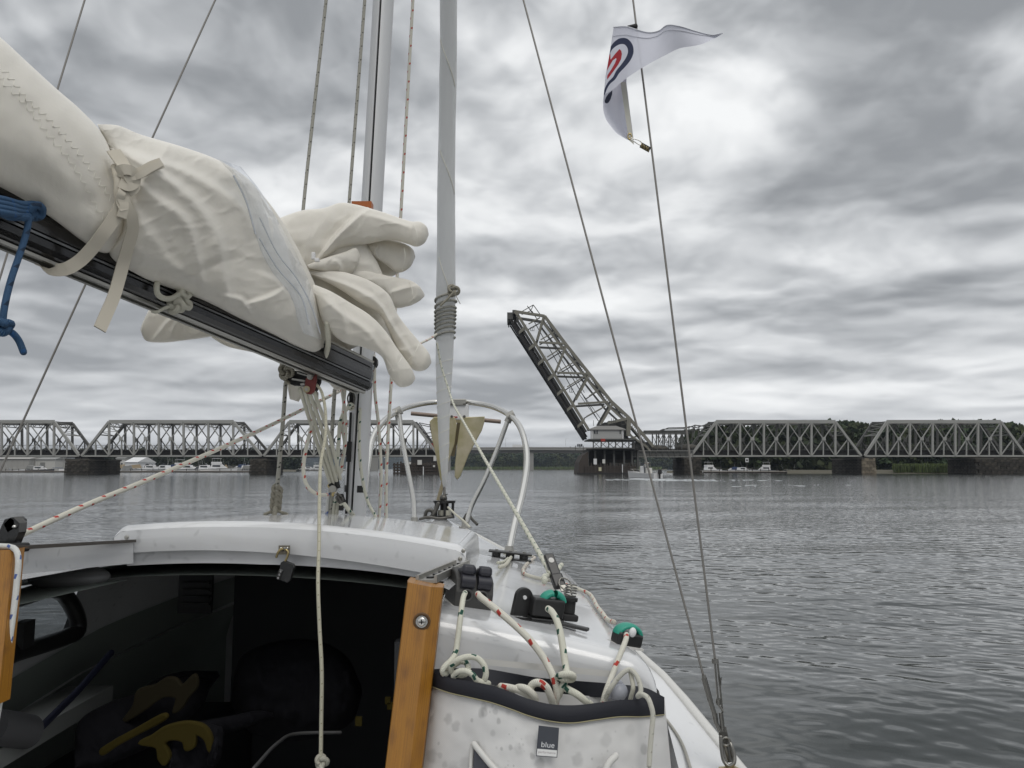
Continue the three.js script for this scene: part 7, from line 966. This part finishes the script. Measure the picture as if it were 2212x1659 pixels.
bagRope('rope_coil', 'thin white cord looped high over the right end of the bag with a hanging end', [[1240, 1060, 1.04], [1275, 995, 1.03], [1320, 930, 1.03], [1365, 885, 1.03], [1400, 872, 1.03], [1438, 905, 1.026], [1462, 960, 1.022], [1468, 1010, 1.018], [1450, 1040, 1.016], [1480, 1030, 1.004], [1512, 1050, 0.997], [1535, 1105, 0.993], [1546, 1160, 0.992], [1538, 1260, 0.990], [1528, 1380, 0.988], [1522, 1480, 0.986]], 0.0030, ropeMat('#c2c0b4', [['#9a988c', 0.2, 0.2, 0.1, 8], ['#9a988c', 0.6, 0.7, 0.1, 8]], 16, 0.02), 260);
bagRope('rope_coil', 'short white cord end inside the right end of the bag', [[1400, 875, 1.034], [1412, 930, 1.03], [1420, 985, 1.026], [1408, 1040, 1.03], [1400, 1070, 1.035]], 0.0028, M.ropeWhite, 50);
solo('winch_handle', [tube([[1270, 1030], [1300, 970], [1320, 960], [1335, 985], [1340, 1040], [1310, 1055]].map(([x, y]) => Z1(x, y, 1.045)), 0.006, 40, 8), new THREE.SphereGeometry(0.012, 12, 8).translate(...Z1(1325, 1010, 1.045).toArray())], std([0.35, 0.36, 0.40], 0.35), 'grey plastic fitting lying among the cords in the right of the bag', 'fitting');
// ---------- padlock on the hatch ----------
{
  const t = thing('padlock', 'open black combination padlock with three number wheels hanging from the hatch hasp', 'padlock');
  const pl = (pts, d, th) => new ConvexGeometry(pts.flatMap(([x, y]) => { const q = P(x, y, d); return [q, q.clone().add(V3(0, 0, -th))]; }));
  part('shackle', tube(PP([[597, 1203, 1.478], [601, 1193, 1.475], [608, 1186, 1.474], [617, 1187, 1.474], [622, 1193, 1.474], [620, 1204, 1.474], [614, 1216, 1.474]]), 0.0022, 40, 8), M.brass, t);
  part('body', pl([[606, 1216], [612, 1212], [632, 1220], [634, 1226], [626, 1254], [620, 1259], [604, 1252], [602, 1246]], 1.468, 0.014), M.black, t);
  part('number_wheel', [[604, 1236], [606.5, 1243], [603, 1250]].map(([x, y], i) => new THREE.CylinderGeometry(0.0032, 0.0032, 0.006, 14).rotateZ(1.2).translate(...P(606.5 - i * 2.6, 1234 + i * 7, 1.4665).toArray())), std([0.12, 0.12, 0.12], 0.5), t);
  settle(t);
  const dig = (s) => tex(64, 64, (g) => { g.fillStyle = '#222'; g.fillRect(0, 0, 64, 64); g.fillStyle = '#ddd'; g.font = '56px sans-serif'; g.textAlign = 'center'; g.fillText(s, 32, 52); });
  ['0', '0', '0'].forEach((s, i) => { const c = P(606 - i * 2.6, 1234.5 + i * 7, 1.4630); const m = part('number', new THREE.PlaneGeometry(0.0062, 0.0050).rotateZ(-0.35).translate(c.x - t.position.x, c.y - t.position.y, c.z - t.position.z), std(1, 0.6, 0, { map: dig(s) }), t); });
  const h = thing('hasp', 'small stained metal hasp plate screwed to the hatch front', 'hasp'); part('plate', box(0.020, 0.016, 0.003).translate(...P(614, 1188, 1.489).toArray()), std([0.22, 0.20, 0.16], 0.5, 0.6), h); part('staple', tube(PP([[611, 1190, 1.486], [611, 1187, 1.476], [615, 1184, 1.472], [619, 1187, 1.476], [619, 1190, 1.486]]), 0.0018, 24, 8), M.steelDull, h); part('screw', [[607, 1184], [621, 1184]].map(([x, y]) => new THREE.SphereGeometry(0.0022, 8, 6).translate(...P(x, y, 1.486).toArray())), M.steel, h); settle(h);
}
// ---------- things inside the cabin ----------
{
  const yel = std([0.034, 0.026, 0.004], 0.9, 0, { specularIntensity: 0.3 }), drk = std([0.008, 0.008, 0.010], 0.95, 0, { specularIntensity: 0.2 });
  const patch = (pts, d, dz, m) => { const g = new THREE.ExtrudeGeometry(new THREE.Shape(new THREE.CatmullRomCurve3(pts.map(([x, y]) => V3(x, y, 0)), true).getPoints(pts.length * 5).map((v) => { const q = P(0.44 * v.x, 1083.9 + 0.44 * v.y, d); return new THREE.Vector2(q.x, q.y); })), { depth: 0.006, bevelEnabled: true, bevelSize: 0.003, bevelThickness: 0.003, bevelSegments: 2 }); g.translate(0, 0, -d + dz); return g; };
  const roundel = (U, L, d, T, sd, c = 0.012) => roll(U, L, (s) => lerp(d[0], d[1], s), T, { rough: 0.005, crumple: c, seed: sd, n: 60, m: 40, power: 0.7 });
  const a = thing('life_jacket', 'black life jacket with yellow edging lying on the port berth', 'life jacket'); part('bladder', [roundel([[160, 1630], [170, 1560], [230, 1520], [320, 1490], [400, 1462], [450, 1470]], [[165, 1680], [240, 1650], [330, 1610], [400, 1560], [440, 1520], [455, 1480]], [1.52, 1.80], 0.05, 5), roundel([[300, 1500], [330, 1470], [400, 1450], [470, 1450]], [[310, 1520], [370, 1530], [430, 1510], [475, 1460]], [1.72, 1.85], 0.03, 8)], drk, a);
  part('edging', patch([[545, 1190], [600, 1150], [700, 1095], [850, 1018], [857, 1028], [720, 1105], [620, 1160], [552, 1203]], 1.50, 0.03, yel), yel, a); part('collar', patch([[650, 1050], [700, 975], [720, 905], [800, 880], [860, 845], [900, 850], [930, 880], [990, 830], [1000, 880], [960, 930], [925, 985], [892, 1004], [905, 935], [840, 930], [760, 985], [690, 1030]], 1.62, 0.03), std([0.017, 0.014, 0.007], 0.9, 0, { specularIntensity: 0.3 }), a, 'dull tan collar patch'); settle(a);
  const b = thing('life_jacket', 'black life jacket with a broad yellow yoke at the front of the cabin floor', 'life jacket'); part('yoke', patch([[735, 1150], [790, 1120], [850, 1080], [960, 1055], [1040, 1075], [1072, 1130], [1066, 1185], [1045, 1130], [1000, 1105], [990, 1165], [955, 1180], [940, 1140], [880, 1130], [850, 1150], [872, 1215], [850, 1250], [826, 1225], [815, 1170]], 1.46, 0.03), yel, b); part('bladder', [roundel([[360, 1640], [380, 1590], [430, 1560], [480, 1570]], [[365, 1680], [420, 1680], [470, 1650], [484, 1590]], [1.46, 1.50], 0.025, 14), roundel([[420, 1560], [500, 1545], [560, 1535], [590, 1540]], [[430, 1580], [500, 1580], [560, 1560], [592, 1548]], [1.6, 1.7], 0.03, 15), roundel([[470, 1620], [472, 1580], [476, 1565]], [[462, 1655], [450, 1655], [446, 1640]], [1.44, 1.44], 0.01, 17)], drk, b); settle(b);
  solo('duffel_bag', roundel([[500, 1500], [520, 1420], [600, 1385], [690, 1385], [750, 1420], [780, 1480]], [[505, 1530], [540, 1580], [620, 1600], [700, 1590], [760, 1560], [782, 1500]], [1.85, 1.85], 0.12, 9, 0.02), std([0.010, 0.010, 0.012], 0.95, 0, { specularIntensity: 0.2 }), 'dark bag filling the front of the cabin under the hatch', 'bag');
  solo('cloth_strap', tube(PP([[75, 1585, 1.55], [120, 1540, 1.65], [170, 1490, 1.75], [240, 1410, 1.85]]), 0.007, 40, 8), std([0.015, 0.018, 0.045], 0.9), 'dark blue cloth strap along the port side of the cabin', 'strap');
  solo('yellow_tag', [box(0.016, 0.012, 0.006).translate(...P(846, 1525, 1.57).toArray()), box(0.010, 0.012, 0.006).translate(...P(838, 1513, 1.57).toArray()), box(0.012, 0.016, 0.006).translate(...P(775, 1558, 1.57).toArray()), box(0.012, 0.012, 0.01).translate(...P(858, 1548, 1.57).toArray())], yel, 'small yellow tags hanging in the dark of the cabin', 'tag');
  solo('paper_towel', [new THREE.CylinderGeometry(0.03, 0.03, 0.12, 24).rotateX(1.2).translate(...P(20, 1575, 1.5).toArray())], std([0.12, 0.12, 0.125], 0.9), 'pale paper roll lying on the port shelf inside the cabin', 'paper roll');
}
// ---------- flag on the shroud ----------
{
  const t = thing('burgee', 'white pennant with navy and red emblem folded by the wind on the outer shroud', 'flag');
  const f = (x, y) => [1283 + 0.2133 * x, 0.2133 * y], shD = (y) => lerp(1.72, 1.555, y / 1423);
  // emblem drawn once in flat cloth measure, then read out along the cloth
  const W = 512, H = 1024, cv = document.createElement('canvas'); cv.width = W; cv.height = H; const g = cv.getContext('2d'); g.fillStyle = '#e3e4ee'; g.fillRect(0, 0, W, H);
  const e = (x, y) => [(x - 60) / 0.75, (y - 240) / 0.85]; // crop measure to canvas
  const stroke = (pts, ws, col) => { g.fillStyle = col; const c = new THREE.CatmullRomCurve3(pts.map(([x, y]) => V3(...e(x, y), 0))), n = 300; for (let i = 0; i <= n; i++) { const p = c.getPoint(i / n), k = i / n * (ws.length - 1), a = Math.floor(Math.min(k, ws.length - 2)), w = lerp(ws[a], ws[a + 1], k - a) / 0.8 / 2; g.beginPath(); g.arc(p.x, p.y, w, 0, 7); g.fill(); } };
  stroke([[148, 575], [165, 510], [205, 455], [265, 418], [320, 420], [362, 465], [372, 525], [350, 590], [300, 660], [240, 730], [205, 790], [150, 845], [118, 905], [102, 965]], [8, 22, 40, 56, 62, 62, 60, 54, 46, 38, 32, 26, 22, 14], '#27304f');
  const poly = (pts, col) => { g.fillStyle = col; g.beginPath(); pts.forEach(([x, y], i) => { const q = e(x, y); i ? g.lineTo(...q) : g.moveTo(...q); }); g.closePath(); g.fill(); };
  poly([[122, 735], [138, 620], [152, 565], [165, 540], [168, 605], [215, 545], [258, 497], [276, 515], [283, 548], [274, 600], [245, 655], [200, 718], [132, 808], [135, 765], [180, 695], [212, 640], [228, 598], [222, 588], [190, 612], [150, 680]], '#b3232f');
  const src = g.getImageData(0, 0, W, H).data; const emblem = (x, y) => { const [a, b] = e(x, y); const i = Math.round(a), j = Math.round(b); return i < 0 || j < 0 || i >= W || j >= H ? [227, 228, 238] : [src[(j * W + i) * 4], src[(j * W + i) * 4 + 1], src[(j * W + i) * 4 + 2]]; };
  const mk = (fn, n, m) => noiseTex(512, (u, v) => { const [x, y] = fn(u, v), c = emblem(x, y), w = 0.97 + 0.03 * Math.sin(u * 900) * Math.sin(v * 900); return [c[0] / 255 * w, c[1] / 255 * w, c[2] / 255 * w]; }, 1, 1, true);
  const U = resample([[200, 275], [330, 270], [430, 300], [560, 330], [660, 311], [740, 256], [860, 266], [1040, 320], [1200, 355], [1300, 337]], 120), L = resample([[100, 962], [200, 900], [330, 792], [480, 692], [620, 612], [760, 540], [860, 492], [1080, 450], [1240, 380], [1300, 342]], 120);
  const edge = resample([[200, 275], [185, 400], [160, 530], [135, 690], [112, 840], [100, 962]], 60);
  const fr = (u, v) => { const i = u * 120, k = Math.min(119, Math.floor(i)), q = i - k, ax = lerp(U[k].x, U[k + 1].x, q), ay = lerp(U[k].y, U[k + 1].y, q), bx = lerp(L[k].x, L[k + 1].x, q), by = lerp(L[k].y, L[k + 1].y, q); const x0 = lerp(ax, bx, v), y0 = lerp(ay, by, v), j = v * 60, jj = Math.min(59, Math.floor(j)), ed = lerp(edge[jj].x, edge[jj + 1].x, j - jj), el = lerp(200, 100, v); return [x0 + (ed - el) * Math.exp(-u * 14), y0]; };
  const cloth = (map) => std(1, 0.75, 0, { map, transmission: 0.22, thickness: 0 });
  const fD = (u, v) => 1.70 - 0.06 * Math.sin(Math.min(1, u * 2.2) * Math.PI / 2) + 0.05 * sstep(0.45, 1, u) - 0.012 * Math.sin(u * 13 - v * 1.5) * (1 - v * 0.5) * sstep(0.1, 0.4, u);
  part('cloth', sheet((u, v) => { const [x, y] = fr(u, v); return P(...f(x, y), fD(u, v)); }, 120, 40), cloth(mk(fr)), t, 'front fold with the emblem');
  const le = resample([[200, 275], [160, 530], [120, 760], [101, 940], [92, 1050], [100, 1140], [130, 1222], [180, 1290], [235, 1352], [332, 1412]], 80), ri = resample([[424, 285], [395, 500], [330, 800], [345, 960], [365, 1130], [385, 1280], [405, 1440]], 80);
  const bk = (u, v) => { const i = v * 80, k = Math.min(79, Math.floor(i)), q = i - k; return [lerp(lerp(le[k].x, le[k + 1].x, q), lerp(ri[k].x, ri[k + 1].x, q), u), lerp(lerp(le[k].y, le[k + 1].y, q), lerp(ri[k].y, ri[k + 1].y, q), u)]; };
  g.fillStyle = '#e3e4ee'; g.fillRect(0, 0, W, H); poly([[186, 915], [184, 955], [168, 1005], [150, 1036], [130, 1047], [112, 1040], [108, 1022], [122, 985], [150, 945]], '#2a3045'); src.set(g.getImageData(0, 0, W, H).data);
  part('cloth', sheet((u, v) => { const [x, y] = bk(u, v); return P(...f(x, y), lerp(1.701, shD(f(x, y)[1]) + 0.012, u) + 0.03 * Math.sin(u * Math.PI)); }, 40, 80), cloth(mk(bk)), t, 'rear fold next to the shroud');
  const tape = (u, v) => { const x = lerp(lerp(268, 352, v), lerp(322, 406, v), u), y = lerp(830, lerp(1418, 1466, u), v); return P(...f(x, y), shD(f(x, y)[1]) - 0.0 + 0.006); };
  part('hoist_tape', sheet(tape, 6, 30), std([0.55, 0.54, 0.48], 0.8, 0, { transmission: 0.15, thickness: 0 }), t);
  part('hem', [tube(Array.from({ length: 60 }, (_, i) => { const u = i / 59; const [x, y] = fr(u, 0.0); return P(...f(x, y), fD(u, 0) - 0.001); }), 0.0012, 90, 5), tube(Array.from({ length: 60 }, (_, i) => { const u = i / 59, w = 0.0 + 0.13 * (1 + 0.4 * u); const [x, y] = fr(u, w); return P(...f(x, y), fD(u, w) - 0.001); }), 0.0006, 90, 5)], std([0.62, 0.63, 0.68], 0.8), t);
  const gr = P(...f(362, 1382), shD(290) - 0.002); part('grommet', new THREE.TorusGeometry(0.0052, 0.0018, 10, 24).scale(0.75, 1.2, 1).translate(gr.x, gr.y, gr.z), M.brass, t);
  part('snap_wire', [tube([[375, 1400], [430, 1412], [470, 1432], [486, 1452]].map(([x, y]) => P(...f(x, y), 1.68)), 0.0012, 16, 6), tube([[375, 1412], [430, 1448], [470, 1472]].map(([x, y]) => P(...f(x, y), 1.68)), 0.0012, 16, 6)], M.steel, t);
  part('clip', [rod(P(...f(475, 1468), 1.68), P(...f(565, 1518), 1.68), 0.0058, 0.0058, 14), rod(P(...f(345, 272), 1.70), P(...f(424, 268), 1.712), 0.003, 0.0062, 12)], M.blackMatt, t); part('clip_spring', [0, 1, 2, 3, 4].map((k) => { const c = P(...f(488 + k * 16, 1476 + k * 9), 1.68); return new THREE.TorusGeometry(0.006, 0.0007, 6, 16).rotateY(1.2).translate(c.x, c.y, c.z); }), M.brass, t);
  settle(t);
}

scene.updateMatrixWorld(true);
settle(boat);
renderer.render(scene, camera);
